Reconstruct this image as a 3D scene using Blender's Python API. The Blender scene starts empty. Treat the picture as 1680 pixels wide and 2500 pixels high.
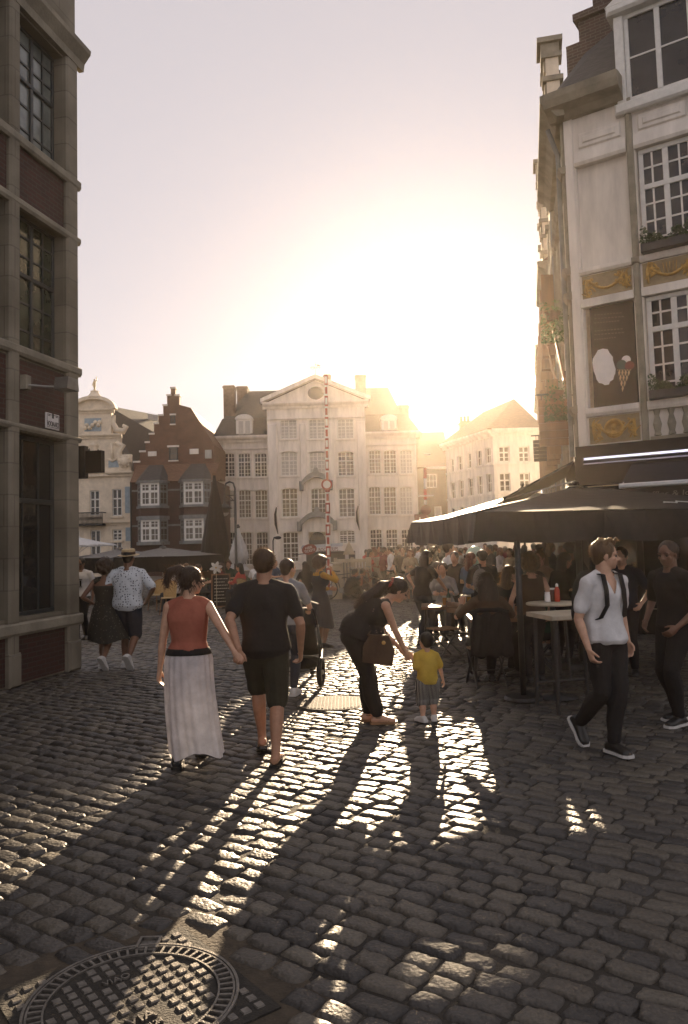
import bpy, bmesh, math, random
import numpy as np
from mathutils import Vector, Matrix, Quaternion
rnd = random.Random(7)
R = math.radians
sc = bpy.context.scene
COL = sc.collection
# ------------------------------------------------------------------ camera model (photo is 1680 x 2500)
FPX = 1900.0; PITCH = R(4.0); ROLL = R(1.6); EYE = 1.78
_F = Vector((0, math.cos(PITCH), math.sin(PITCH)))
_u0 = Vector((0, -math.sin(PITCH), math.cos(PITCH))); _r0 = Vector((1, 0, 0))
_RT = _r0*math.cos(ROLL) - _u0*math.sin(ROLL)
_UP = _u0*math.cos(ROLL) + _r0*math.sin(ROLL)
PPX = 840.0; PPY = 1330.0 - FPX*math.tan(PITCH)*math.cos(ROLL)
CAM = Vector((0, 0, EYE))
def ray(px, py):
    return _F + _RT*((px-PPX)/FPX) + _UP*((PPY-py)/FPX)
def gnd(px, py, z=0.0):
    d = ray(px, py); return CAM + d*((z-EYE)/d.z)
def atY(px, py, Y):
    d = ray(px, py); return CAM + d*(Y/d.y)
cd = bpy.data.cameras.new('camera'); cam = bpy.data.objects.new('camera', cd); COL.objects.link(cam)
cd.sensor_fit = 'VERTICAL'; cd.sensor_height = 36.0; cd.sensor_width = 24.19
cd.lens = FPX/2500*36.0
cd.shift_y = (PPY-1250.0)/2500.0
cd.clip_start = 0.05; cd.clip_end = 3000
M = Matrix((( _RT.x, _UP.x, -_F.x, CAM.x), (_RT.y, _UP.y, -_F.y, CAM.y), (_RT.z, _UP.z, -_F.z, CAM.z), (0, 0, 0, 1)))
cam.matrix_world = M
sc.camera = cam
SUN = ray(1068, 899).normalized()
SUN_EL = math.asin(SUN.z); SUN_AZ = math.atan2(SUN.x, SUN.y)

# ------------------------------------------------------------------ mesh builder
class Frame:
    """a wall plane: o ground corner, u along, z up, w outward"""
    def __init__(s, o, u, w):
        s.o = Vector(o); s.u = Vector(u).normalized(); s.w = Vector(w).normalized(); s.v = Vector((0, 0, 1))
    def p(s, u, v, w=0.0):
        return s.o + s.u*u + s.v*v + s.w*w
    def uv(s, px, py, w=0.0):
        d = ray(px, py); n = s.w
        t = ((s.o + s.w*w) - CAM).dot(n)/d.dot(n)
        q = CAM + d*t - s.o
        return q.dot(s.u), q.z
WORLD = Frame((0, 0, 0), (1, 0, 0), (0, -1, 0))
SPLIT = {'brick_panel', 'cornice', 'relief_ground', 'shutter', 'string_course', 'pilaster', 'lintel', 'moulding', 'painted_panel', 'side_moulding', 'raking_cornice', 'coping', 'bay_cornice'}
class MB:
    def __init__(s): s.v = []; s.f = []; s.m = []; s.cur = 0
    def add(s, verts, faces):
        n = len(s.v); s.v.extend([tuple(q) for q in verts])
        for f in faces: s.f.append(tuple(i+n for i in f)); s.m.append(s.cur)
    def quad(s, a, b, c, d): s.add([a, b, c, d], [(0, 1, 2, 3)])
    def box(s, F, u0, u1, v0, v1, w0, w1):
        P = [F.p(u, v, w) for w in (w0, w1) for v in (v0, v1) for u in (u0, u1)]
        s.add(P, [(0,1,3,2), (4,6,7,5), (0,4,5,1), (2,3,7,6), (0,2,6,4), (1,5,7,3)])
    def cbox(s, F, u0, u1, v0, v1, w0, w1, c=0.01):
        """box whose outward edges are chamfered"""
        c = min(c, abs(u1-u0)*.45, abs(v1-v0)*.45, abs(w1-w0)*.9)
        A = [F.p(*q) for q in ((u0,v0,w0),(u1,v0,w0),(u1,v1,w0),(u0,v1,w0))]
        B = [F.p(*q) for q in ((u0,v0,w1-c),(u1,v0,w1-c),(u1,v1,w1-c),(u0,v1,w1-c))]
        D = [F.p(*q) for q in ((u0+c,v0+c,w1),(u1-c,v0+c,w1),(u1-c,v1-c,w1),(u0+c,v1-c,w1))]
        f = [(3,2,1,0), (8,9,10,11)]
        for i in range(4):
            j = (i+1) % 4; f += [(i, j, j+4, i+4), (i+4, j+4, j+8, i+8)]
        s.add(A+B+D, f)
    def prism(s, F, poly, w0, w1):
        n = len(poly)
        P = [F.p(u, v, w0) for u, v in poly] + [F.p(u, v, w1) for u, v in poly]
        f = [tuple(range(n-1, -1, -1)), tuple(range(n, 2*n))]
        for i in range(n):
            j = (i+1) % n; f.append((i, j, j+n, i+n))
        s.add(P, f)
    def profile(s, F, prof, u0, u1):
        """(w, v) outline run along u: cornices, sills, mouldings"""
        n = len(prof)
        P = [F.p(u0, v, w) for w, v in prof] + [F.p(u1, v, w) for w, v in prof]
        f = [tuple(range(n)), tuple(range(2*n-1, n-1, -1))]
        for i in range(n):
            j = (i+1) % n; f.append((j, i, i+n, j+n))
        s.add(P, f)
    def wall(s, F, u0, u1, v0, v1, holes, depth=0.18, w=0.0):
        us = sorted({u0, u1, *[h[0] for h in holes], *[h[1] for h in holes]}); vs = sorted({v0, v1, *[h[2] for h in holes], *[h[3] for h in holes]})
        us = [q for q in us if u0-1e-6 <= q <= u1+1e-6]; vs = [q for q in vs if v0-1e-6 <= q <= v1+1e-6]
        for a, b in zip(us, us[1:]):
            for c, d in zip(vs, vs[1:]):
                mu, mv = (a+b)/2, (c+d)/2
                if any(h[0] < mu < h[1] and h[2] < mv < h[3] for h in holes): continue
                s.quad(F.p(a, c, w), F.p(b, c, w), F.p(b, d, w), F.p(a, d, w))
        for h in holes:
            a, b, c, d = h
            for (x0, y0), (x1, y1) in (((a,c),(b,c)), ((b,c),(b,d)), ((b,d),(a,d)), ((a,d),(a,c))):
                s.quad(F.p(x0, y0, w), F.p(x0, y0, w-depth), F.p(x1, y1, w-depth), F.p(x1, y1, w))
    def tube(s, pts, radii, n=8, cap=True):
        pts = [Vector(q) for q in pts]
        if isinstance(radii, (int, float)): radii = [radii]*len(pts)
        k0 = len(s.v); a = None
        for i, q in enumerate(pts):
            d = (pts[min(i+1, len(pts)-1)] - pts[max(i-1, 0)])
            if d.length < 1e-9: d = Vector((0, 0, 1))
            d.normalize()
            if a is None:
                a = d.cross(Vector((0, 0, 1)) if abs(d.z) < .9 else Vector((1, 0, 0)))
            a = a - d*a.dot(d)
            if a.length < 1e-4: a = d.cross(Vector((0, 0, 1)) if abs(d.z) < .9 else Vector((1, 0, 0)))
            a.normalize(); b = d.cross(a)
            for k in range(n):
                t = 2*math.pi*k/n
                s.v.append(tuple(q + (a*math.cos(t) + b*math.sin(t))*radii[i]))
        for i in range(len(pts)-1):
            for k in range(n):
                k2 = (k+1) % n
                s.f.append((k0+i*n+k, k0+i*n+k2, k0+(i+1)*n+k2, k0+(i+1)*n+k)); s.m.append(s.cur)
        if cap:
            s.f.append(tuple(k0+k for k in range(n-1, -1, -1))); s.m.append(s.cur)
            e = k0+(len(pts)-1)*n; s.f.append(tuple(e+k for k in range(n))); s.m.append(s.cur)
    def loft(s, rings, n=16, cap=True):
        """rings: (centre, half axis vector, half axis vector)"""
        k0 = len(s.v)
        for c, a, b in rings:
            for k in range(n):
                t = 2*math.pi*k/n
                s.v.append(tuple(c + a*math.cos(t) + b*math.sin(t)))
        m = len(rings)
        for i in range(m-1):
            for k in range(n):
                k2 = (k+1) % n
                s.f.append((k0+i*n+k, k0+i*n+k2, k0+(i+1)*n+k2, k0+(i+1)*n+k)); s.m.append(s.cur)
        if cap:
            s.f.append(tuple(k0+k for k in range(n-1, -1, -1))); s.m.append(s.cur)
            e = k0+(m-1)*n; s.f.append(tuple(e+k for k in range(n))); s.m.append(s.cur)
    def ell(s, c, ax, ay, az, n=14, m=9):
        """ellipsoid with half axis vectors"""
        c = Vector(c); rings = []
        for i in range(m+1):
            t = -math.pi/2 + math.pi*i/m
            cs = max(math.cos(t), 0.02)
            rings.append((c + az*math.sin(t), ax*cs, ay*cs))
        s.loft(rings, n)
    def sphere(s, c, r, n=12, m=8):
        s.ell(c, Vector((r,0,0)), Vector((0,r,0)), Vector((0,0,r)), n, m)
    def lathe(s, c, prof, n=20, axis=None):
        """prof: (radius, height)"""
        c = Vector(c); az = Vector(axis or (0, 0, 1)).normalized()
        ax = az.cross(Vector((0, 1, 0)) if abs(az.y) < .9 else Vector((1, 0, 0))).normalized(); ay = az.cross(ax)
        s.loft([(c + az*h, ax*max(r, 1e-4), ay*max(r, 1e-4)) for r, h in prof], n)
    def mesh(s, name, off=None, smooth=False):
        me = bpy.data.meshes.new(name)
        v = np.array(s.v, dtype=float).reshape(-1, 3)
        if off is not None: v = v - np.array(off)
        me.from_pydata(v.tolist(), [], s.f)
        if s.m and max(s.m) > 0: me.polygons.foreach_set('material_index', s.m)
        bm = bmesh.new(); bm.from_mesh(me); bmesh.ops.recalc_face_normals(bm, faces=bm.faces); bm.to_mesh(me); bm.free()
        if smooth: me.polygons.foreach_set('use_smooth', [True]*len(me.polygons))
        me.update(); return me
    def pieces(s):
        par = list(range(len(s.v)))
        def find(i):
            while par[i] != i: par[i] = par[par[i]]; i = par[i]
            return i
        for f in s.f:
            a = find(f[0])
            for q in f[1:]: par[find(q)] = a
        g = {}
        for f in s.f: g.setdefault(find(f[0]), []).append(f)
        out = []
        for fs in g.values():
            b = MB(); mp = {}
            for f in fs:
                for q in f:
                    if q not in mp: mp[q] = len(b.v); b.v.append(s.v[q])
                b.f.append(tuple(mp[q] for q in f)); b.m.append(0)
            out.append(b)
        return out
    def build(s, name, mat, parent=None, smooth=False, local=False, auto=None):
        if name in SPLIT and parent is not None:
            for b in s.pieces(): o = b._build(name, mat, parent, smooth, local, auto)
            return o
        return s._build(name, mat, parent, smooth, local, auto)
    def _build(s, name, mat, parent=None, smooth=False, local=False, auto=None):
        off = None
        if parent is not None and not local: off = wloc(parent)
        me = s.mesh(name, off, smooth)
        for q in (mat if isinstance(mat, (list, tuple)) else [mat]): me.materials.append(q)
        if auto: me.set_sharp_from_angle(angle=R(auto))
        o = bpy.data.objects.new(name, me); COL.objects.link(o)
        if parent is not None: o.parent = parent
        return o
_W = {}
def wloc(o):
    p = Vector((0, 0, 0))
    while o is not None: p = p + o.location; o = o.parent
    return p
def thing(name, label, cat, loc=(0, 0, 0), rz=0.0, group=None):
    o = bpy.data.objects.new(name, None); COL.objects.link(o); o.empty_display_size = 0.2
    o.location = loc; o.rotation_euler = (0, 0, rz); o['label'] = label; o['category'] = cat
    if group: o['group'] = group
    return o
def tag(o, label, cat=None, group=None, kind=None):
    o['label'] = label
    if cat: o['category'] = cat
    if group: o['group'] = group
    if kind: o['kind'] = kind
    return o
def at_place(o, loc):
    """move the origin of a top-level mesh to the thing's base"""
    loc = Vector(loc); o.data.transform(Matrix.Translation(-loc)); o.location = loc; return o
def copy_tree(o, parent=None):
    c = o.copy(); COL.objects.link(c)
    if parent is not None: c.parent = parent
    for ch in list(o.children): copy_tree(ch, c)
    return c

# ------------------------------------------------------------------ materials
def sh(m): return m.node_tree.nodes, m.node_tree.links
def mk(name, col, rough=0.6, var=0.25, scale=6.0, bump=0.0, bscale=40.0, metal=0.0, spec=0.5, var2=None, transl=0.0, sheen=0.0, detail=6.0, stretch=None):
    m = bpy.data.materials.new(name); m.use_nodes = True
    N, L = sh(m); b = N['Principled BSDF']
    b.inputs['Roughness'].default_value = rough; b.inputs['Metallic'].default_value = metal
    b.inputs['Specular IOR Level'].default_value = spec
    if sheen: b.inputs['Sheen Weight'].default_value = sheen; b.inputs['Sheen Roughness'].default_value = .4
    tc = N.new('ShaderNodeTexCoord'); src = tc.outputs['Object']
    if stretch:
        mp = N.new('ShaderNodeMapping'); mp.inputs['Scale'].default_value = stretch; L.new(src, mp.inputs[0]); src = mp.outputs[0]
    n = N.new('ShaderNodeTexNoise'); n.inputs['Scale'].default_value = scale; n.inputs['Detail'].default_value = detail; n.inputs['Roughness'].default_value = 0.62
    L.new(src, n.inputs['Vector'])
    cr = N.new('ShaderNodeValToRGB')
    c2 = var2 or tuple(max(0, q*(1-var)) for q in col); c1 = tuple(min(1, q*(1+var*.6)) for q in col)
    cr.color_ramp.elements[0].position = 0.32; cr.color_ramp.elements[1].position = 0.68
    cr.color_ramp.elements[0].color = (*c2, 1); cr.color_ramp.elements[1].color = (*c1, 1)
    L.new(n.outputs['Fac'], cr.inputs['Fac']); L.new(cr.outputs['Color'], b.inputs['Base Color'])
    if bump:
        n2 = N.new('ShaderNodeTexNoise'); n2.inputs['Scale'].default_value = bscale; n2.inputs['Detail'].default_value = 4
        L.new(src, n2.inputs['Vector'])
        bp = N.new('ShaderNodeBump'); bp.inputs['Strength'].default_value = bump; bp.inputs['Distance'].default_value = 0.02
        L.new(n2.outputs['Fac'], bp.inputs['Height']); L.new(bp.outputs['Normal'], b.inputs['Normal'])
    if transl:
        out = N['Material Output']; tr = N.new('ShaderNodeBsdfTranslucent'); L.new(cr.outputs['Color'], tr.inputs['Color'])
        mx = N.new('ShaderNodeMixShader'); mx.inputs[0].default_value = transl
        L.new(b.outputs[0], mx.inputs[1]); L.new(tr.outputs[0], mx.inputs[2]); L.new(mx.outputs[0], out.inputs['Surface'])
    return m
def mk_brick(name, u, w, c1, c2, mortar, bw=0.21, bh=0.068, rough=0.8, dirt=0.5, ms=None):
    m = bpy.data.materials.new(name); m.use_nodes = True
    N, L = sh(m); b = N['Principled BSDF']; b.inputs['Roughness'].default_value = rough
    tc = N.new('ShaderNodeTexCoord'); k = Vector(u) + Vector(w)
    vd = N.new('ShaderNodeVectorMath'); vd.operation = 'DOT_PRODUCT'; vd.inputs[1].default_value = k
    sx = N.new('ShaderNodeSeparateXYZ'); cx = N.new('ShaderNodeCombineXYZ')
    L.new(tc.outputs['Object'], vd.inputs[0]); L.new(tc.outputs['Object'], sx.inputs[0])
    L.new(vd.outputs['Value'], cx.inputs['X']); L.new(sx.outputs['Z'], cx.inputs['Y'])
    br = N.new('ShaderNodeTexBrick'); br.inputs['Scale'].default_value = 1.0
    br.inputs['Brick Width'].default_value = bw; br.inputs['Row Height'].default_value = bh; br.inputs['Mortar Size'].default_value = ms or bh*.12
    br.inputs['Color1'].default_value = (*c1, 1); br.inputs['Color2'].default_value = (*c2, 1); br.inputs['Mortar'].default_value = (*mortar, 1)
    L.new(cx.outputs[0], br.inputs['Vector'])
    n = N.new('ShaderNodeTexNoise'); n.inputs['Scale'].default_value = 1.3; n.inputs['Detail'].default_value = 7
    L.new(tc.outputs['Object'], n.inputs['Vector'])
    mx = N.new('ShaderNodeMix'); mx.data_type = 'RGBA'; mx.blend_type = 'MULTIPLY'; mx.inputs[0].default_value = dirt
    cr = N.new('ShaderNodeValToRGB'); cr.color_ramp.elements[0].color = (.35, .33, .3, 1); cr.color_ramp.elements[0].position = .3; cr.color_ramp.elements[1].position = .7
    L.new(n.outputs['Fac'], cr.inputs[0]); L.new(br.outputs['Color'], mx.inputs[6]); L.new(cr.outputs[0], mx.inputs[7]); L.new(mx.outputs[2], b.inputs['Base Color'])
    bp = N.new('ShaderNodeBump'); bp.inputs['Strength'].default_value = .5; bp.inputs['Distance'].default_value = .01; bp.invert = True
    L.new(br.outputs['Fac'], bp.inputs['Height']); L.new(bp.outputs[0], b.inputs['Normal'])
    return m
def mk_glass(name, tint=(.02, .022, .022), rough=.04, wob=.15, alpha=None):
    m = mk(name, tint, rough, var=.5, scale=1.5, bump=wob, bscale=2.0, spec=.5)
    return m
MAT = {}
MAT['stone_l'] = mk('weathered limestone', (.27, .245, .19), .85, .35, 2.2, .35, 30)
MAT['white_plaster'] = mk('white plaster', (.76, .71, .65), .82, .26, 1.3, .14, 25, stretch=(1.6, 1.6, .35), detail=9)
MAT['cream_stone'] = mk('cream stone', (.72, .63, .50), .85, .22, 2.0, .25, 20)
MAT['white_frame'] = mk('white painted wood', (.68, .67, .63), .5, .12, 8)
MAT['dark_frame'] = mk('dark painted wood', (.035, .04, .04), .45, .3, 8)
MAT['glass'] = mk_glass('window glass')
MAT['glass_warm'] = mk_glass('window glass with painted warm sheen', (.10, .085, .065), .12, .4)  # golden reflection of the bright sky is put into the pane colour
MAT['glass_sky'] = mk('old glass with painted sky sheen', (.17, .19, .175), .12, .45, 2.2, .2, 4, spec=.7)  # pale base colour stands in for the sky mirrored in the upper panes
MAT['glass_green'] = mk('greenish old glass', (.045, .055, .035), .07, .6, 2.5, .25, 3, spec=.7)
MAT['glass_pale'] = mk('pale streaked glass', (.42, .41, .39), .35, .2, 3, 0.1, 8, stretch=(6, 6, 1))  # pale pane colour with upright streaks
MAT['slate'] = mk('dark slate roof', (.055, .053, .05), .75, .45, 5, .5, 14, stretch=(1, 1, 5))
MAT['tile'] = mk('brown roof tiles', (.16, .085, .05), .8, .4, 4, .5, 12, stretch=(1, 1, 5))
MAT['lead'] = mk('grey lead', (.19, .2, .2), .55, .3, 4, .15, 10)
MAT['iron'] = mk('black wrought iron', (.018, .018, .018), .45, .4, 10)
MAT['steel'] = mk('galvanised steel', (.32, .32, .31), .38, .2, 10, metal=.8)
MAT['blue'] = mk('pale blue plaster', (.30, .38, .44), .8, .2, 5)
MAT['gold'] = mk('gilded stucco', (.52, .32, .09), .5, .35, 9, .3, 40, metal=.25)
MAT['ochre'] = mk('ochre stucco ground', (.34, .26, .15), .8, .25, 6, .2, 30)
MAT['black_paint'] = mk('black painted board', (.014, .012, .011), .65, .35, 5, .1, 60, spec=.25)
MAT['white_paint'] = mk('white paint', (.75, .73, .72), .55, .06, 8)
MAT['red_paint'] = mk('red paint', (.36, .06, .035), .45, .2, 9)
MAT['fabric_black'] = mk('black canvas', (.014, .013, .012), .55, .3, 9, .12, 90, spec=.22)
MAT['fabric_grey'] = mk('grey canvas', (.13, .125, .12), .8, .25, 9, .15, 70)
MAT['fabric_white'] = mk('white canvas', (.70, .70, .70), .8, .1, 9, .1, 70, transl=.3)
MAT['wood'] = mk('varnished wood', (.20, .10, .045), .5, .35, 7, .15, 30, stretch=(1, 1, .15))
MAT['wood_grey'] = mk('bleached wood', (.46, .40, .30), .75, .25, 5, .2, 30)
MAT['leaf'] = mk('leaves', (.05, .085, .025), .55, .5, 14, transl=.35)
# ================================================================== buildings
def window(F, parent, u0, u1, v0, v1, w, cols=2, rows=3, fr='white_frame', pane='glass', t=.07, mun=.028, transom=None, mullion=True, label=None, fd=.06):
    """a window: frame with glazing bars (part) and pane (sub-part)"""
    b = MB()
    b.cbox(F, u0, u1, v0, v0+t, w-fd, w, .008); b.cbox(F, u0, u1, v1-t, v1, w-fd, w, .008)
    b.cbox(F, u0, u0+t, v0+t, v1-t, w-fd, w-.002, .008); b.cbox(F, u1-t, u1, v0+t, v1-t, w-fd, w-.002, .008)
    if mullion:
        c = (u0+u1)/2; b.cbox(F, c-t*.6, c+t*.6, v0+t, v1-t, w-fd, w+.004, .008)
    if transom:
        b.cbox(F, u0+t, u1-t, transom-t*.6, transom+t*.6, w-fd, w+.008, .008)
    for i in range(1, cols):
        c = u0+(u1-u0)*i/cols
        if mullion and abs(c-(u0+u1)/2) < t: continue
        b.box(F, c-mun/2, c+mun/2, v0+t, v1-t, w-fd*.8, w-.012)
    segs = [(v0, v1, rows)] if not transom else [(v0, transom, max(1, round(rows*(transom-v0)/(v1-v0)))), (transom, v1, max(1, rows-round(rows*(transom-v0)/(v1-v0))))]
    for a, c, n in segs:
        for i in range(1, n):
            q = a+(c-a)*i/n; b.box(F, u0+t, u1-t, q-mun/2, q+mun/2, w-fd*.8, w-.015)
    o = b.build('window', MAT[fr], parent)
    if label: o['label'] = label
    g = MB(); g.box(F, u0+t*.5, u1-t*.5, v0+t*.5, v1-t*.5, w-fd*.75, w-fd*.55)
    gp = g.build('pane', MAT[pane] if isinstance(pane, str) else pane, None); gp.data.transform(Matrix.Translation(-wloc(parent))); gp.parent = o
    return o
def ground_frame(a, b, flip=False):
    a = Vector((a[0], a[1], 0)); b = Vector((b[0], b[1], 0)); u = (b-a).normalized()
    w = Vector((u.y, -u.x, 0));  w = -w if flip else w
    return Frame(a, u, w), (b-a).length
def hip_roof(b, F, u0, u1, w0, w1, z, rise, inset_u, inset_w, over=.25):
    """w0 front (outer), w1 back (negative)"""
    A = [F.p(u0-over, z, w0+over), F.p(u1+over, z, w0+over), F.p(u1+over, z, w1-over), F.p(u0-over, z, w1-over)]
    m = (w0+w1)/2
    T = [F.p(u0+inset_u, z+rise, m), F.p(u1-inset_u, z+rise, m)]
    b.add(A+T, [(0,1,5,4), (1,2,5), (2,3,4,5), (3,0,4), (3,2,1,0)])
def building_box(b, F, u1, h, depth, u0=0.0):
    """side and back walls"""
    for a, c, d, e in (((u0,0),(u0,-depth),0,0), ((u1,-depth),(u1,0),0,0), ((u0,-depth),(u1,-depth),0,0)):
        b.quad(F.p(a[0], 0, a[1]), F.p(c[0], 0, c[1]), F.p(c[0], h, c[1]), F.p(a[0], h, a[1]))

# ------------------------------------------------------------------ corner house at the left: stone grid, brick panels
def left_house():
    c = gnd(189, 1632); d = Vector((-.229, -1, 0)).normalized()
    F = Frame(c, d, (1, -.229, 0))
    # F.u runs towards the camera along the street front
    t = thing('corner_house', 'tall stone framed corner house with dark brick panels and tall multi paned windows', 'house', c)
    brick = mk_brick('dark red brick', F.u, F.w, (.075, .024, .018), (.05, .02, .016), (.07, .055, .045))
    vv = lambda y: F.uv(168, y)[1]
    u = lambda x, y=700: F.uv(x, y)[0]
    uw0, uw1 = u(155), u(40)           # window bay
    up1 = u(14)                        # far side of second pilaster
    pitchu = up1 - uw0
    H = 13.5
    rows = [(vv(1490), vv(1080), 'shop'), (vv(903), vv(585), 'w2'), (vv(440), vv(156), 'w3'), (11.0, 12.8, 'w4')]
    holes = []; wins = []
    for k in range(7):
        a, e = uw0 + k*pitchu, uw1 + k*pitchu
        for (v0, v1, kind) in rows:
            holes.append((a, e, v0, v1)); wins.append((a, e, v0, v1, kind, k))
    b = MB(); L = uw0 + 7*pitchu + .4
    b.wall(F, 0, L, 0, H, holes, .26)
    b.quad(F.p(0,0,0), F.p(0,0,-9), F.p(0,H,-9), F.p(0,H,0))
    b.quad(F.p(L,0,0), F.p(L,0,-9), F.p(L,H,-9), F.p(L,H,0)); b.quad(F.p(0,H,0), F.p(L,H,0), F.p(L,H,-9), F.p(0,H,-9)); b.quad(F.p(0,0,-9), F.p(L,0,-9), F.p(L,H,-9), F.p(0,H,-9))
    blocks = mk_brick('limestone blocks', F.u, F.w, (.29, .262, .205), (.255, .228, .175), (.20, .178, .138), .85, .43, .85, .75, .010)
    b.build('wall', blocks, t)
    # brick infill panels between windows
    p = MB()
    for k in range(7):
        a, e = uw0 + k*pitchu, uw1 + k*pitchu
        for v0, v1 in ((0.02, vv(1525)), (vv(1062), vv(918)), (vv(572), vv(452))):
            p.box(F, a+.01, e-.01, v0+.01, v1-.01, -.10, .012)
    p.build('brick_panel', brick, t)
    s = MB()
    for k in range(8):                 # pilasters stand proud of the panels
        e = uw0 + k*pitchu; q0 = (uw1 + (k-1)*pitchu if k else 0.03)
        s.cbox(F, q0+.004, e-.004, 0, vv(130), 0, .075, .03)
        s.cbox(F, q0-.012, e+.012, 0, .45, .0, .10, .03)
    s.build('pilaster', blocks, t)
    s = MB()
    for y0, y1, pr in ((1528, 1500, .10), (1078, 1064, .085), (915, 893, .092), (590, 572, .084), (455, 432, .092)):
        s.profile(F, [(0, vv(y0)), (pr*.7, vv(y0)), (pr, vv(y0)+.04), (pr, vv(y1)-.02), (pr*.8, vv(y1)), (0, vv(y1))], -.02, L-.01)
    z = vv(152)
    s.profile(F, [(0, z), (.085, z), (.10, z+.12), (.13, z+.16), (.21, z+.26), (.22, z+.33), (.13, z+.38), (0, z+.40)], -.12, L-.02)
    s.build('string_course', MAT['stone_l'], t)
    for (a, e, v0, v1, kind, k) in wins:
        if k > 3: continue
        if kind == 'shop':
            window(F, t, a, e, v0, v1, -.16, 3, 2, 'dark_frame', 'glass', .06, .03, vv(1228), False)
        else:
            window(F, t, a, e, v0, v1, -.15, 4, 6, 'dark_frame', {'w3': 'glass_sky', 'w2': 'glass_green'}.get(kind, 'glass'), .055, .03, v0+(v1-v0)*.58)
    # bracket arm with floodlight
    q = F.uv(45, 935); lp = thing('floodlight', 'grey box floodlight on an arm on the stone pilaster above the street name plate', 'light', F.p(q[0], q[1], .09))
    a = MB(); a.cbox(F, q[0]-.07, q[0]+.05, q[1]-.1, q[1]+.1, .06, .16, .01); a.build('wall_bracket', MAT['stone_l'], lp)
    a = MB(); a.tube([F.p(q[0], q[1]-.04, .14), F.p(q[0]-.15, q[1]-.05, .36), F.p(q[0]-.3, q[1]-.04, .55)], .016); a.build('arm', MAT['steel'], lp)
    a = MB(); fr2 = Frame(F.p(q[0]-.3, q[1]-.02, .55), F.u, F.w)
    a.prism(fr2, [(-.14,-.07), (.16,-.07), (.13,.10), (-.11,.10)], -.09, .12); a.build('lamp_housing', MAT['steel'], lp)
    # street name plate
    q0 = F.uv(108, 1006); q1 = F.uv(141, 1052)
    u0, u1 = sorted((q0[0], q1[0])); v0, v1 = q1[1], q0[1]
    n = thing('street_name_plate', 'small white enamel street name plate on the dark brick panel', 'sign', F.p((u0+u1)/2, v0, .02))
    a = MB(); a.cbox(F, u0, u1, v0, v1, .014, .032, .008); a.build('plate', MAT['white_paint'], n)
    a = MB()
    for x0, x1, y0, y1 in ((u0+.02,u1-.02,v0+.02,v0+.028), (u0+.02,u1-.02,v1-.028,v1-.02), (u0+.02,u0+.028,v0+.03,v1-.03), (u1-.028,u1-.02,v0+.03,v1-.03)): a.box(F, x0, x1, y0, y1, .0325, .0345)
    a.box(F, (u0+u1)/2-.022, (u0+u1)/2+.022, v0+.16, v0+.235, .0325, .0345)
    for sgn in (-1, 1):
        for k in range(2): a.box(F, (u0+u1)/2+sgn*.095-.028, (u0+u1)/2+sgn*.095+.028, v0+.185+k*.022, v0+.195+k*.022, .0325, .0345)
    a.build('border', MAT['iron'], n)
    text('HOOIAARD', F, (u0+u1)/2, v0+.075, .034, .075, n, MAT['iron'], width=(u1-u0)*.84)
    # projecting dark sign box on the corner
    o = F.p(-.02, vv(1148), .04)
    sb = thing('projecting_sign', 'black box sign projecting from the corner of the stone house', 'sign', o)
    G = Frame(F.p(-.06, 0, 0), F.w, -F.u)
    a = MB(); a.cbox(G, .12, .40, vv(1152), vv(1098), -.02, .10, .01); a.build('sign_box', MAT['black_paint'], sb)
    a = MB(); a.box(G, -.02, .13, vv(1165), vv(1085), -.05, .06); a.build('wall_plate', MAT['iron'], sb)
    return F
def text(s, F, u, v, w, size, parent, mat, name='lettering', width=None, ang=0.0, mirror=False, ext=.004, shear=0.0):
    cu = bpy.data.curves.new(name, 'FONT'); cu.body = s; cu.size = 1; cu.align_x = 'CENTER'; cu.align_y = 'CENTER'; cu.extrude = 0.0; cu.shear = shear
    o = bpy.data.objects.new('tmp', cu); COL.objects.link(o); bpy.context.view_layer.update()
    me = bpy.data.meshes.new_from_object(o.evaluated_get(bpy.context.evaluated_depsgraph_get()))
    bpy.data.objects.remove(o); bpy.data.curves.remove(cu)
    n = len(me.vertices); co = np.zeros(n*3); me.vertices.foreach_get('co', co); co = co.reshape(-1, 3)
    wd = np.ptp(co[:, 0]); hg = np.ptp(co[:, 1]); co[:, 0] -= (co[:, 0].min()+co[:, 0].max())/2; co[:, 1] -= (co[:, 1].min()+co[:, 1].max())/2
    sy = size/hg; sx = sy if width is None else width/wd
    # reading direction must run to the viewer's right
    rt = F.u if (F.u.cross(Vector((0, 0, 1)))).dot(F.w) > 0 else -F.u
    ca, sa = math.cos(ang), math.sin(ang)
    X = co[:, 0]*sx; Y = co[:, 1]*sy; X, Y = X*ca-Y*sa, X*sa+Y*ca
    o3 = F.p(u, v, w); P = np.outer(X, np.array(rt)) + np.outer(Y, np.array((0, 0, 1))) + np.array(o3)
    if parent is not None: P = P - np.array(wloc(parent))
    me.vertices.foreach_set('co', P.ravel()); me.materials.clear(); me.materials.append(mat); me.name = name; me.update()
    ob = bpy.data.objects.new(name, me); COL.objects.link(ob)
    md = ob.modifiers.new('thick', 'SOLIDIFY'); md.thickness = ext; md.offset = 0
    if parent is not None: ob.parent = parent
    return ob
def rects(F, lst):
    out = []
    for x0, x1, y0, y1 in lst:
        a = F.uv(x0, (y0+y1)/2)[0]; b = F.uv(x1, (y0+y1)/2)[0]
        c = F.uv((x0+x1)/2, y1)[1]; d = F.uv((x0+x1)/2, y0)[1]
        out.append((min(a, b), max(a, b), max(c, 0.02), d))
    return out
def z4(l): return [(500+a/3.92, 500+b/3.92, 880+c/3.92, 880+d/3.92) for a, b, c, d in l]
def z3(l): return [(160+a/3.92, 160+b/3.92, 900+c/3.92, 900+d/3.92) for a, b, c, d in l]
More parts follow.
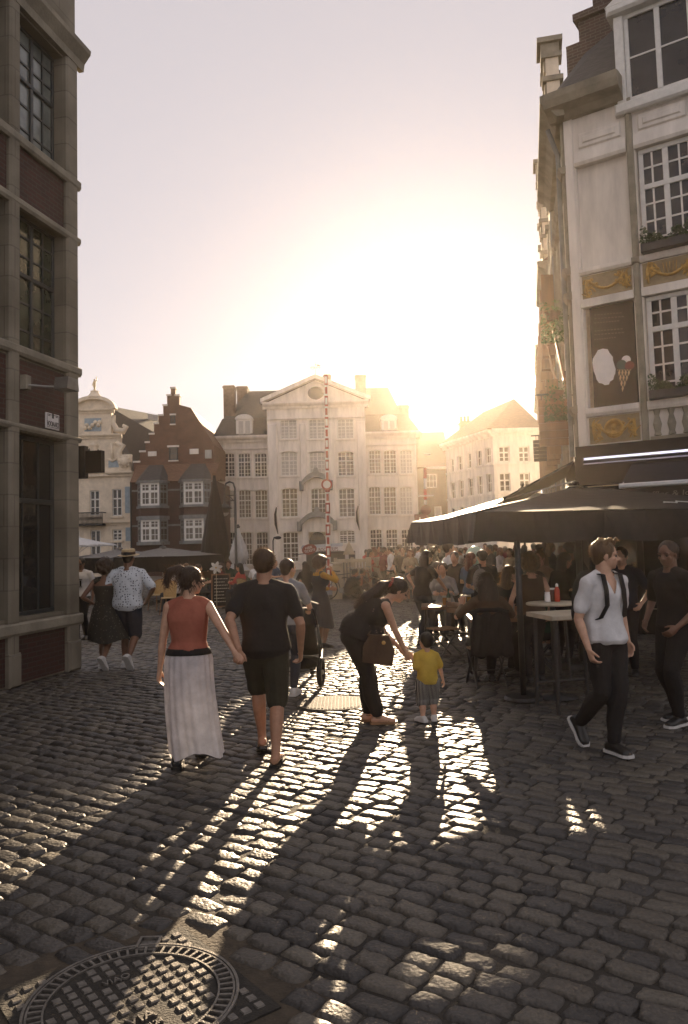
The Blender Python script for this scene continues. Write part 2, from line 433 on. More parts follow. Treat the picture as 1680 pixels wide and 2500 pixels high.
def z5(l): return [(840+a/3.136, 840+b/3.136, 900+c/3.136, 900+d/3.136) for a, b, c, d in l]
def cornice(b, F, u0, u1, v, h, pr):
    b.profile(F, [(0, v), (pr*.35, v), (pr*.45, v+h*.35), (pr*.8, v+h*.5), (pr, v+h*.75), (pr, v+h), (0, v+h)], u0, u1)
def chimney(parent, name_mat, F, u0, u1, v0, v1, w0, w1, pots=0):
    b = MB(); b.box(F, u0, u1, v0, v1, w0, w1)
    b.box(F, u0-.06, u1+.06, v1-.22, v1-.08, w0-.06, w1+.06)
    o = b.build('chimney', name_mat, parent)
    if pots:
        q = MB()
        for k in range(pots):
            q.lathe(F.p(u0+(u1-u0)*(k+.5)/pots, v1, (w0+w1)/2), [(.11, 0), (.09, .35), (.11, .38), (.11, .42), (.07, .42)], 8)
        g = q.build('chimney_pot', MAT['tile'], None); g.data.transform(Matrix.Translation(-wloc(parent))); g.parent = o
    return o
def mansion():
    F = Frame((atY(533, 1200, 60).x, 60, 0), (1, 0, 0), (0, -1, 0))
    t = thing('town_mansion', 'wide white town mansion with a triangular pediment and many paned windows', 'mansion', F.o)
    U = lambda x, y=1200: F.uv(x, y)[0]
    V = lambda x, y: F.uv(x, y)[1]
    uL1, uC1, uR1 = U(657), U(896), U(1020)
    vE = V(590, 1072); vC = V(700, 1000); PR = 0.55
    wl = [(a, b, c, d) for c, d in ((885, 1115), (1238, 1508)) for a, b in ((165, 288), (317, 440), (474, 598))]
    wl = [((a+(5 if c > 1200 else 0)), (b+(5 if c > 1200 else 0)), c, d) for a, b, c, d in wl]
    wl += [(a, b, 1640, 1958) for a, b in ((177, 298), (335, 455), (492, 610))]
    wc = [(a, b, c, d) for a, b in ((722, 884), (995, 1153), (1268, 1428)) for c, d in ((555, 750),)]
    wc += [(a, b, 870, 1105) for a, b in ((726, 888), (1000, 1157), (1272, 1432))]
    wc += [(a, b, 1222, 1500) for a, b in ((735, 893), (1014, 1162), (1282, 1440))]
    wc += [(745, 900, 1640, 1930), (1287, 1442, 1625, 1752)]
    wr = [(a, b, c, d) for c, d in ((622, 805), (903, 1118)) for a, b in ((190, 284), (303, 403), (427, 526))]
    wr += [(a, b, 1228, 1420) for a, b in ((200, 296), (322, 414), (440, 532))]
    rl, rc, rr = rects(F, z4(wl)), rects(Frame(F.p(0, 0, PR), F.u, F.w), z4(wc)), rects(F, z5(wr))
    dr = rects(Frame(F.p(0, 0, PR), F.u, F.w), z4([(1000, 1165, 1640, 1960)]))[0]
    FC = Frame(F.p(0, 0, PR), F.u, F.w)
    b = MB()
    b.wall(F, 0, uL1, 0, vE, rl, .22)
    b.wall(F, uC1, uR1, 0, vE, rr, .22)
    b.wall(FC, uL1, uC1, 0, vC, rc+[dr], .25)
    for u in (uL1, uC1): b.quad(F.p(u, 0, 0), F.p(u, 0, PR), F.p(u, vC, PR), F.p(u, vC, -.6))
    building_box(b, F, uR1, vE, 11)
    b.quad(F.p(uL1, vE, -.6), F.p(uL1, vC, -.6), F.p(uL1, vC, 0), F.p(uL1, vE, 0)); b.quad(F.p(uC1, vE, -.6), F.p(uC1, vC, -.6), F.p(uC1, vC, 0), F.p(uC1, vE, 0))
    b.build('wall', MAT['white_plaster'], t)
    s = MB()
    col = lambda k: (min(r[0] for r in rc[k::1] if True and abs((r[0]+r[1])/2-(rc[k][0]+rc[k][1])/2) < 1), max(r[1] for r in rc if abs((r[0]+r[1])/2-(rc[k][0]+rc[k][1])/2) < 1))
    for u0, u1, G, v in ((uL1+.02, col(0)[0]-.22, FC, vC-1.2), (col(2)[1]+.22, uC1-.02, FC, vC-1.2)):
        s.cbox(G, u0, u1, .5, v, 0, .12, .03); s.cbox(G, u0-.0, u1+.0, 0, .5, 0, .17, .02)
    for r in (rc[0], rc[1], rc[2]):
        pass
    for a_, c_ in ((col(0)[1], col(1)[0]), (col(1)[1], col(2)[0])): s.cbox(FC, a_+.2, c_-.2, .0, vC-1.2, 0, .10, .03)
    for a, c in ((rl[0], rl[1]), (rl[1], rl[2]), (rr[0], rr[1]), (rr[1], rr[2])):
        s.cbox(F, a[1]+.10, c[0]-.10, 0, vE-.75, 0, .07, .02)
    s.cbox(F, .03, rl[0][0]-.12, 0, vE-.75, 0, .07, .02); s.cbox(F, rr[2][1]+.12, uR1-.03, 0, vE-.75, 0, .07, .02)
    s.build('pilaster', MAT['white_plaster'], t)
    s = MB()
    cornice(s, F, -.35, uL1-.01, vE-.28, .5, .5); cornice(s, F, uC1+.01, uR1+.35, vE-.28, .5, .5)
    cornice(s, F, 0, uL1-.01, vE-.9, .16, .14); cornice(s, F, uC1+.01, uR1, vE-.9, .16, .14)
    cornice(s, FC, uL1-.3, uC1+.3, vC-.05, .5, .45); cornice(s, FC, uL1, uC1, vC-.95, .15, .14)
    for r in rl+rr: s.cbox(F, r[0]-.1, r[1]+.1, r[2]-.13, r[2]-.003, 0, .11, .01)
    for r in rc: s.cbox(FC, r[0]-.1, r[1]+.1, r[2]-.13, r[2]-.003, 0, .11, .01)
    s.build('cornice', MAT['white_plaster'], t)
    # segmental hood pieces above openings
    s = MB()
    for G, rs in ((F, rl+rr), (FC, rc)):
        for r in rs:
            n = 8; w_ = r[1]-r[0]; top = [(r[0]+w_*i/n, r[3]-.012-.13*(2*i/n-1)**2) for i in range(n+1)]
            s.prism(G, top+[(r[1], r[3]), (r[0], r[3])], -.2, -.004)
            s.prism(G, [(r[0]-.1+(w_+.2)*i/n, r[3]+.1-.13*(2*i/n-1)**2) for i in range(n+1)]+[(r[1]+.1-(w_+.2)*i/n, r[3]+.02-.13*(1-2*i/n)**2) for i in range(n+1)], .002, .07)
    s.build('lintel', MAT['white_plaster'], t)
    P = ['glass', 'glass_warm', 'glass_pale']
    for i, r in enumerate(rl):
        window(F, t, *r, -.12, 4, 6 if r[3]-r[2] < 9 else 8, 'white_frame', ['glass','glass','glass','glass_pale','glass_warm','glass_warm','glass','glass_warm','glass'][i], .07, .035, r[2]+(r[3]-r[2])*.62)
    for i, r in enumerate(rc):
        window(FC, t, *r, -.14, 4, 6, 'white_frame', ['glass_pale','glass_pale','glass_pale','glass_pale','glass_pale','glass','glass_warm','glass_warm','glass_warm','glass_warm','glass_warm'][i], .08, .035, r[2]+(r[3]-r[2])*.62)
    for i, r in enumerate(rr):
        window(F, t, *r, -.12, 4, 6, 'white_frame', ['glass_warm','glass_warm','glass_pale','glass_warm','glass_warm','glass_pale','glass','glass','glass'][i], .07, .035, r[2]+(r[3]-r[2])*.62)
    # portal with fan light
    d = MB(); cx = (dr[0]+dr[1])/2; rad = (dr[1]-dr[0])/2
    d.cbox(FC, dr[0], dr[1], 0, dr[3]-rad*.95, -.2, -.12, .02)
    for k in range(2): d.cbox(FC, dr[0]+.12+k*rad, dr[0]+rad-.1+k*rad, .3, dr[3]-rad*1.15, -.12, -.09, .02)
    o = d.build('door', MAT['dark_frame'], t)
    g = MB(); g.prism(FC, [(cx+rad*.93*math.cos(math.pi*i/14), dr[3]-rad*.95+rad*.93*math.sin(math.pi*i/14)) for i in range(15)], -.17, -.14)
    gp = g.build('fan_light', MAT['glass_warm'], t)
    g = MB()
    for i in range(1, 9):
        a = math.pi*i/9; c0 = FC.p(cx, dr[3]-rad*.95, -.125); g.tube([c0 + F.u*(.25*math.cos(a))+F.v*(.25*math.sin(a)), c0+F.u*(rad*.92*math.cos(a))+F.v*(rad*.92*math.sin(a))], .025, 5)
    q = g.build('glazing_bar', MAT['dark_frame'], None); q.data.transform(Matrix.Translation(-wloc(t))); q.parent = gp
    def hood(v, half, hgt, name):
        h = MB(); n = 16; top = []; bot = []
        for i in range(n+1):
            x = -1+2*i/n; y = hgt*(1-abs(x)**2.2)
            top.append((cx+half*x, v+y+.42)); bot.append((cx+half*x*.95, v+y))
        h.prism(FC, top+bot[::-1], .003, .42)
        h.prism(FC, [(cx-.25, v+hgt+.35), (cx+.25, v+hgt+.35), (cx+.13, v+hgt+.75), (cx-.13, v+hgt+.75)], .01, .3)
        for sg in (-1, 1): h.cbox(FC, cx+sg*half-.16, cx+sg*half+.16, v-.3, v+.44, .006, .45, .05)
        return h.build(name, MAT['lead'], t)
    hood(V(772, 1287), U(815)-U(772), .75, 'portal_hood')
    hood(V(771, 1190), (U(815)-U(772))*.82, .7, 'window_hood')
    # pediment and roofs
    ap = F.uv(771, 928)
    pd = MB(); pd.prism(FC, [(uL1-.1, vC+.45), (uC1+.1, vC+.45), (ap[0], ap[1]-.1)], -.5, -.05)
    pd.build('pediment', MAT['white_plaster'], t)
    pd = MB()
    for sx, ex in ((uL1-.45, ap[0]), (uC1+.45, ap[0])):
        dv = (ap[1]+.05)-(vC+.42); du = ex-sx
        pd.prism(FC, [(sx, vC+.44), (ex, ap[1]-.02), (ex, ap[1]+.28), (sx, vC+.74)], -.3, .38 if sx < ex else .383)
    pd.lathe(FC.p(ap[0], V(771, 963), -.05), [(0, -.04), (.75, -.04), (.75, .04), (.9, .1), (.9, -.04)], 20, F.w)
    pd.build('raking_cornice', MAT['white_plaster'], t)
    o = MB(); o.prism(FC, [(ap[0]+.62*math.cos(i*math.pi/10), V(771, 963)+.5*math.sin(i*math.pi/10)) for i in range(20)], -.02, .035); o.build('oval_window', MAT['glass'], t)
    rf = MB()
    zr = F.uv(700, 953)[1]*1.10
    def mans(u0, u1, hl, hr):
        z1 = V(570, 1018); k = 0.75
        A = [F.p(u0-.3, vE+.2, .3), F.p(u1+.3, vE+.2, .3), F.p(u1-hr, z1, -k), F.p(u0+hl, z1, -k)]
        B = [F.p(u0-.3, vE+.2, -11), F.p(u1+.3, vE+.2, -11), F.p(u1-hr, z1, -10.4), F.p(u0+hl, z1, -10.4)]
        rf.add(A+B, [(0,1,2,3), (4,7,6,5), (0,3,7,4), (1,5,6,2)])
        return z1
    z1 = mans(0, uL1, .3, 0); mans(uC1, uR1, 0, .6)
    # upper slopes rise to a ridge running along the street
    zt = z1 + 3.1
    a, e = .4, uR1-1.0
    P = [F.p(a, z1+.01, -.75), F.p(e, z1+.01, -.75), F.p(e, z1+.01, -10.4), F.p(a, z1+.01, -10.4), F.p(a+1.4, zt, -5.5), F.p(e-.7, zt, -5.5)]
    rf.add(P, [(0,1,5,4), (1,2,5), (2,3,4,5), (3,0,4)])
    rf.add([F.p(uL1-.2, vC+.62, PR), F.p(ap[0], ap[1]+.22, PR-.2), F.p(uC1+.2, vC+.62, PR), F.p(uL1-.2, vC+.62, -6), F.p(ap[0], ap[1]+.2, -6), F.p(uC1+.2, vC+.62, -6)], [(0,1,4,3), (1,2,5,4), (3,4,5)])
    rf.build('roof', MAT['slate'], t)
    br = mk('sooty chimney brick', (.13, .09, .07), .85, .35, 4, .4, 25)
    for x0, x1, yt, w0 in ((545, 572, 941, -1.2), (578, 604, 943, -5.0), (867, 893, 915, -4.6), (790, 807, 914, -2.2), (971, 998, 989, -2.4)):
        ff = Frame(F.p(0, 0, w0), F.u, F.w)
        ua, va = ff.uv(x0, yt); ub, vb = ff.uv(x1, yt)
        chimney(t, br, ff, ua, ub, va-4.2, va, -1.1, 0)
    # dormers
    for x0, x1, y0, y1 in ((579, 613, 1026, 1066), (934, 966, 1026, 1062)):
        G = Frame(F.p(0, 0, .25), F.u, F.w); r = rects(G, [(x0, x1, y0, y1)])[0]
        d = MB(); d.cbox(G, r[0]-.1, r[1]+.1, r[2]-.1, r[3]+.1, -1.5, -.08, .02)
        n = 10; m = (r[0]+r[1])/2; hw = (r[1]-r[0])/2+.16
        d.prism(G, [(m+hw*math.cos(math.pi*i/n), r[3]+.1+.38*math.sin(math.pi*i/n)) for i in range(n+1)], -1.5, .02)
        dm = d.build('dormer', MAT['white_frame'], t)
        for k in range(2):
            h = (r[1]-r[0])/2; q = MB(); a = r[0]+.1+k*h*.97
            q.box(G, a, a+h-.16, r[2]+.06, r[3]-.05, -.079, -.05)
            q2 = q.build('dormer_window', MAT['glass_pale'], None); q2.data.transform(Matrix.Translation(-wloc(t))); q2.parent = dm
    # weather vane
    vn = MB(); p0 = F.p(ap[0], ap[1]+.2, -.1); vn.tube([p0, p0+Vector((0, 0, 1.7))], [.05, .02], 6); vn.sphere(p0+Vector((0, 0, 1.05)), .07); vn.sphere(p0+Vector((0, 0, 1.7)), .05)
    for k in range(8):
        a = 2*math.pi*k/8
        vn.tube([p0+Vector((.16*math.cos(a+j*.9)+(.22 if k % 2 else -.22), 0, .8+.14*math.sin(a+j*.9))) for j in range(3)], .025, 5)
    vn.box(Frame(p0, F.u, F.w), -.42, .42, .78, .83, -.02, .02); vn.prism(Frame(p0, F.u, F.w), [(.1, .86), (.5, 1.0), (.1, 1.08)], -.012, .012)
    vn.build('weather_vane', MAT['iron'], t)
    for x, y0, y1 in ((678, 1236, 1304), (876, 1232, 1295)):      # furled banner poles
        r0 = FC.uv(x, y1); r1 = FC.uv(x, y0)
        bn = thing('furled_banner', ('furled dark banner hanging between the left windows of the white mansion' if x < 700 else 'furled dark banner hanging right of the mansion portal'), 'banner', FC.p(r0[0], r0[1], .5), 0, 'furled banners on the mansion')
        m = MB(); L = r1[1]-r0[1]; m.tube([FC.p(r0[0]+.06, r0[1], .42), FC.p(r0[0]-.08, r0[1]+L*.35, .47), FC.p(r0[0]-.1, r0[1]+L*.7, .5), FC.p(r0[0], r1[1]-.1, .5)], [.03, .1, .09, .05], 7); m.build('cloth', MAT['fabric_black'], bn)
        m = MB(); m.tube([FC.p(r1[0], r1[1], .0), FC.p(r1[0]+.04, r1[1]-.03, .62)], .025, 6); m.build('pole', MAT['iron'], bn)
    return F
def baroque_house():
    F = Frame((atY(137, 1200, 56).x, 56, 0), (1, 0, 0), (0, -1, 0))
    U = lambda x, y=1200: F.uv(x, y)[0]; V = lambda y, x=240: F.uv(x, y)[1]
    W = U(323); cx = U(230)
    t = thing('gabled_house', 'cream baroque house with curved gable, scrolls and a carved white front', 'house', F.o)
    ws = rects(F, z3([(445, 540, 1150, 1410), (232, 326, 1165, 1405), (450, 540, 1538, 1645), (240, 336, 1545, 1900), (448, 540, 1655, 1900), (82, 127, 1150, 1410), (88, 135, 1545, 1700)]))
    vA, vB, vT = V(1158), V(1066), V(1006)
    b = MB(); b.wall(F, 0, W, 0, vA, ws, .2); building_box(b, F, W, vA, 12); b.quad(F.p(0, vA, 0), F.p(W, vA, 0), F.p(W, vA, -12), F.p(0, vA, -12))
    a0, a1 = U(173, 1110), U(294, 1110); b.cbox(F, a0, a1, vA+.002, vB, -.5, 0, .02)
    c0, c1 = U(189, 1040), U(272, 1040); b.cbox(F, c0, c1, vB+.002, vT, -.5, 0, .02)
    b.build('wall', MAT['cream_stone'], t)
    s = MB(); cornice(s, F, -.1, W+.12, vA-.2, .35, .35); cornice(s, F, a0-.2, a1+.15, vB-.15, .3, .3); cornice(s, F, c0-.25, c1+.25, vT-.1, .3, .3)
    cornice(s, F, 0, W, V(1283), .25, .25)
    for r in ws[:3]: s.cbox(F, r[0]-.1, r[1]+.1, r[2]-.16, r[2]-.004, 0, .14, .02)
    s.build('cornice', MAT['cream_stone'], t)
    # segmental pediment
    s = MB(); n = 16; v0 = vT+.2; hw = (c1-c0)/2+.4; mc = (c0+c1)/2
    arc = [(mc+hw*math.cos(math.pi*i/n), v0+.95*math.sin(math.pi*i/n)) for i in range(n+1)]
    arc2 = [(mc+(hw-.28)*math.cos(math.pi*i/n), v0+.70*math.sin(math.pi*i/n)) for i in range(n+1)]
    s.prism(F, arc+arc2[::-1], -.3, .4); s.prism(F, arc2, -.28, .05)
    s.lathe(F.p(mc, v0+.86, -.1), [(.62, 0), (.5, .12), (.34, .3), (.28, .42), (.3, .44), (.28, .52), (0, .53)], 14)
    # scrolls
    for sg, bx in ((1, c1), (-1, c0)):
        pts = [F.p(bx+sg*.15, vT-.25, -.1), F.p(bx+sg*.1, vT-.8, -.1), F.p(bx+sg*.35, vT-1.35, -.1), F.p(bx+sg*.85, vT-1.45, -.1), F.p(bx+sg*1.05, vT-1.15, -.1), F.p(bx+sg*.8, vT-1.0, -.1)]
        s.tube(pts, [.14, .18, .24, .24, .2, .12], 8)
    for sg, bx in ((1, a1), (-1, a0)):
        pts = [F.p(bx-sg*.3, vB-.5, .05), F.p(bx+sg*.2, vB-.75, .05), F.p(bx-sg*.1, vB-1.2, .05), F.p(bx, vB-1.9, .05), F.p(bx+sg*.5, vB-2.3, .05)]
        s.tube(pts, [.18, .24, .18, .2, .16], 8)
    s.build('gable_ornament', MAT['cream_stone'], t, smooth=True, auto=50)
    # carved lion block, urn, anchor
    s = MB(); r = F.uv(308, 1128); s.cbox(F, r[0]-.5, r[0]+.38, vA+.06, r[1]+.55, -.3, .12, .04); s.sphere(F.p(r[0]-.05, r[1], .15), .38)
    for k in range(9):
        a = k*.7; s.sphere(F.p(r[0]-.05+.36*math.cos(a), r[1]+.36*math.sin(a), .2), .13, 7, 5)
    s.lathe(F.p(cx, V(1118), .02), [(.05, 0), (.2, .02), (.12, .2), (.14, .3), (.3, .65), (.28, .85), (.36, .9), (.1, 1.15), (0, 1.2)], 12)
    r = F.uv(273, 1105); s.tube([F.p(r[0], r[1]+.7, .05), F.p(r[0]+.05, r[1]-.55, .06)], .09, 6); s.tube([F.p(r[0]-.35, r[1]-.4, .06), F.p(r[0]+.05, r[1]-.62, .08), F.p(r[0]+.45, r[1]-.45, .06)], [.05, .1, .05], 6)
    for k in range(7):
        a = math.pi*k/6; rr_ = F.uv(227, 1035); s.sphere(F.p(rr_[0]+.6*math.cos(a)*(1 if k % 2 else .7), rr_[1]-.1+.22*math.sin(a*2), .1), .16, 7, 5)
    s.build('carving', MAT['cream_stone'], t, smooth=True)
    s = MB()
    r0 = rects(F, z3([(183, 343, 475, 600)]))[0]; s.box(F, r0[0], r0[1], r0[2], r0[3], 0, .03)
    for q in rects(F, z3([(570, 617, 1130, 1382), (576, 638, 1520, 1650), (412, 520, 880, 945)])): s.box(F, q[0], q[1], q[2], q[3], .0, .03)
    s.build('painted_panel', MAT['blue'], t)
    s = MB(); q = F.uv(228, 1115); s.ell(F.p(q[0], q[1], -.02), F.u*.55, F.w*.06, F.v*.82, 18, 8); s.build('niche', MAT['slate'], t, smooth=True)
    s = MB(); q = F.uv(228, 1164); pts = [(q[0]-1.1, q[1]), (q[0]+1.25, q[1]), (q[0], q[1]+.95)]
    s.prism(F, pts, .0, .28); s.build('window_pediment', MAT['cream_stone'], t)
    for i, r in enumerate(ws):
        if i in (3, 4): window(F, t, *r, -.1, 2, 3, 'white_frame', 'glass', .08, .04, r[2]+(r[3]-r[2])*.66)
        else: window(F, t, *r, -.1, 2, 3, 'white_frame', 'glass', .08, .045, r[2]+(r[3]-r[2])*.64)
    # balcony
    q = rects(F, z3([(122, 390, 1382, 1490)]))[0]
    bl = MB(); bl.cbox(F, q[0], q[1], q[2]-.12, q[2]+.03, 0, .8, .03)
    n = 22
    for i in range(n+1):
        u = q[0]+.03+(q[1]-q[0]-.06)*i/n; bl.tube([F.p(u, q[2]+.03, .76), F.p(u, q[3], .76)], .022, 5)
        if i < n: bl.tube([F.p(u, q[2]+.1, .76), F.p(u+(q[1]-q[0])/n*.5, q[2]+.5, .78), F.p(u+(q[1]-q[0])/n, q[2]+.1, .76)], .016, 4)
    bl.box(F, q[0], q[1], q[3]-.04, q[3]+.03, .72, .8)
    for u in (q[0]+.03, q[1]-.03): bl.box(F, u-.02, u+.02, q[3]-.04, q[3]+.03, 0, .72)
    bl.build('balcony', MAT['iron'], t)
    # roof running back
    rf = MB(); zz = V(990, 350)
    rf.add([F.p(c0+.3, vB, -.5), F.p(W, vA, -.5), F.p(W, vA, -12), F.p(c0+.3, vB, -12), F.p(mc, zz+.6, -.5), F.p(mc, zz+.6, -12), F.p(0, vA, -.5), F.p(0, vA, -12)], [(4,1,2,5), (6,4,5,7), (6,1,4), (7,5,2)])
    rf.build('roof', MAT['slate'], t)
    # neighbouring dark roof that shows between the two gables
    A_, B_, C_, D_ = atY(262, 990, 57.5), atY(384, 1013, 66), atY(392, 1130, 62), atY(300, 1140, 57.5); dk = MB(); bk = V3(2.5, 5, -1.5)
    dk.add([A_, B_, C_, D_, A_+bk, B_+bk, C_+bk, D_+bk], [(0,1,2,3), (0,4,5,1), (1,5,6,2), (3,2,6,7), (0,3,7,4), (4,7,6,5)]); dk.build('back_roof', MAT['slate'], t)
    for x, y, sz in ((340, 1052, 9), (366, 1018, 6)):
        w_ = MB(); q0 = [atY(x+dx*sz, y+dy*sz*1.2, 57.4+(x-262)/122*8.0*.9-.4) for dx, dy in ((-1, -1), (1, -.9), (1.1, 1), (-.9, .9))]; w_.add([q for q in q0]+[q+V3(.3, .6, 0) for q in q0], [(0,1,2,3), (7,6,5,4), (0,4,5,1), (1,5,6,2), (2,6,7,3), (3,7,4,0)]); w_.build('roof_window', MAT['glass_pale'], t)
    # gilt figure on top
    q = F.p(mc, v0+1.39, -.1); g = thing('roof_statue', 'small pale statue on top of the curved gable', 'statue', q)
    s = MB(); s.lathe(q, [(.16, 0), (.16, .15), (.1, .2), (.17, .5), (.15, .9), (.2, 1.1), (.1, 1.22), (.05, 1.26)], 10); s.sphere(q+Vector((0, 0, 1.36)), .12); s.tube([q+Vector((.1, 0, 1.1)), q+Vector((.3, 0, 1.35)), q+Vector((.18, 0, 1.75))], .055, 6)
    s.tube([q+Vector((-.12, 0, 1.1)), q+Vector((-.26, 0, .7)), q+Vector((-.1, 0, .5))], .055, 6); s.v = [tuple(q+(Vector(v_)-q)*.6) for v_ in s.v]; s.build('figure', mk('pale gilt stone', (.6, .48, .28), .5, .2, 8), g, smooth=True)
def brick_house():
    F = Frame((atY(322, 1250, 54).x, 54, 0), (1, -.02, 0), (-.02, -1, 0))
    U = lambda x, y=1250: F.uv(x, y)[0]; V = lambda y, x=430: F.uv(x, y)[1]
    W = U(526)
    t = thing('stepped_gable_house', 'red brick house with a stepped gable above grey bay windows', 'house', F.o)
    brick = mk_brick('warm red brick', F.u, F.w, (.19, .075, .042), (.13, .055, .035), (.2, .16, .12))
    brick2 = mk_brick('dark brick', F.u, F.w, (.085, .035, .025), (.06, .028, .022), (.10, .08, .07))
    vE = V(1175)
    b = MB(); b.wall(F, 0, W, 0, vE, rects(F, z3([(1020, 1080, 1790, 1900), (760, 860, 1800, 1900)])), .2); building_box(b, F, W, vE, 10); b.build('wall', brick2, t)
    # gable set back, with steps on its left and a tiled slope on its right
    G = Frame(F.p(0, 0, -1.5), F.u, F.w)
    P = lambda zx, zy: G.uv(160+zx/3.92, 900+zy/3.92)
    outline = [(652, 1040), (652, 900), (712, 900), (712, 800), (765, 800), (765, 712), (803, 712), (803, 632), (848, 632), (848, 532), (890, 532), (890, 452), (935, 452), (935, 358), (972, 358), (972, 262), (1008, 262), (1008, 192), (1052, 192), (1052, 262), (1090, 262), (1090, 345), (1200, 375), (1422, 725), (1422, 1040)]
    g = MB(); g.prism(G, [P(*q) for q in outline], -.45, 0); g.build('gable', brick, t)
    g = MB()
    for (a, c), (d, e) in zip(outline, outline[1:]):
        if c == e and d > a and c < 1000:
            q0, q1 = P(a-6, c), P(d+5, e); g.box(G, q0[0], q1[0], q0[1], q0[1]+.12, -.5, .06)
    for x0, x1, y0, y1 in ((975, 1088, 735, 752), (985, 1082, 876, 888), (998, 1058, 432, 447), (1000, 1056, 528, 540), (792, 872, 793, 838), (1190, 1275, 768, 818)):
        q = rects(G, z3([(x0, x1, y0, y1)]))[0]; g.box(G, *q, 0, .08)
    g.build('coping', MAT['white_plaster'], t)
    for r in rects(G, z3([(992, 1076, 752, 876), (1004, 1052, 447, 528)])): window(G, t, *r, .05, 1, 2, 'dark_frame', 'glass_warm', .09, .05, None, False)
    r = MB()
    r.prism(G, [P(1092, 350), P(1200, 378), P(1424, 730), P(1424, 1030), P(655, 1030), P(655, 905)], -7.5, -.46)
    # skirt roof between gable foot and eaves
    q = V(1127)
    r.add([F.p(-.05, vE, .25), F.p(W+.05, vE, .25), F.p(W+.05, q, -1.45), F.p(-.05, q, -1.45), F.p(-.05, vE, -1.6), F.p(W+.05, vE, -1.6)], [(0,1,2,3), (0,3,4), (1,5,2)])
    r.build('roof', MAT['tile'], t)
    # bays
    for bx0, bx1, skew in ((336, 411, 0), (440, 517, 0)):
        a, c = U(bx0), U(bx1); pj = .75; ch = .42
        bay = MB(); fw = []
        def plan(o=0): return [(a-o, 0), (a+ch-o*.4, pj+o), (c-ch+o*.4, pj+o), (c+o, 0)]
        def slab(v0, v1, o):
            pl = plan(o); n = 4
            bay.add([F.p(u, v0, w) for u, w in pl]+[F.p(u, v1, w) for u, w in pl], [(0,1,2,3), (7,6,5,4), (0,4,5,1), (1,5,6,2), (2,6,7,3)])
        for v0, v1, o in ((V(1179), V(1173), .12), (V(1240), V(1234), .08), (V(1268), V(1259), .1), (V(1329), V(1321), .1)): slab(v0, v1, o)
        o1 = bay.build('bay_cornice', MAT['lead'], t)
        sp = MB(); pl = plan(-.02)
        sp.add([F.p(u, V(1259)-.01, w) for u, w in pl]+[F.p(u, V(1240)+.01, w) for u, w in pl], [(0,1,2,3), (7,6,5,4), (0,4,5,1), (1,5,6,2), (2,6,7,3)]); sp.build('bay_apron', brick2, t)
        rf = MB(); pl = plan(.14); top = V(1130)
        m = (a+c)/2
        rf.add([F.p(u, V(1173)+.005, w) for u, w in pl]+[F.p(m-.5, top, -1.0), F.p(m+.5, top, -1.0)], [(0,1,4), (1,2,5,4), (2,3,5)]); rf.build('bay_roof', MAT['slate'], t)
        for v0, v1 in ((V(1234)+.004, V(1179)-.004), (V(1321)+.004, V(1268)-.004)):
            faces = [((a+ch, pj), (c-ch, pj), 2), ((a, 0), (a+ch, pj), 1), ((c-ch, pj), (c, 0), 1)]
            for (p0, p1, n) in faces:
                A = F.p(p0[0], 0, p0[1]); B = F.p(p1[0], 0, p1[1]); d = (B-A); L = d.length; d.normalize()
                H = Frame(Vector((A.x, A.y, 0)), d, Vector((d.y, -d.x, 0)))
                window(H, t, .01, L-.01, v0, v1, 0, 4 if n == 2 else 2, 4, 'white_frame' if n == 2 else 'lead', 'glass_warm' if rnd.random() < .75 else 'glass', .13, .035, v0+(v1-v0)*.62, n == 2)
    s = MB()
    for y in (1196, 1282): s.box(F, 0, W, V(y)-.05, V(y)+.07, 0, .05)
    s.box(F, .2, W-.2, V(1352)-.05, V(1348)+.05, 0, .9)
    s.build('string_course', MAT['lead'], t)
    d = MB(); d.tube([F.p(-.02, 0, .12), F.p(-.02, vE, .12)], .06, 6); d.build('drainpipe', MAT['iron'], t)
    ch = MB()
    # skylights
    for x0, x1, y0, y1 in ((1340, 1400, 780, 860),):
        q = rects(G, z3([(x0, x1, y0, y1)]))[0]; ch.box(G, *q, -.35, .2)
    ch.build('roof_window', MAT['glass_pale'], t)
def low_house():
    F = Frame((atY(1012, 1200, 69).x, 69, 0), (1, 0, 0), (0, -1, 0)); W = F.uv(1105, 1200)[0]; V = lambda y: F.uv(1050, y)[1]
    t = thing('low_brick_house', 'low brown brick house in the gap between the mansion and the white corner block', 'house', F.o)
    brick = mk_brick('brown brick', F.u, F.w, (.2, .13, .08), (.15, .1, .065), (.2, .17, .13))
    ws = rects(F, [(1040, 1067, 1157, 1191), (1062, 1080, 1236, 1330)]); vE = V(1143)
    b = MB(); b.wall(F, 0, W, 0, vE, ws, .2); building_box(b, F, W, vE, 8); b.build('wall', brick, t)
    s = MB(); s.cbox(F, F.uv(1034, 1142)[0], W, vE-.1, vE+.1, 0, .2, .02); s.build('cornice', MAT['white_plaster'], t)
    window(F, t, *ws[0], -.08, 3, 2, 'white_frame', 'glass_warm', .1, .05, None, False); window(F, t, *ws[1], -.1, 1, 1, 'white_frame', 'glass_pale', .1, .05, None, False)
    r = MB(); zt = V(1054)*1.05; r.add([F.p(0, vE+.1, .2), F.p(W, vE+.1, .2), F.p(W, zt, -4.4), F.p(0, zt, -4.4), F.p(0, vE, -8), F.p(W, vE, -8)], [(0,1,2,3), (3,2,5,4)])
    r.build('roof', MAT['tile'], t)
    k = MB(); G = Frame(F.p(0, 0, -1.4), F.u, F.w); q = rects(G, [(1036, 1052, 1108, 1121)])[0]; k.cbox(G, *q, -.7, .12, .03); k.build('roof_window', MAT['glass_pale'], t)
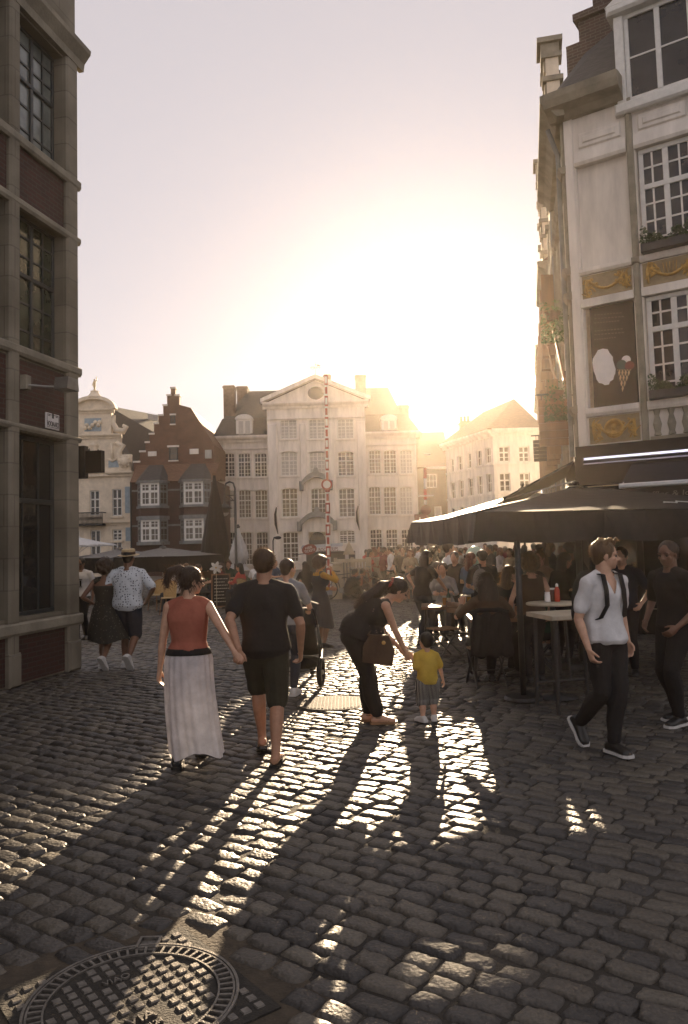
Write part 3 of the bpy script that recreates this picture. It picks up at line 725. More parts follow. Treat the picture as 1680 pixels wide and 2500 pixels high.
def corner_block():
    c = atY(1208, 1200, 50); c.z = 0; e = atY(1092, 1200, 57); e.z = 0
    FL, LL = ground_frame(e, c); 
    if FL.w.y > 0: FL = Frame(FL.o, FL.u, -FL.w)
    FR = Frame(c, (1, .015, 0), (.015, -1, 0)); LR = FR.uv(1318, 1150)[0]
    t = thing('white_corner_block', 'white corner building with a brown hipped roof, seen against the light', 'building', c)
    lw = rects(FL, z5([(815, 842, 690, 792), (870, 905, 666, 780), (945, 976, 645, 762), (1015, 1052, 622, 745), (1082, 1122, 603, 726), (815, 851, 868, 1002), (880, 916, 853, 990), (950, 988, 836, 976), (1022, 1059, 818, 966), (1090, 1129, 800, 948), (822, 852, 1066, 1160), (885, 920, 1055, 1150), (955, 990, 1045, 1140), (1025, 1062, 1036, 1130), (1092, 1130, 1026, 1120)]))
    rw = rects(FR, z5([(1185, 1268, 593, 714), (1336, 1419, 593, 714), (1190, 1276, 796, 942), (1343, 1426, 796, 942), (1192, 1278, 1030, 1160), (1346, 1430, 1030, 1160)]))
    vt = FR.uv(1230, 1061)[1]
    b = MB(); b.wall(FL, 0, LL, 0, vt, lw, .18); b.wall(FR, 0, LR, 0, vt, rw, .18)
    bk = FL.p(0, 0, 0); far = FR.p(LR, 0, 0)
    b.quad(far, far+Vector((1, 9, 0)), far+Vector((1, 9, vt)), far+Vector((0, 0, vt))); b.build('wall', MAT['white_plaster'], t)
    s = MB(); cornice(s, FL, -.1, LL+.1, vt-.1, .45, .45); cornice(s, FR, -.1, LR+.2, vt-.1, .455, .45)
    for y in (1131, 1203): v = FR.uv(1230, y)[1]; s.box(FL, 0, LL-.01, v-.08, v+.08, 0, .07); s.box(FR, -.06, LR, v-.08, v+.08, 0, .072)
    s.build('cornice', MAT['white_plaster'], t)
    for r in lw: window(FL, t, *r, -.1, 2, 2, 'white_frame', 'glass_warm', .06, .04, None, False)
    for r in rw: window(FR, t, *r, -.1, 2, 3, 'white_frame', 'glass_warm', .08, .04, r[2]+(r[3]-r[2])*.6)
    z = vt+.36; A = FL.p(-.4, z, .4); B = FL.p(LL, z, .4)+Vector((0, -.35, 0)); C = FR.p(LR+.3, z, .4); D = C+Vector((2, 10, 0)); E = A+Vector((2, 3, 0))
    top1 = atY(1180, 1006, 56); top2 = atY(1255, 974, 55.5); top3 = top2+Vector((1.2, 6, 0))
    r = MB(); r.add([A, B, C, D, E, top1, top2, top3], [(0,1,5), (1,6,5), (1,2,6), (2,3,7,6), (0,5,6,7,4), (3,4,7)]); r.build('roof', MAT['tile'], t)
    G = Frame(FL.p(0, 0, -1.5), (1, 0, 0), (0, -1, 0)); q = rects(G, [(1125, 1151, 1028, 1075)])[0]; chimney(t, MAT['tile'], G, q[0], q[1], q[2]-1, q[3], -.8, 0, 3)
def shop_house():
    c = atY(1418, 1150, 15.0); c.z = 0
    F = Frame(c, (.82, -.57, 0), (-.57, -.82, 0))
    t = thing('corner_shop_house', 'pale narrow corner house with gilded relief panels above the waffle shop', 'house', c)
    px = lambda x, y, w=0: F.uv(x, y, w)
    ub0 = px(1414, 560)[0]; ub1 = px(1538, 560)[0]      # blind bay
    uw0 = px(1562, 560)[0]; W1 = uw0 + (ub1-ub0)*1.04   # window bay
    V = lambda y, x=1430: F.uv(x, y)[1]
    # levels read along the left edge of the blind bay
    L = dict(eave=V(300, 1376), p1t=V(327, 1400), p1b=V(377, 1402), l1=V(410, 1405), s1=V(662, 1415), s1b=V(676, 1416), g1b=V(736, 1420), b1b=V(754, 1421), s2=V(1000, 1430), s2b=V(1020, 1431), g2b=V(1086, 1434), fas=V(1092, 1436))
    Wt = W1 + .35; bays = [(ub0, ub1), (uw0, W1)]
    k = 1
    while k < 5:
        bays.append((W1+.35+(k-1)*(ub1-ub0+.35), W1+.35+(k-1)*(ub1-ub0+.35)+(ub1-ub0))); k += 1
    Wt = bays[-1][1]+.35
    holes = []
    for i, (a, b_) in enumerate(bays):
        if i == 0: continue
        holes += [(a, b_, L['s1'], L['l1']), (a, b_, L['s2'], L['b1b'])]
    b = MB()
    b.wall(F, 0, Wt, L['fas'], L['eave']+.02, holes+[(ub0, ub1, L['s1'], L['l1']), (ub0, ub1, L['s2'], L['b1b'])], .16)
    b.box(F, ub0, ub1, L['s1'], L['l1'], -.2, -.1)
    b.build('wall', MAT['white_plaster'], t)
    s = MB(); top = L['eave']
    # grey pilasters, pale corner strip
    for i, (a, b_) in enumerate(bays):
        nx = bays[i+1][0] if i+1 < len(bays) else b_+.35
        s.cbox(F, b_+.03, nx-.03, L['fas'], L['p1b']+.75, 0, .085, .03)
        s.cbox(F, b_+.015, nx-.015, L['s1b'], L['s1'], 0.001, .125, .03)
    s.build('pilaster', MAT['stone_l'], t)
    s = MB()
    s.cbox(F, 0.0, ub0-.03, L['fas'], top, 0, .05, .015)
    for i, (a, b_) in enumerate(bays):
        s.profile(F, [(0, L['s1b']), (.06, L['s1b']), (.09, L['s1b']+.05), (.09, L['s1']), (0, L['s1'])], a-.02, b_+.02)
        s.profile(F, [(0, L['b1b']), (.06, L['b1b']), (.075, L['g1b']), (0, L['g1b'])], a-.02, b_+.02)
        s.profile(F, [(0, L['s2b']), (.07, L['s2b']), (.1, L['s2b']+.06), (.1, L['s2']), (0, L['s2'])], a-.02, b_+.02)
        s.profile(F, [(0, L['l1']), (.05, L['l1']), (.08, L['l1']+.06), (.05, L['p1b']), (0, L['p1b'])], a-.02, b_+.02)
        m = .07; s.cbox(F, a+m, b_-m, L['p1b']+.07, L['p1t']-.05, 0, .035, .02); s.cbox(F, a+m+.09, b_-m-.09, L['p1b']+.15, L['p1t']-.13, .03, .06, .02)
    s.build('moulding', MAT['white_plaster'], t)
    # eaves cornice, only over the blind bay and the corner
    s = MB(); e0, e1 = -.25, ub1+.03
    s.profile(F, [(0, top), (.12, top), (.22, top+.1), (.42, top+.16), (.48, top+.3), (.5, top+.42), (.35, top+.46), (0, top+.48)], e0, e1); s.build('eaves', MAT['stone_l'], t)
    # relief panels
    g = MB()
    for i, (a, b_) in enumerate(bays[:3]):
        for v0, v1, kind in ((L['g1b']+.03, L['s1b']-.02, 0), (L['g2b'], L['s2b']-.02, 1)):
            if kind == 1 and i: continue
            gd = MB()
            g.box(F, a+.01, b_-.01, v0, v1, -.02, .012)
            cu = (a+b_)/2; hw = (b_-a)/2-.07; cv = (v0+v1)/2; h = (v1-v0)/2
            rr = random.Random(i*10+kind)
            n = 26
            pts = []
            for j in range(n+1):            # hanging garland
                x = -1+2*j/n; pts.append(F.p(cu+x*hw*.82, cv+h*.55-h*.95*(1-x*x), .035+.012*math.sin(j*2.1)))
            gd.tube(pts, [.020+.012*abs(math.sin(j*1.7)) for j in range(n+1)], 6)
            for sg in (-1, 1):              # ribbons and tassels at both ends
                for q in range(7):
                    p0 = (cu+sg*hw*(.62+.34*rr.random()), cv+h*(.75-1.5*rr.random())); pp = [F.p(p0[0]+.05*math.cos(q+m_*1.3)*(m_*.4+.4), p0[1]+.06*math.sin(q*2+m_*1.3), .03+.01*rr.random()) for m_ in range(5)]
                    gd.tube(pp, [.012, .022, .02, .018, .008], 5)
                gd.tube([F.p(cu+sg*hw*.9, cv+h*.6, .03), F.p(cu+sg*hw*.93, cv, .04), F.p(cu+sg*hw*.9, cv-h*.8, .03)], [.03, .035, .015], 6)
                for q in range(6): gd.sphere(F.p(cu+sg*hw*(.4+.5*rr.random()), cv+h*(.7*rr.random()-.1), .03), .022+.015*rr.random(), 6, 4)
            if kind == 1:
                gd.lathe(F.p(cu, cv+.01, .02), [(.13, 0), (.13, .02), (.16, .035), (.185, .02), (.19, 0)], 24, F.w)
                gd.ell(F.p(cu, cv+.03, .03), F.u*.055, F.v*.075, F.w*.03, 10, 6); gd.ell(F.p(cu, cv-.08, .03), F.u*.07, F.v*.05, F.w*.025, 10, 6); gd.ell(F.p(cu-.04, cv+.03, .05), F.u*.02, F.v*.02, F.w*.015, 8, 5)
            if i == 1 and kind == 0:
                for q in range(5): gd.tube([F.p(cu-.1+.05*q, cv-h*.2, .03), F.p(cu-.12+.06*q, cv+h*.7, .03)], .008, 5)
            gd.build('gilded_relief', MAT['gold'], t, smooth=True)
    g.build('relief_ground', MAT['ochre'], t)
    # windows with white frames; upper ones with fanned small panes
    for i, (a, b_) in enumerate(bays[1:4]):
        window(F, t, a+.03, b_-.01, L['s1']+.01, L['l1']-.01, -.05, 4, 6, 'white_frame', 'glass', .085, .032, L['s1']+(L['l1']-L['s1'])*.64)
        window(F, t, a+.03, b_-.01, L['s2']+.01, L['b1b']-.01, -.05, 4, 6, 'white_frame', 'glass', .085, .032, L['s2']+(L['b1b']-L['s2'])*.68)
        al = MB()
        for q in range(4):
            u = a+(b_-a)*(q+.5)/4; al.lathe(F.p(u, L['fas']+.08, .02), [(.03, 0), (.07, .02), (.05, .08), (.08, .22), (.04, .38), (.06, .46), (.07, .5)], 10)
        al.box(F, a, b_, L['fas']+.01, L['fas']+.08, -.06, .07); al.box(F, a, b_, L['fas']+.58, L['s2b']-.01, -.06, .08); al.build('balustrade', MAT['stone_l'], t)
    # dormer over the window bay: big white casement
    o = px(1502, 250, .1); q = px(1680, 40, .1)
    d0, d1 = px(1502, 160, .1)[0], px(1502, 160, .1)[0]+1.55; z0, z1 = V(262, 1510), V(62, 1502)+.1
    dm = MB(); dm.cbox(F, d0, d0+.17, z0, z1, -1.8, .10, .02); dm.cbox(F, d1-.17, d1, z0, z1, -1.8, .10, .02); dm.cbox(F, d0-.1, d1+.1, z1+.002, z1+.18, -1.8, .24, .05); dm.cbox(F, d0-.05, d1+.05, z0-.22, z0-.002, -.4, .16, .04)
    dm.prism(F, [(d0-.12, z1+.182), (d1+.12, z1+.182), ((d0+d1)/2, z1+.75)], -1.8, .2)
    do = dm.build('dormer', MAT['white_frame'], t)
    window(F, t, d0+.175, d1-.175, z0, z1, .04, 2, 2, 'white_frame', 'glass', .08, .03)
    # apron between cornice level and dormer
    s = MB(); s.cbox(F, uw0-.05, Wt, top+.024, z0-.225, -.3, .02, .02); s.build('dormer_apron', MAT['white_plaster'], t)
    # steep roof with parapet blocks, chimney with stepped brick top
    rf = MB(); zr = top+3.0
    rf.add([F.p(-.2, top+.45, .2), F.p(d0-.02, top+.45, .2), F.p(d0-.02, zr+.1, -1.9), F.p(0.15, zr-.7, -1.5), F.p(-.2, top+.4, -6), F.p(.15, zr-.7, -6), F.p(d0-.02, top+.4, -6), F.p(d0-.02, zr+.1, -6)], [(0,1,2,3), (0,3,5,4), (3,2,7,5), (1,6,7,2)]); rf.add([F.p(d0, top+.5, -1.85), F.p(Wt, top+.5, -1.85), F.p(Wt, zr+1.2, -3.0), F.p(d0, zr+1.2, -3.0), F.p(d0, top+.5, -6), F.p(Wt, top+.5, -6)], [(0,1,2,3), (3,2,5,4), (0,3,4), (1,5,2)]); rf.build('roof', MAT['slate'], t)
    brick = mk_brick('dark chimney brick', F.u, F.w, (.10, .06, .045), (.07, .045, .035), (.14, .12, .1))
    cb = MB(); G = Frame(F.p(0, 0, -1.3), F.u, F.w); a0 = G.uv(1412, 60)[0]; a1 = G.uv(1445, 0)[0]; zb = G.uv(1412, 40)[1]
    cb.box(G, a0, a0+2.2, top+1.0, zb, -.9, 0); cb.box(G, a0-.09, a0+2.2, zb-.12, zb+.03, -.99, .09)
    cb.box(G, a1, a1+1.6, zb+.031, zb+1.6, -.8, -.05); cb.box(G, a0-.32, a0+1.8, top+.9, G.uv(1388, 105)[1]-.0, -1.0, -.1)
    cb.build('chimney', brick, t)
    # side wall along the receding street
    s = MB(); D = Vector((.234, 1, 0)).normalized(); e = c + D*4.2
    Fs = Frame(c, D, (-D.y, D.x, 0))
    s.wall(Fs, 0.0, 4.2, 0, top+.3, [(1.0, 1.8, 4.4, 6.3), (2.5, 3.3, 4.4, 6.3), (1.0, 1.8, 7.1, 8.8), (2.5, 3.3, 7.1, 8.8)], .15)
    s.build('side_wall', MAT['white_plaster'], t)
    s = MB()
    for u in (.12, .5, 2.15, 3.75): s.cbox(Fs, u-.09, u+.09, 3.4, top+.2, 0, .07 if u != .5 else .04, .02)
    for v in (4.2, 6.45, 6.95, 9.0): s.profile(Fs, [(0, v), (.1, v), (.16, v+.12), (0, v+.16)], -.05, 4.2)
    s.profile(Fs, [(0, top), (.15, top), (.3, top+.2), (.45, top+.3), (.45, top+.45), (0, top+.48)], -.3, 4.3)
    s.build('side_moulding', MAT['stone_l'], t)
    for a in (1.0, 2.5):
        for v0, v1 in ((4.4, 6.3), (7.1, 8.8)): window(Fs, t, a, a+.8, v0, v1, -.06, 2, 4, 'white_frame', 'glass_warm', .07, .03, v0+(v1-v0)*.6)
    dp = MB(); dp.tube([Fs.p(.3, top+.05, .3), Fs.p(.35, top-.5, .12), Fs.p(.4, 3.4, .12)], .05, 7); dp.build('drainpipe', MAT['lead'], t)
    # ground floor: dark glazed shop front
    gf = MB(); gf.box(F, 0, Wt, L['fas']-.75, L['fas']-.004, -.02, .26); gf.build('fascia', MAT['black_paint'], t)
    gf = MB()
    for i in range(9):
        u = .05+i*(Wt-.1)/8; gf.cbox(F, u-.06, u+.06, 0, L['fas']-.76, -.02, .06, .02)
    gf.box(F, 0, Wt, 0, .45, -.06, .03); gf.build('shop_front', MAT['black_paint'], t)
    gl = MB(); gl.box(F, .06, Wt-.06, .46, L['fas']-.77, -.06, -.03); gl.build('shop_window', MAT['glass'], t)
    sd = MB(); sd.box(Fs, 0, 4.2, 0, 3.35, .003, .1); sd.build('side_front', MAT['black_paint'], t)
    # two LED strips on the fascia (lit in the photo)
    em = bpy.data.materials.new('led light'); em.use_nodes = True; N, Lk = sh(em); bs = N['Principled BSDF']; bs.inputs['Base Color'].default_value = (.3, .29, .4, 1); bs.inputs['Emission Color'].default_value = (.74, .72, 1, 1); bs.inputs['Emission Strength'].default_value = .55
    for (x, y, rad) in ((1427, 1121, .018), (1427, 1133, .008)):
        u, v = px(x, y, .28); m = MB(); m.tube([F.p(u, v, .285), F.p(Wt-.1, v, .285)], rad, 8); em2 = em.copy(); em2.node_tree.nodes['Principled BSDF'].inputs['Emission Strength'].default_value = .5 if rad > .01 else .06
        st = thing('led_strip', 'bright violet white light strip along the dark shop fascia' if rad > .01 else 'thin dim light strip under the bright strip on the shop fascia', 'light strip', F.p(u, v, .285)); m.build('tube', em2, st)
        m = MB(); m.box(F, u-.03, Wt-.05, v-rad*1.6, v+rad*1.6, .255, .27); m.build('channel', MAT['steel'], st)
    # roller awning with a pale front bar and lettered valance
    w_ = 1.15; u0, v0 = px(1512, 1186, w_)
    aw = thing('shop_awning', 'black shop awning with a pale front bar and faint lettering', 'awning', F.p(u0, v0, w_))
    m = MB(); m.add([F.p(u0, L['fas']-.42, .27), F.p(Wt, L['fas']-.42, .27), F.p(Wt, v0+.01, w_-.06), F.p(u0, v0+.01, w_-.06), F.p(u0, L['fas']-.44, .27), F.p(Wt, L['fas']-.44, .27), F.p(Wt, v0-.01, w_-.06), F.p(u0, v0-.01, w_-.06)], [(0,1,2,3), (7,6,5,4), (0,3,7,4), (1,5,6,2), (2,6,7,3)]); m.build('canopy', MAT['fabric_black'], aw)
    m = MB(); m.cbox(F, u0, Wt, v0-.05, v0+.035, w_-.06, w_+.05, .02); m.build('front_bar', mk('pale aluminium', (.62, .63, .64), .4, .1, 8, metal=.3), aw)
    vb = px(1560, 1245, w_)[1]
    m = MB(); m.box(F, u0+.02, Wt, vb, v0-.052, w_-.01, w_+.01); m.build('valance', MAT['fabric_black'], aw)
    tu, tv = px(1600, 1206, w_)
    text('Waffles & Ice', F, tu+.16, tv, w_+.014, .09, aw, mk('faded lettering', (.13, .125, .115), .7, .2, 9), width=.92, shear=.1)
    m = MB(); m.tube([F.p(u0+.03, L['fas']-.5, .27), F.p(u0+.03, v0, w_-.05)], .018, 6); m.build('folding_arm', MAT['steel'], aw)
    # ice cream board in the blind bay
    bd = thing('ice_cream_board', 'tall black signboard with a blank pale plaque and an ice cream cone', 'sign', F.p((ub0+ub1)/2, L['s2'], .0))
    m = MB(); m.cbox(F, ub0+.11, ub1-.02, L['s2']+.004, L['b1b']-.02, -.09, -.02, .01); m.build('board', MAT['black_paint'], bd)
    P = lambda zx, zy: F.uv(1280+zx/3.335, 600+zy/3.335, -.02)
    m = MB(); poly = [(560,920),(585,880),(600,850),(640,838),(680,843),(695,872),(722,905),(722,930),(745,1005),(742,1040),(733,1060),(725,1090),(700,1105),(690,1130),(655,1135),(635,1122),(610,1118),(590,1090),(582,1060),(567,1020),(556,950)]
    m.prism(F, [P(*q) for q in poly], -.02, -.012); m.build('plaque', MAT['white_paint'], bd)
    def disc(cx, cy, r, mat, name, wz):
        m = MB(); q = P(cx, cy); rr_ = P(cx+r, cy)[0]-q[0]; m.prism(F, [(q[0]+rr_*math.cos(i*math.pi/12), q[1]+rr_*math.sin(i*math.pi/12)) for i in range(24)], -.02, wz); m.build(name, mat, bd)
    disc(830, 930, 38, MAT['white_paint'], 'scoop', -.014); disc(793, 970, 42, mk('dark green paint', (.035, .06, .055), .6), 'scoop', -.011); disc(858, 975, 38, mk('dark red paint', (.13, .03, .025), .6), 'scoop', -.008)
    m = MB(); m.prism(F, [P(757, 1008), P(877, 1008), P(800, 1205)], -.02, -.006); m.build('cone', mk('wafer paint', (.62, .45, .27), .6), bd)
    m = MB(); A, B, C = [Vector((*P(757, 1008), 0)), Vector((*P(877, 1008), 0)), Vector((*P(800, 1205), 0))]
    def bar(p, q):
        d = (q-p).normalized(); n = Vector((-d.y, d.x, 0))*.008; m.prism(F, [tuple((p+n)[:2]), tuple((q+n)[:2]), tuple((q-n)[:2]), tuple((p-n)[:2])], -.0055, -.003)
    for k in range(5):
        f = k/4.6; bar(A.lerp(B, f), C.lerp(B, f)) ; bar(A.lerp(B, 1-f), C.lerp(A, f))
    m.build('wafer_lines', MAT['black_paint'], bd)
    m = MB()
    for k, (y, l) in enumerate(((560, 230), (590, 250), (625, 210), (690, 240), (720, 250), (760, 180))):
        q = P(640+l/2, y); h = P(640, y)[1]-P(640, y+9)[1]
        for j in range(9):
            q = P(570+l*j/9, y-j*2.2); q2 = P(570+l*(j+.7)/9, y-j*2.2-1.5); m.prism(F, [q, q2, (q2[0], q2[1]-h), (q[0], q[1]-h)], -.02, -.016)
    m.build('faint_lettering', mk('faint chalk paint', (.055, .048, .04), .7), bd)
    # flower boxes
    for i, (a, b_) in enumerate(bays[1:2]):
        for lv, lb in ((L['s1'], 'flower box with dark foliage on the upper shop house window'), (L['s2'], 'flower box with dark foliage on the lower shop house window')):
            fb = thing('flower_box', lb, 'flower box', F.p((a+b_)/2, lv, .18), 0, 'flower boxes on the shop house')
            m = MB(); m.cbox(F, a+.05, b_+.05, lv+.004, lv+.17, .02, .24, .015); m.build('box', MAT['dark_frame'], fb)
            foliage(F, a+.05, b_+.05, lv+.16, lv+.42, .03, .3, 900, 'foliage', fb, .045)
    return F, L
def foliage(F, u0, u1, v0, v1, w0, w1, n, name, parent, s, mat='leaf', droop=0.0):
    rr = random.Random(int(abs(u0*1000+v0*77)))
    m = MB()
    for i in range(n):
        t = rr.random()
        u = u0+(u1-u0)*rr.random(); w = w0+(w1-w0)*rr.random()
        hgt = v0+(v1-v0)*t*(.6+.4*math.sin(u*9+1)+.25*math.sin(u*23))
        c = F.p(u, hgt, w); d = Vector((rr.gauss(0, 1), rr.gauss(0, 1), rr.gauss(0, 1))).normalized(); e = d.cross(Vector((rr.gauss(0, 1), rr.gauss(0, 1), rr.gauss(0, 1)))).normalized()
        L = s*(.6+.8*rr.random()); m.add([c-d*L*.6, c+e*L*.35, c+d*L*.6, c-e*L*.35], [(0,1,2,3)])
    return m.build(name, MAT[mat], parent)
def street_row():
    D = Vector((.234, 1, 0)).normalized(); w = Vector((-D.y, D.x, 0))
    c = atY(1418, 1150, 15.0); c.z = 0
    F0 = Frame(c, D, w)
    specs = [(4.25, 9.2, 10.6, 15.2, 'tall stepped gable row house nearest the pale corner house', 'cream_stone'),
             (9.25, 13.6, 10.2, 13.4, 'row house with hanging boards beyond the nearest stepped gable', 'stone_l'),
             (13.65, 18.4, 11.6, 16.2, 'second stepped gable row house, farther along the sunlit side street', 'cream_stone'),
             (18.45, 24.0, 9.8, 12.6, 'row house with plain eaves beyond the second stepped gable', 'white_plaster'),
             (24.05, 31.0, 9.0, 11.0, 'low grey white row house at the far end of the side street', 'white_plaster')]
    for k, (a, b_, he, hg, lab, mat) in enumerate(specs):
        F = Frame(F0.p(a, 0, 0), D, w); L = b_-a
        t = thing('row_house', lab, 'house', F.o, 0, 'row houses along the side street')
        ws = []
        n = 3
        for v0, v1 in ((3.9, 5.8), (6.7, 8.5)):
            for i in range(n):
                u = L*(i+.5)/n; ws.append((u-.5, u+.5, v0, v1))
        b = MB(); b.wall(F, 0, L, 0, he, ws, .16); b.quad(F.p(0,0,0), F.p(0,0,-9), F.p(0,he,-9), F.p(0,he,0)); b.quad(F.p(L,0,0), F.p(L,0,-9), F.p(L,he,-9), F.p(L,he,0)); b.quad(F.p(0,0,-9), F.p(L,0,-9), F.p(L,he,-9), F.p(0,he,-9))
        b.build('wall', MAT[mat], t)
        for r in ws: window(F, t, *r, -.06, 2, 4, 'white_frame', 'glass_warm', .07, .03, r[2]+(r[3]-r[2])*.6)
        s = MB()
        for v in (3.5, 6.1, 8.9): s.profile(F, [(0, v), (.08, v), (.16, v+.13), (.16, v+.2), (0, v+.22)], 0, L)
        for u in (.1, L*.333, L*.667, L-.1): s.cbox(F, u-.1, u+.1, 0, he-.15, 0, .12, .02)
        s.build('moulding', MAT['stone_l'], t)
        if k in (0, 2):
            g = MB(); g2 = MB(); st = 6; m = L/2
            for i in range(st):
                z0 = he+(hg-he)*i/st; z1 = he+(hg-he)*(i+1)/st; hw = L/2*(1-i/(st))*.98+.25*(i == st-1)
                g.box(F, m-hw, m+hw, z0+.002, z1, -.35, 0.0)
                g2.box(F, m-hw-.06, m-hw+.42, z1+.002, z1+.14, -.45, .12); g2.box(F, m+hw-.42, m+hw+.06, z1+.002, z1+.14, -.45, .12)
                g2.box(F, m-hw+.05, m-hw+.34, z1-.35, z1-.05, .003, .06); g2.box(F, m+hw-.34, m+hw-.05, z1-.35, z1-.05, .003, .06)
            g2.box(F, m-.4, m+.4, hg+.145, hg+.6, -.4, .1); g2.box(F, m-.5, m+.5, hg+.605, hg+.75, -.5, .2)
            g.build('stepped_gable', MAT[mat], t); g2.build('coping', MAT['stone_l'], t)
            r = MB(); r.add([F.p(0, he, -.35), F.p(L, he, -.35), F.p(L, he, -9), F.p(0, he, -9), F.p(m, hg-.9, -.35), F.p(m, hg-.9, -9)], [(0,4,5,3), (1,2,5,4), (2,3,5)]); r.build('roof', MAT['slate'], t)
        else:
            s = MB(); s.profile(F, [(0, he), (.1, he), (.22, he+.12), (.38, he+.2), (.4, he+.35), (0, he+.37)], -.02, L+.02); s.build('eaves', MAT['stone_l'], t)
            r = MB(); r.add([F.p(0, he+.3, .3), F.p(L, he+.3, .3), F.p(L, hg, -3.5), F.p(0, hg, -3.5), F.p(0, he+.3, -9), F.p(L, he+.3, -9)], [(0,1,2,3), (3,2,5,4), (0,3,4), (1,5,2)]); r.build('roof', MAT['tile'], t)
            chimney(t, MAT['tile'], F, L*.5-.4, L*.5+.4, hg-.8, hg+.8, -3.9, -3.1)
        d = MB(); d.tube([F.p(.28, he, .2), F.p(.28, he-.5, .1), F.p(.28, .1, .1)], .05, 6); d.build('drainpipe', MAT['lead'], t)
        # shutters, brackets and boards standing out from the sunlit front
        if k < 3:
            sh_ = MB(); rr = random.Random(k)
            for r in ws:
                for u in (r[0]-.02, r[1]+.02):
                    sg = -1 if u < (r[0]+r[1])/2 else 1
                    P0, P1 = F.p(u, 0, .01), F.p(u+sg*.12, 0, .42)
                    d = (P1-P0).normalized(); Hh = Frame(P0, d, Vector((d.y, -d.x, 0))); sh_.box(Hh, 0, .45, r[2], r[3], -.02, .02)
            sh_.build('shutter', MAT['wood'], t)
    # hanging sign board of reddish planks, brackets, plants
    for (u, v0, v1, w0, w1, nm, lab, mat) in ((1.4, 3.75, 4.75, .12, .72, 'plank_sign', 'reddish plank sign hanging from the corner house side wall', 'wood'), (6.2, 3.9, 4.5, .15, .8, 'hanging_sign', 'small dark sign hanging beside the first stepped gable', 'black_paint')):
        t = thing(nm, lab, 'sign', F0.p(u, v0, w0)); G = Frame(F0.p(u, 0, 0), w, -D); m = MB()
        for k in range(6):
            z = v0+(v1-v0)*k/6; m.cbox(G, w0, w1, z+.006, z+(v1-v0)/6-.006, -.05, .03, .01)
        m.build('board', MAT[mat], t); m = MB(); m.tube([G.p(.1, v1+.12, 0), G.p(w1+.05, v1+.12, 0)], .02, 6)
        for x in (w0+.08, w1-.08): m.tube([G.p(x, v1+.12, 0), G.p(x, v1, 0)], .008, 5)
        m.build('bracket', MAT['iron'], t)
    for (u, v, lab) in ((.9, 6.35, 'trailing plant pot high on the corner house side wall'), (1.0, 4.7, 'dark hanging plant above the plank sign')):
        t = thing('hanging_plant', lab, 'plant', F0.p(u, v, .35), 0, 'hanging plants on the side wall'); m = MB(); m.lathe(F0.p(u, v-.05, .35), [(.0, 0), (.12, .02), (.17, .2), (.15, .2)], 10); m.build('pot', MAT['tile'], t)
        foliage(F0, u-.25, u+.25, v-.45, v+.35, .12, .6, 420, 'foliage', t, .06)
        m = MB(); m.tube([F0.p(u, v+.05, 0), F0.p(u, v+.02, .35)], .012, 5); m.build('bracket', MAT['iron'], t)
    # wooden beams leaning out as flag poles
    for k, (u, v) in enumerate(((2.2, 5.0), (3.4, 5.6), (5.2, 5.2), (7.4, 6.0), (9.8, 5.2))):
        t = thing('flag_pole', ['bare wooden flag pole slanting from the corner house side wall', 'bare flag pole next to the first drainpipe', 'bare flag pole under the first stepped gable', 'bare flag pole by the second house front', 'bare flag pole farthest along the row'][k], 'flag pole', F0.p(u, v, 0), 0, 'bare flag poles on the row')
        m = MB(); m.tube([F0.p(u, v, .05), F0.p(u-.5, v+1.5, .34)], [.035, .022], 7); m.sphere(F0.p(u-.5, v+1.52, .345), .045, 8, 6); m.build('pole', MAT['wood'], t)
        m = MB(); m.box(Frame(F0.p(u, v, 0), D, w), -.08, .08, -.15, .15, .0, .08); m.build('socket', MAT['iron'], t)
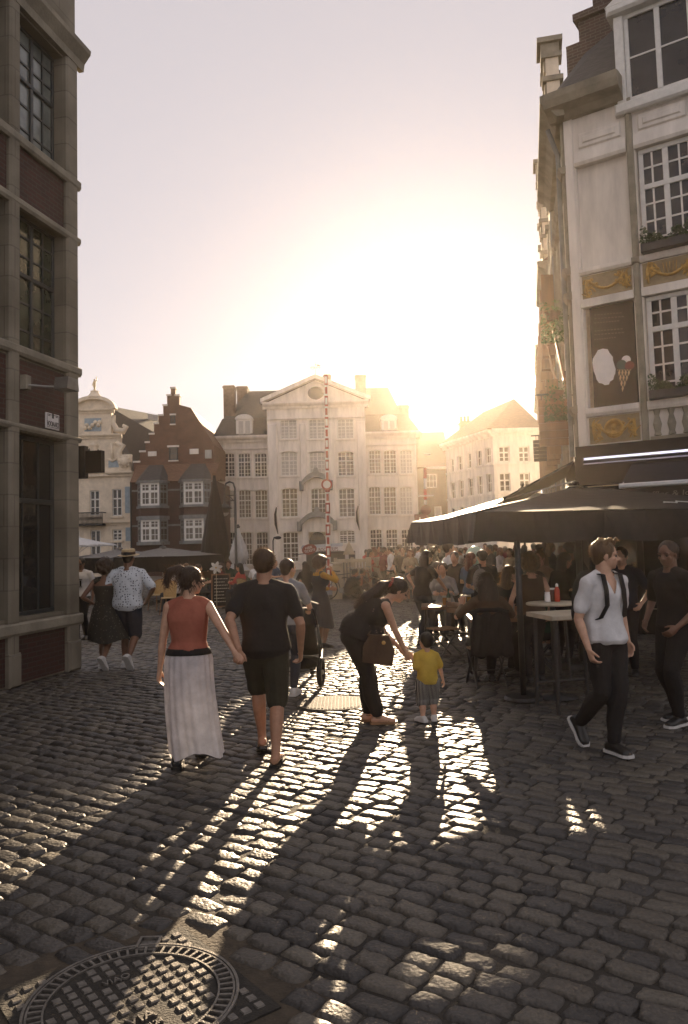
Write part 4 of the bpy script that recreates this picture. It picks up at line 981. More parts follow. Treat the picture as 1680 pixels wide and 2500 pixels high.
# ================================================================== paving
MAN_C = gnd(325, 2438)
def cobble_mat():
    m = bpy.data.materials.new('granite setts'); m.use_nodes = True; N, L = sh(m); b = N['Principled BSDF']
    tc = N.new('ShaderNodeTexCoord'); at = N.new('ShaderNodeAttribute'); at.attribute_name = 'stone'
    cr = N.new('ShaderNodeValToRGB'); e = cr.color_ramp.elements
    e[0].position = 0; e[0].color = (.030, .027, .024, 1); e[1].position = 1; e[1].color = (.112, .100, .078, 1)
    k = e.new(.35); k.color = (.062, .056, .049, 1); k = e.new(.7); k.color = (.082, .071, .055, 1)
    L.new(at.outputs['Fac'], cr.inputs[0])
    n = N.new('ShaderNodeTexNoise'); n.inputs['Scale'].default_value = 60; n.inputs['Detail'].default_value = 5; n.inputs['Roughness'].default_value = .7
    L.new(tc.outputs['Object'], n.inputs['Vector'])
    r2 = N.new('ShaderNodeValToRGB'); r2.color_ramp.elements[0].position = .3; r2.color_ramp.elements[0].color = (.45, .45, .45, 1); r2.color_ramp.elements[1].position = .65; r2.color_ramp.elements[1].color = (1.15, 1.12, 1.08, 1)
    L.new(n.outputs['Fac'], r2.inputs[0])
    mx = N.new('ShaderNodeMix'); mx.data_type = 'RGBA'; mx.blend_type = 'MULTIPLY'; mx.inputs[0].default_value = 1
    L.new(cr.outputs[0], mx.inputs[6]); L.new(r2.outputs[0], mx.inputs[7]); L.new(mx.outputs[2], b.inputs['Base Color'])
    mr = N.new('ShaderNodeMapRange'); mr.inputs['To Min'].default_value = COB_R[0]; mr.inputs['To Max'].default_value = COB_R[1]
    L.new(n.outputs['Fac'], mr.inputs['Value']); L.new(mr.outputs[0], b.inputs['Roughness'])
    b.inputs['Specular IOR Level'].default_value = COB_S
    n2 = N.new('ShaderNodeTexNoise'); n2.inputs['Scale'].default_value = 38; n2.inputs['Detail'].default_value = 5
    vo = N.new('ShaderNodeTexVoronoi'); vo.inputs['Scale'].default_value = 55
    L.new(tc.outputs['Object'], n2.inputs['Vector']); L.new(tc.outputs['Object'], vo.inputs['Vector'])
    ad = N.new('ShaderNodeMath'); ad.operation = 'MULTIPLY_ADD'; ad.inputs[1].default_value = .35; L.new(vo.outputs['Distance'], ad.inputs[0]); L.new(n2.outputs['Fac'], ad.inputs[2])
    bp = N.new('ShaderNodeBump'); bp.inputs['Strength'].default_value = .8; bp.inputs['Distance'].default_value = .009
    L.new(ad.outputs[0], bp.inputs['Height']); L.new(bp.outputs[0], b.inputs['Normal'])
    return m
COB_R = (.38, .68); COB_S = .55
def setts():
    rng = np.random.default_rng(5)
    A = np.array((.82, -.57)); A /= np.linalg.norm(A); B = np.array((-A[1], A[0]))
    mat = cobble_mat()
    bands = [(1.2, 7.2, 9, 7), (7.2, 15, 5, 4), (15, 40, 3, 2)]
    allv = []; allf = []; alla = []; off = 0
    # gather stones
    stones = []
    t = -40.0; row = 0
    pitch = .128
    while t < 45:
        wrow = pitch*rng.uniform(.92, 1.1)
        if t+wrow > 0 - 60:
            # s range for this row limited to the visible wedge
            s = -45.0 + rng.uniform(0, .2)
            # quick clip: find s where 1<Y<40
            # Y = A1*s + B1*t  -> s = (Y - B1 t)/A1
            s_lo = (40 - B[1]*t)/A[1]; s_hi = (1.0 - B[1]*t)/A[1]
            s = s_lo + rng.uniform(0, .2)
            n = int((s_hi-s_lo)/.19)+2
            ln = rng.uniform(.155, .245, n); pos = s + np.cumsum(ln) - ln/2
            wob = .022*np.sin(pos*.55+t*.8) + .012*np.sin(pos*1.7+t*2.3)
            cx = A[0]*pos + B[0]*(t+wob); cy = A[1]*pos + B[1]*(t+wob)
            ok = (cy > 1.2) & (cy < 40) & (np.abs(cx - .03*cy) < .5*cy + 2.0) & (cx < 4.9+.234*(cy-15)+1.5) & (cx > -4.3+.229*(cy-12)*(cy < 12) - .6 - 99*(cy > 12.2))
            for q in np.nonzero(ok)[0]: stones.append((cx[q], cy[q], ln[q], wrow))
        t += wrow; row += 1
    S = np.array(stones)
    # leave room for the manhole frames
    dx = S[:, 0]-MAN_C.x; dy = S[:, 1]-MAN_C.y
    ca, sa = math.cos(MAN_ROT), math.sin(MAN_ROT)
    lx = dx*ca+dy*sa; ly = -dx*sa+dy*ca
    keep = ~((np.abs(lx) < .50) & (np.abs(ly) < .50)) & ((dx**2+dy**2) > .51**2)
    d2 = (S[:, 0]-MAN2.x)**2+(S[:, 1]-MAN2.y)**2; keep &= d2 > .47**2
    S = S[keep]
    for lo, hi, nx, ny in bands:
        Q = S[(S[:, 1] >= lo) & (S[:, 1] < hi)]; n = len(Q)
        gx = np.linspace(-1, 1, nx); gy = np.linspace(-1, 1, ny)
        if nx >= 5: gx = np.sign(gx)*np.abs(gx)**.7; gy = np.sign(gy)*np.abs(gy)**.7
        if nx == 3: gx = np.array((-.82, .0, .82)); gy = np.array((-.72, .72))
        X, Y = np.meshgrid(gx, gy, indexing='ij'); X = X.ravel(); Y = Y.ravel()
        Lh = Q[:, 2:3]/2*rng.uniform(.93, .975, (n, 1)) - .003; Wh = Q[:, 3:4]/2*rng.uniform(.89, .95, (n, 1)) - .002
        ph = rng.uniform(0, 6.28, (n, 6)); st = rng.uniform(0, 1, n)
        rough = rng.uniform(.25, 1, (n, 1))**1.5
        rc = rng.uniform(.03, .13, (n, 1))
        lx = Lh*X*(1-rc*np.abs(Y)**3) + .004*np.sin(ph[:, :1]+Y*2.2)*1.0; ly = Wh*Y*(1-rc*np.abs(X)**3) + .005*np.sin(ph[:, 1:2]+X*2.1)
        edge = np.maximum(np.abs(X)**9, np.abs(Y)**7)
        hz = rng.normal(0, .0045, (n, 1)) + lx*rng.normal(0, .03, (n, 1)) + ly*rng.normal(0, .04, (n, 1))
        z = hz - edge*rng.uniform(.007, .015, (n, 1)) - .0012*(X**2+Y**2)
        if nx >= 5:
            amp = .0042*rough
            z = z + amp*(np.sin(lx*55+ph[:, 2:3])*np.sin(ly*70+ph[:, 3:4]) + .8*np.sin(lx*105+ly*60+ph[:, 4:5]) + .6*np.sin(ly*140-lx*40+ph[:, 5:6]))
        # rotation of each stone
        an = rng.normal(0, .035, (n, 1)); ex = A[None]*np.cos(an)+B[None]*np.sin(an); ey = -A[None]*np.sin(an)+B[None]*np.cos(an)
        wx = Q[:, :1] + lx*ex[:, :1] + ly*ey[:, :1]; wy = Q[:, 1:2] + lx*ex[:, 1:2] + ly*ey[:, 1:2]
        # skirt: border ring pushed down
        idx = np.arange(nx*ny).reshape(nx, ny)
        ring = np.concatenate([idx[:, 0], idx[-1, 1:], idx[-2::-1, -1], idx[0, -2:0:-1]]); m = len(ring)
        fx = 1.06 if nx > 3 else 1.12
        sx = Q[:, :1]+(wx[:, ring]-Q[:, :1])*fx; sy = Q[:, 1:2]+(wy[:, ring]-Q[:, 1:2])*fx; sz = np.full_like(sx, -.034)
        V = np.stack([np.concatenate([wx, sx], 1), np.concatenate([wy, sy], 1), np.concatenate([z, sz], 1)], -1)
        nv = nx*ny+m
        fq = []
        for i in range(nx-1):
            for j in range(ny-1): fq.append((idx[i, j], idx[i+1, j], idx[i+1, j+1], idx[i, j+1]))
        for k in range(m): fq.append((ring[k], nx*ny+k, nx*ny+(k+1) % m, ring[(k+1) % m]))
        fq = np.array(fq)
        F_ = (fq[None]+(np.arange(n)*nv)[:, None, None]).reshape(-1, 4) + off
        allv.append(V.reshape(-1, 3)); allf.append(F_); alla.append(np.repeat(st, nv)); off += n*nv
    V = np.concatenate(allv); F_ = np.concatenate(allf); a = np.concatenate(alla)
    me = bpy.data.meshes.new('cobblestone_paving'); me.vertices.add(len(V)); me.vertices.foreach_set('co', V.ravel().astype(np.float32))
    me.loops.add(F_.size); me.polygons.add(len(F_)); me.loops.foreach_set('vertex_index', F_.ravel().astype(np.int32)); me.polygons.foreach_set('loop_start', np.arange(0, F_.size, 4, dtype=np.int32))
    me.polygons.foreach_set('use_smooth', np.ones(len(F_), dtype=bool)); me.update(calc_edges=True); me.validate()
    at = me.attributes.new('stone', 'FLOAT', 'POINT'); at.data.foreach_set('value', a.astype(np.float32))
    me.materials.append(mat)
    o = bpy.data.objects.new('cobblestone_paving', me); COL.objects.link(o); tag(o, 'worn granite cobblestones laid in slanting courses across the street', kind='structure')
    print('setts', len(S), 'verts', len(V))
    g = MB(); g.add([(-90, -12, -.017), (90, -12, -.017), (90, 140, -.017), (-90, 140, -.017)], [(0,1,2,3)])
    gm = mk('sandy joint dirt', (.04, .034, .026), .9, .6, 1.6, .6, 90)
    # beyond the modelled stones the ground keeps a sett pattern
    N, L = sh(gm)
    o = g.build('ground', gm); tag(o, 'dark sandy ground between and beyond the cobbles', kind='structure')
    far = MB(); far.add([(-60, 39.5, -.012), (60, 39.5, -.012), (60, 90, -.012), (-60, 90, -.012)], [(0,1,2,3)])
    o = far.build('pavement', mk('distant paving', (.12, .105, .085), .6, .35, 12, .4, 30)); tag(o, 'grey paving of the far quay in front of the houses', kind='structure')
MAN_ROT = R(38)
MAN2 = gnd(815, 1715)
def manhole():
    c = MAN_C; ca, sa = math.cos(MAN_ROT), math.sin(MAN_ROT)
    G = lambda x, y, z=0: Vector((c.x+x*ca-y*sa, c.y+x*sa+y*ca, z))
    iron = mk('worn cast iron', (.17, .155, .135), .45, .4, 25, .2, 120, metal=.45)
    dirt = mk('dry dirt', (.06, .046, .03), .9, .4, 12, .4, 60)
    t = thing('manhole_cover', 'large round cast iron manhole cover in a square studded frame', 'manhole cover', (c.x, c.y, 0))
    class FF:   # flat frame helper
        pass
    H = Frame((0, 0, 0), (1, 0, 0), (0, 1, 0))
    hs = .425
    m = MB(); m.cur = 1; P = [G(-hs,-hs,-.028), G(hs,-hs,-.028), G(hs,hs,-.028), G(-hs,hs,-.028)]; Q = [G(-hs,-hs,-.004), G(hs,-hs,-.004), G(hs,hs,-.004), G(-hs,hs,-.004)]
    m.add(P+Q, [(0,1,5,4), (1,2,6,5), (2,3,7,6), (3,0,4,7), (4,5,6,7)])
    m.cur = 0; grit = mk('packed dark grit', (.028, .024, .018), .85, .5, 30, .4, 90)
    st = .026; pt = .0605
    def stud(mm, x, y, z0, h, s=st*1.2):
        h *= .75
        b = [G(x-s/2*1.15, y-s/2*1.15, z0), G(x+s/2*1.15, y-s/2*1.15, z0), G(x+s/2*1.15, y+s/2*1.15, z0), G(x-s/2*1.15, y+s/2*1.15, z0)]; tp = [G(x-s/2, y-s/2, z0+h), G(x+s/2, y-s/2, z0+h), G(x+s/2, y+s/2, z0+h), G(x-s/2, y+s/2, z0+h)]
        mm.add(b+tp, [(0,1,5,4), (1,2,6,5), (2,3,7,6), (3,0,4,7), (4,5,6,7)])
    for i in range(-7, 8):
        for j in range(-7, 8):
            x, y = i*pt, j*pt
            if abs(x) < hs-.01 and abs(y) < hs-.01 and math.hypot(x, y) > .43: stud(m, x, y, -.004, .008)
    m.build('frame', [iron, grit], t)
    m = MB(); m.add([G(-.62,-.62,-.012), G(.62,-.62,-.012), G(.62,.62,-.012), G(-.62,.62,-.012)], [(0,1,2,3)]); o = m.build('dirt_patch', dirt); tag(o, 'dry sandy dirt around the manhole frame', kind='structure')
    n = 96
    m = MB()
    def ring(mm, r0, r1, z0, z1):
        v = []; f = []
        for k in range(n):
            a = 2*math.pi*k/n
            for r, z in ((r0, z0), (r0, z1), (r1, z1), (r1, z0)): v.append((c.x+r*math.cos(a), c.y+r*math.sin(a), z))
        for k in range(n):
            k2 = (k+1) % n
            for q in range(3): f.append((4*k+q, 4*k+q+1, 4*k2+q+1, 4*k2+q))
        mm.add(v, f)
    ring(m, .408, .42, -.02, .008); ring(m, .395, .404, -.02, .006)
    ring(m, .335, .343, -.02, .006)
    v = [(c.x+.41*math.cos(2*math.pi*k/n), c.y+.41*math.sin(2*math.pi*k/n), -.003) for k in range(n)]; m.cur = 1; m.add(v, [tuple(range(n))]); m.cur = 0
    for k in range(60):
        a = 2*math.pi*k/60; a2 = 2*math.pi*(k+.28)/60
        pp = [(r*math.cos(q), r*math.sin(q)) for r, q in ((.342, a), (.396, a), (.396, a2), (.342, a2))]
        m.add([(c.x+x, c.y+y, -.003) for x, y in pp]+[(c.x+x, c.y+y, .006) for x, y in pp], [(0,1,5,4), (1,2,6,5), (2,3,7,6), (3,0,4,7), (4,5,6,7)])
    for i in range(-6, 7):
        for j in range(-6, 7):
            x, y = i*pt, j*pt
            if math.hypot(x, y) > .322: continue
            if abs(x+.03) < .15 and -.30 < y < -.10 or (abs(x+.0) < .09 and .14 < y < .2): continue
            stud(m, x, y, -.003, .0085)
    # hinge box
    hx, hy = G(0, 0)[0], 0
    m.build('cover', [iron, grit], t)
    h = MB(); a = math.radians(96)
    cx, cy = c.x+.43*math.cos(a), c.y+.43*math.sin(a)
    FH = Frame((cx, cy, 0), (1, 0, 0), (0, 1, 0))
    for u0, u1, w0, w1 in ((-.05, -.038, -.05, .05), (.038, .05, -.05, .05), (-.038, .038, .038, .05)): h.box(FH, u0, u1, -.01, .012, w0, w1)
    h.box(FH, -.037, .037, -.01, -.001, -.05, .037); h.build('hinge', iron, t)
    # cast lettering, lying in the plane of the cover
    def flat(s, x, y, size, name):
        cu = bpy.data.curves.new(name, 'FONT'); cu.body = s; cu.size = size; cu.extrude = .0045; cu.align_x = 'CENTER'; cu.align_y = 'CENTER'
        o = bpy.data.objects.new('tmp', cu); COL.objects.link(o); bpy.context.view_layer.update()
        me = bpy.data.meshes.new_from_object(o.evaluated_get(bpy.context.evaluated_depsgraph_get())); bpy.data.objects.remove(o)
        me.transform(Matrix.Translation((x, y, .002)) @ Matrix.Identity(4)); me.transform(Matrix.Rotation(MAN_ROT, 4, 'Z')); me.materials.clear(); me.materials.append(iron)
        ob = bpy.data.objects.new(name, me); COL.objects.link(ob); ob.parent = t
    flat('VIAO', 0.0, .17, .05, 'lettering'); flat('VIA', -.03, -.15, .075, 'lettering'); flat('EN 124', -.03, -.215, .04, 'lettering'); flat('D 400', -.03, -.265, .04, 'lettering')
    # smaller disc in the lit street
    c2 = MAN2; t2 = thing('drain_cover', 'pale worn round drain cover in the sunlit cobbles beside the stroller', 'drain cover', (c2.x, c2.y, 0))
    m = MB(); m.lathe((c2.x, c2.y, 0), [(.42, -.03), (.42, .002), (.40, .006), (.385, .002), (.38, .002), (0, .003)], 48); iron2 = mk('dusty iron', (.10, .09, .075), .75, .4, 25, .3, 120, spec=.3); m.build('rim', iron2, t2)
    m = MB()
    for i in range(-9, 10):
        for j in range(-9, 10):
            if math.hypot(i, j)*.04 < .37:
                FX = Frame((c2.x+i*.04, c2.y+j*.04, 0), (1, 0, 0), (0, 1, 0)); m.cbox(FX, -.014, .014, 0, 0.001, -.014, .014, .001); m.box(FX, -.013, .013, .001, .008, -.013, .013)
    m.build('grid', iron2, t2)
# ================================================================== people
def V3(*a): return Vector(a)
_sm = lambda x: max(0, min(1, x))**2*(3-2*max(0, min(1, x)))
def solid(mb, voxel, smooth=2, name='solid'):
    """fuse overlapping closed pieces into one continuous skin"""
    me = mb.mesh(name); o = bpy.data.objects.new(name, me); COL.objects.link(o)
    r = o.modifiers.new('r', 'REMESH'); r.mode = 'VOXEL'; r.voxel_size = voxel
    if smooth:
        s = o.modifiers.new('s', 'SMOOTH'); s.factor = .5; s.iterations = smooth
    dg = bpy.context.evaluated_depsgraph_get(); dg.update()
    m2 = bpy.data.meshes.new_from_object(o.evaluated_get(dg)); bpy.data.objects.remove(o); bpy.data.meshes.remove(me)
    m2.name = name; m2.materials.clear(); m2.polygons.foreach_set('use_smooth', [True]*len(m2.polygons)); return m2
def wrinkle(me, amp, freq, seed, aniso=(1, 1, 1)):
    n = len(me.vertices)
    if not n: return
    co = np.zeros(n*3); me.vertices.foreach_get('co', co); co = co.reshape(-1, 3); no = np.zeros(n*3); me.vertices.foreach_get('normal', no); no = no.reshape(-1, 3)
    r = np.random.default_rng(seed); d = np.zeros(n)
    for k in range(7):
        v = r.normal(size=3)*np.array(aniso); v /= np.linalg.norm(v); f = freq*(.6+1.6*r.random())
        w = r.normal(size=3); w /= np.linalg.norm(w)
        d += np.sin(co@v*f + r.random()*6.3 + 1.3*np.sin(co@w*f*.37))/(1+k*.35)
    co += no*(d*amp/2.2)[:, None]; me.vertices.foreach_set('co', co.ravel()); me.update()
def link_mesh(me, name, mat, parent):
    me.materials.clear(); me.materials.append(mat); o = bpy.data.objects.new(name, me); COL.objects.link(o); o.parent = parent; return o
def ik(a, t, l1, l2, pole):
    d = t-a; L = d.length; L2 = min(L, (l1+l2)*.999); 
    if L > L2: t = a+d*(L2/L)
    d = (t-a); L = max(d.length, 1e-4); d = d/L
    x = (l1*l1-l2*l2+L*L)/(2*L); h = math.sqrt(max(l1*l1-x*x, 0))
    p = (pole - d*pole.dot(d)); p = p.normalized() if p.length > 1e-5 else V3(0, 0, 1)
    return a+d*x+p*h, t
class Body:
    def __init__(s, H, sex='m', pelvis=None, plean=0.0, lean=0.05, twist=0.0, head=(0, 0), roll=0.0, feet=None, hands=None, fat=1.0, kid=False, palms=None, curl=.5, side=0.0):
        s.H = H; s.sex = sex; s.fat = fat; s.kid = kid
        k = H
        leg = .52 if not kid else .44
        s.P = Vector(pelvis) if pelvis else V3(0, 0, leg*k)
        s.leg = leg
        # spine
        n = 40; T = .315 if not kid else .33; s.T = T
        pos = s.P.copy(); s.sp = []
        for i in range(n+1):
            t = T*i/n; th = plean + (lean-plean)*_sm(t/.2); tw = twist*t/T; sd = side*_sm(t/.25)
            ez = V3(math.sin(sd), math.sin(th)*math.cos(sd), math.cos(th)*math.cos(sd)).normalized()
            ex0 = V3(math.cos(tw), math.sin(tw), 0); ex = (ex0 - ez*ex0.dot(ez)).normalized(); ey = ez.cross(ex)
            s.sp.append((t, pos.copy(), ex, ey, ez)); pos = pos + ez*(T/n*k)
        # shoulders, head
        sw = (.112 if sex == 'm' else .098)*k*(fat*.3+.7)
        if kid: sw = .105*k
        c = s.at(T*(.855 if not kid else .83))
        s.sh = {sg: c[0]+c[1]*sg*sw for sg in (-1, 1)}
        nb = s.at(T*.97); hy, hp = head; s.hy, s.hp = hy, hp
        yaw = twist+hy
        f0 = V3(-math.sin(yaw), math.cos(yaw), 0); 
        s.hf = (f0*math.cos(hp) - V3(0, 0, 1)*math.sin(hp)).normalized(); s.hu0 = (V3(0, 0, 1)*math.cos(hp)+f0*math.sin(hp)); 
        rt = s.hf.cross(s.hu0).normalized()
        s.hu = (s.hu0*math.cos(roll)+rt*math.sin(roll)).normalized(); s.hr = s.hf.cross(s.hu).normalized()
        s.hh = (.139 if not kid else .205)*k
        s.neck = nb[0]; s.hc = nb[0]+nb[3]*((.026 if not kid else .012)*k)+s.hu*(.40*s.hh+.014*k)+s.hf*(.014*k)
        # legs
        th_, sn = ((.245, .245) if not kid else (.205, .19))
        s.hip = {sg: s.P + s.at(0)[1]*sg*(.052*k) - s.at(0)[3]*(.01*k) for sg in (-1, 1)}
        feet = feet or {}
        s.knee = {}; s.ank = {}; s.ftoe = {}; s.fp = {}
        for sg in (-1, 1):
            fx = feet.get(sg, {}); a = Vector(fx.get('p', (sg*.055*k, 0, .045*k))); pole = Vector(fx.get('pole', (0, 1, .0)))
            s.knee[sg], s.ank[sg] = ik(s.hip[sg], a, th_*k, sn*k, pole)
            s.ftoe[sg] = Vector(fx.get('toe', (sg*.12, 1, 0))).normalized(); s.fp[sg] = fx
        # arms
        hands = hands or {}; ua, fa = ((.172, .15) if not kid else (.15, .13))
        s.el = {}; s.wr = {}; s.palm = {}; s.curl = {}
        for sg in (-1, 1):
            hx = hands.get(sg, {}); 
            w = Vector(hx.get('p', s.sh[sg]+V3(sg*.035*k, .02*k, -.305*k)))
            s.el[sg], s.wr[sg] = ik(s.sh[sg], w, ua*k, fa*k, Vector(hx.get('pole', (sg*.35, -1, -.1))))
            s.palm[sg] = Vector(hx.get('palm', (-sg, -.2, 0))); s.curl[sg] = hx.get('curl', curl)
            s.hdir = getattr(s, 'hdir', {}); s.hdir[sg] = Vector(hx['dir']) if 'dir' in hx else None
    def at(s, t):
        t = max(0, min(s.T, t)); f = t/s.T*(len(s.sp)-1); i = min(int(f), len(s.sp)-2); f -= i
        a, b = s.sp[i], s.sp[i+1]
        return a[1].lerp(b[1], f), a[2].lerp(b[2], f), a[3].lerp(b[3], f), a[4].lerp(b[4], f)
    def torso_prof(s):
        f = s.fat
        if s.kid: return [(-.03, .07, .055), (0, .083, .068), (.08, .085, .07), (.17, .085, .066), (.25, .085, .058), (.29, .07, .045), (.33, .034, .034)]
        if s.sex == 'm': return [(-.04, .062, .05), (0, .095*f, .070*f), (.04, .092*f, .066*f), (.09, .086*f, .058*f), (.16, .096*f, .064*f), (.22, .108*(.6+.4*f), .068), (.255, .106*(.6+.4*f), .062), (.28, .082, .052), (.30, .050, .044), (.315, .038, .038)]
        return [(-.04, .06, .05), (0, .100*f, .072*f), (.04, .095*f, .068*f), (.095, .072*f, .052*f), (.16, .082*f, .058*f), (.21, .092*f, .068*f), (.255, .092, .054), (.285, .076, .043), (.30, .048, .038), (.315, .031, .031)]
    def torso(s, mb, inf=0.0, t0=-.05, t1=.33, n=20, flare=0.0, step=.02):
        pr = s.torso_prof(); ts = [q[0] for q in pr]; A = [q[1] for q in pr]; B = [q[2] for q in pr]
        t0 = max(t0, ts[0]); t1 = min(t1, ts[-1]); m = max(3, int((t1-t0)/step)); rings = []
        for i in range(m+1):
            t = t0+(t1-t0)*i/m; a = float(np.interp(t, ts, A))*s.H+inf; b = float(np.interp(t, ts, B))*s.H+inf
            if flare: a += flare*(1-i/m)**2; b += flare*(1-i/m)**2
            p, ex, ey, ez = s.at(t)
            if t < 0: p = p+ez*(t*s.H)
            q = -.008*s.H*math.sin(max(0, min(1, t/.3))*math.pi)
            rings.append((p+ey*q, ex*a, ey*b))
        mb.loft(rings, n)
    def limb(mb, s, pts, radii, n=12):
        pass
    def cap(s, mb, pts, rad, n=12):
        """tapered limb with round ends, resampled smoothly"""
        pts = [Vector(p) for p in pts]; d0 = (pts[1]-pts[0]).normalized(); d1 = (pts[-1]-pts[-2]).normalized()
        P = [pts[0]-d0*rad[0]*.85, pts[0]-d0*rad[0]*.5]+pts+[pts[-1]+d1*rad[-1]*.5, pts[-1]+d1*rad[-1]*.85]
        Rr = [rad[0]*.45, rad[0]*.85]+list(rad)+[rad[-1]*.85, rad[-1]*.45]
        mb.tube(P, Rr, n)
    def legs(s, mb, inf=0.0, upto=2.0, sides=(-1, 1), loose=0.0):
        """upto: 1 = knee, 2 = ankle"""
        k = s.H; f = s.fat*(.5)+.5
        kid = 1.25 if s.kid else 1.0
        prof = [(0, .056*f), (.35, .050*f), (.8, .036), (1.0, .032), (1.25, .0345), (1.5, .031), (1.85, .0215), (2.0, .0205)]
        for sg in sides:
            a, b, c = s.hip[sg]-(s.at(0)[1]*sg*.004*k), s.knee[sg], s.ank[sg]
            pts = []; rad = []
            for i in range(15):
                u = upto*i/14
                p = a.lerp(b, u) if u <= 1 else b.lerp(c, u-1)
                if 1.05 < u < 1.75:     # calf bulges backwards
                    d = (c-b).normalized(); bk = V3(0, -1, 0); bk = bk-d*bk.dot(d); p = p+bk*(.012*k*math.sin((u-1.05)/.7*math.pi))
                pts.append(p); rad.append((float(np.interp(u, [q[0] for q in prof], [q[1] for q in prof]))*k*kid+inf+loose*min(1, u)))
            s.cap(mb, pts, rad)
        mb.ell(s.P-s.at(0)[3]*.015*k, s.at(0)[1]*(.085*k*f+inf), s.at(0)[2]*(.062*k*f+inf), s.at(0)[3]*(.05*k+inf))
        if s.sex == 'f' or True:
            for sg in (-1, 1):
                gs = 1.0 if s.sex == 'f' else .8; mb.ell(s.P+s.at(0)[1]*sg*.042*k-s.at(0)[2]*.033*k*gs-s.at(0)[3]*.016*k, V3(1, 0, 0)*(.048*k*f*gs+inf), V3(0, 1, 0)*(.043*k*f*gs+inf*.8), V3(0, 0, 1)*(.050*k*f*gs+inf*.6))
    def arms(s, mb, inf=0.0, upto=2.0, sides=(-1, 1), taper=0.0):
        k = s.H; f = s.fat*.4+.6; mf = 1.0 if s.sex == 'm' else .86
        prof = [(0, .032), (.25, .029), (.6, .0265), (1.0, .0225), (1.25, .0235), (1.7, .017), (2.0, .0145)]
        for sg in sides:
            a, b, c = s.sh[sg], s.el[sg], s.wr[sg]; pts = []; rad = []
            for i in range(11):
                u = upto*i/10; p = a.lerp(b, u) if u <= 1 else b.lerp(c, u-1); pts.append(p)
                rad.append(float(np.interp(u, [q[0] for q in prof], [q[1] for q in prof]))*k*mf*f+inf+taper*u)
            s.cap(mb, pts, rad)
            q = s.at(s.T*.84)[0]; s.cap(mb, [q.lerp(s.sh[sg], .35), s.sh[sg]], [.036*k*mf+inf, .034*k*mf*f+inf])
            nk = s.at(s.T*.985)[0]; s.cap(mb, [nk+s.at(s.T)[1]*sg*.012*k, nk.lerp(s.sh[sg], .5)+s.at(s.T)[3]*.004*k, s.sh[sg]], [.026*k*mf+inf*.6, .027*k*mf+inf, .028*k*mf+inf])
    def hand(s, mb, sg, fine=True):
        k = s.H*(1 if not s.kid else 1.05); d = s.hdir[sg].normalized() if s.hdir[sg] else (s.wr[sg]-s.el[sg]).normalized()
        n = s.palm[sg]; n = (n-d*n.dot(d)).normalized(); x = d.cross(n).normalized()
        # thumb on the forward side
        th = x if x.dot(V3(0, 1, 0.2)) > 0 else -x
        w = s.wr[sg]; L = .052*k
        mb.loft([(w-d*.012*k, th*.0145*k, n*.0125*k), (w+d*.01*k, th*.017*k, n*.012*k), (w+d*L*.6, th*.0225*k, n*.0115*k), (w+d*L, th*.022*k, n*.0095*k), (w+d*(L+.006*k), th*.015*k, n*.006*k)], 12)
        c = s.curl[sg]
        for i, (off, ln) in enumerate(((.0165, .040), (.0055, .046), (-.0055, .043), (-.0155, .033))):
            p = w+d*(L*.93)+th*(off*k); ang = .12; pts = [p]; 
            for j, q in enumerate((.45, .32, .26)):
                ang += c*(.55+.12*i) if j == 0 else c*.75
                dd = d*math.cos(ang)+n*math.sin(ang)+th*(off*3.0)
                p = p+dd.normalized()*(ln*q*k); pts.append(p)
            s.cap(mb, pts, [.0056*k, .0053*k, .0049*k, .0042*k], 7)
        b = w+d*.014*k+th*.016*k; t1 = b+(d*.72+th*.62+n*.25).normalized()*.024*k; t2 = t1+(d*.85+th*.25+n*(.25+.4*c)).normalized()*.021*k
        s.cap(mb, [b, t1, t2], [.0085*k, .0066*k, .0052*k], 7)
    def foot(s, mb, sg, inf=0.0, sole=0.0):
        k = s.H*(1.0 if not s.kid else 1.1); a = s.ank[sg]; t = s.ftoe[sg]; u = V3(0, 0, 1); u = (u-t*u.dot(t)).normalized(); x = t.cross(u)
        b = a-u*.040*k
        R_ = [(-.045, .012, .014, .018), (-.036, .021, .022, .020), (-.01, .022, .030, .026), (.03, .023, .024, .022), (.065, .027, .017, .016), (.09, .026, .014, .013), (.105, .014, .010, .010)]
        mb.loft([(b+t*(y*k)+u*(zc*k), x*(w*k+inf), u*(h*k*.92+inf)) for y, w, h, zc in R_], 12)
        mb.tube([a+u*.01*k, a-u*.02*k], [.021*k+inf, .024*k+inf], 10)
    def shoe(s, sg, mat, parent, vox, name='shoe', sole=None, low=False):
        mb = MB(); s.foot(mb, sg, .006 if not low else .003); me = solid(mb, max(vox, .006), 1, name); o = link_mesh(me, name, mat, parent)
        k = s.H*(1.0 if not s.kid else 1.1); a = s.ank[sg]; t = s.ftoe[sg]; u = V3(0, 0, 1); u = (u-t*u.dot(t)).normalized(); x = t.cross(u); b = a-u*.0415*k
        m = MB(); out = [(-.052, .012), (-.043, .023), (-.01, .026), (.04, .025), (.07, .031), (.095, .029), (.115, .014)]
        pl = [b+t*(y*k)+x*(w*k+.006) for y, w in out]+[b+t*(y*k)-x*(w*k+.006) for y, w in out[::-1]]
        n = len(pl); m.add([p-u*.006 for p in pl]+[p+u*.016 for p in pl], [tuple(range(n)), tuple(range(2*n-1, n-1, -1))]+[(i, (i+1) % n, (i+1) % n+n, i+n) for i in range(n)])
        so = m.build('sole', sole or mat, None); so.parent = o; return o
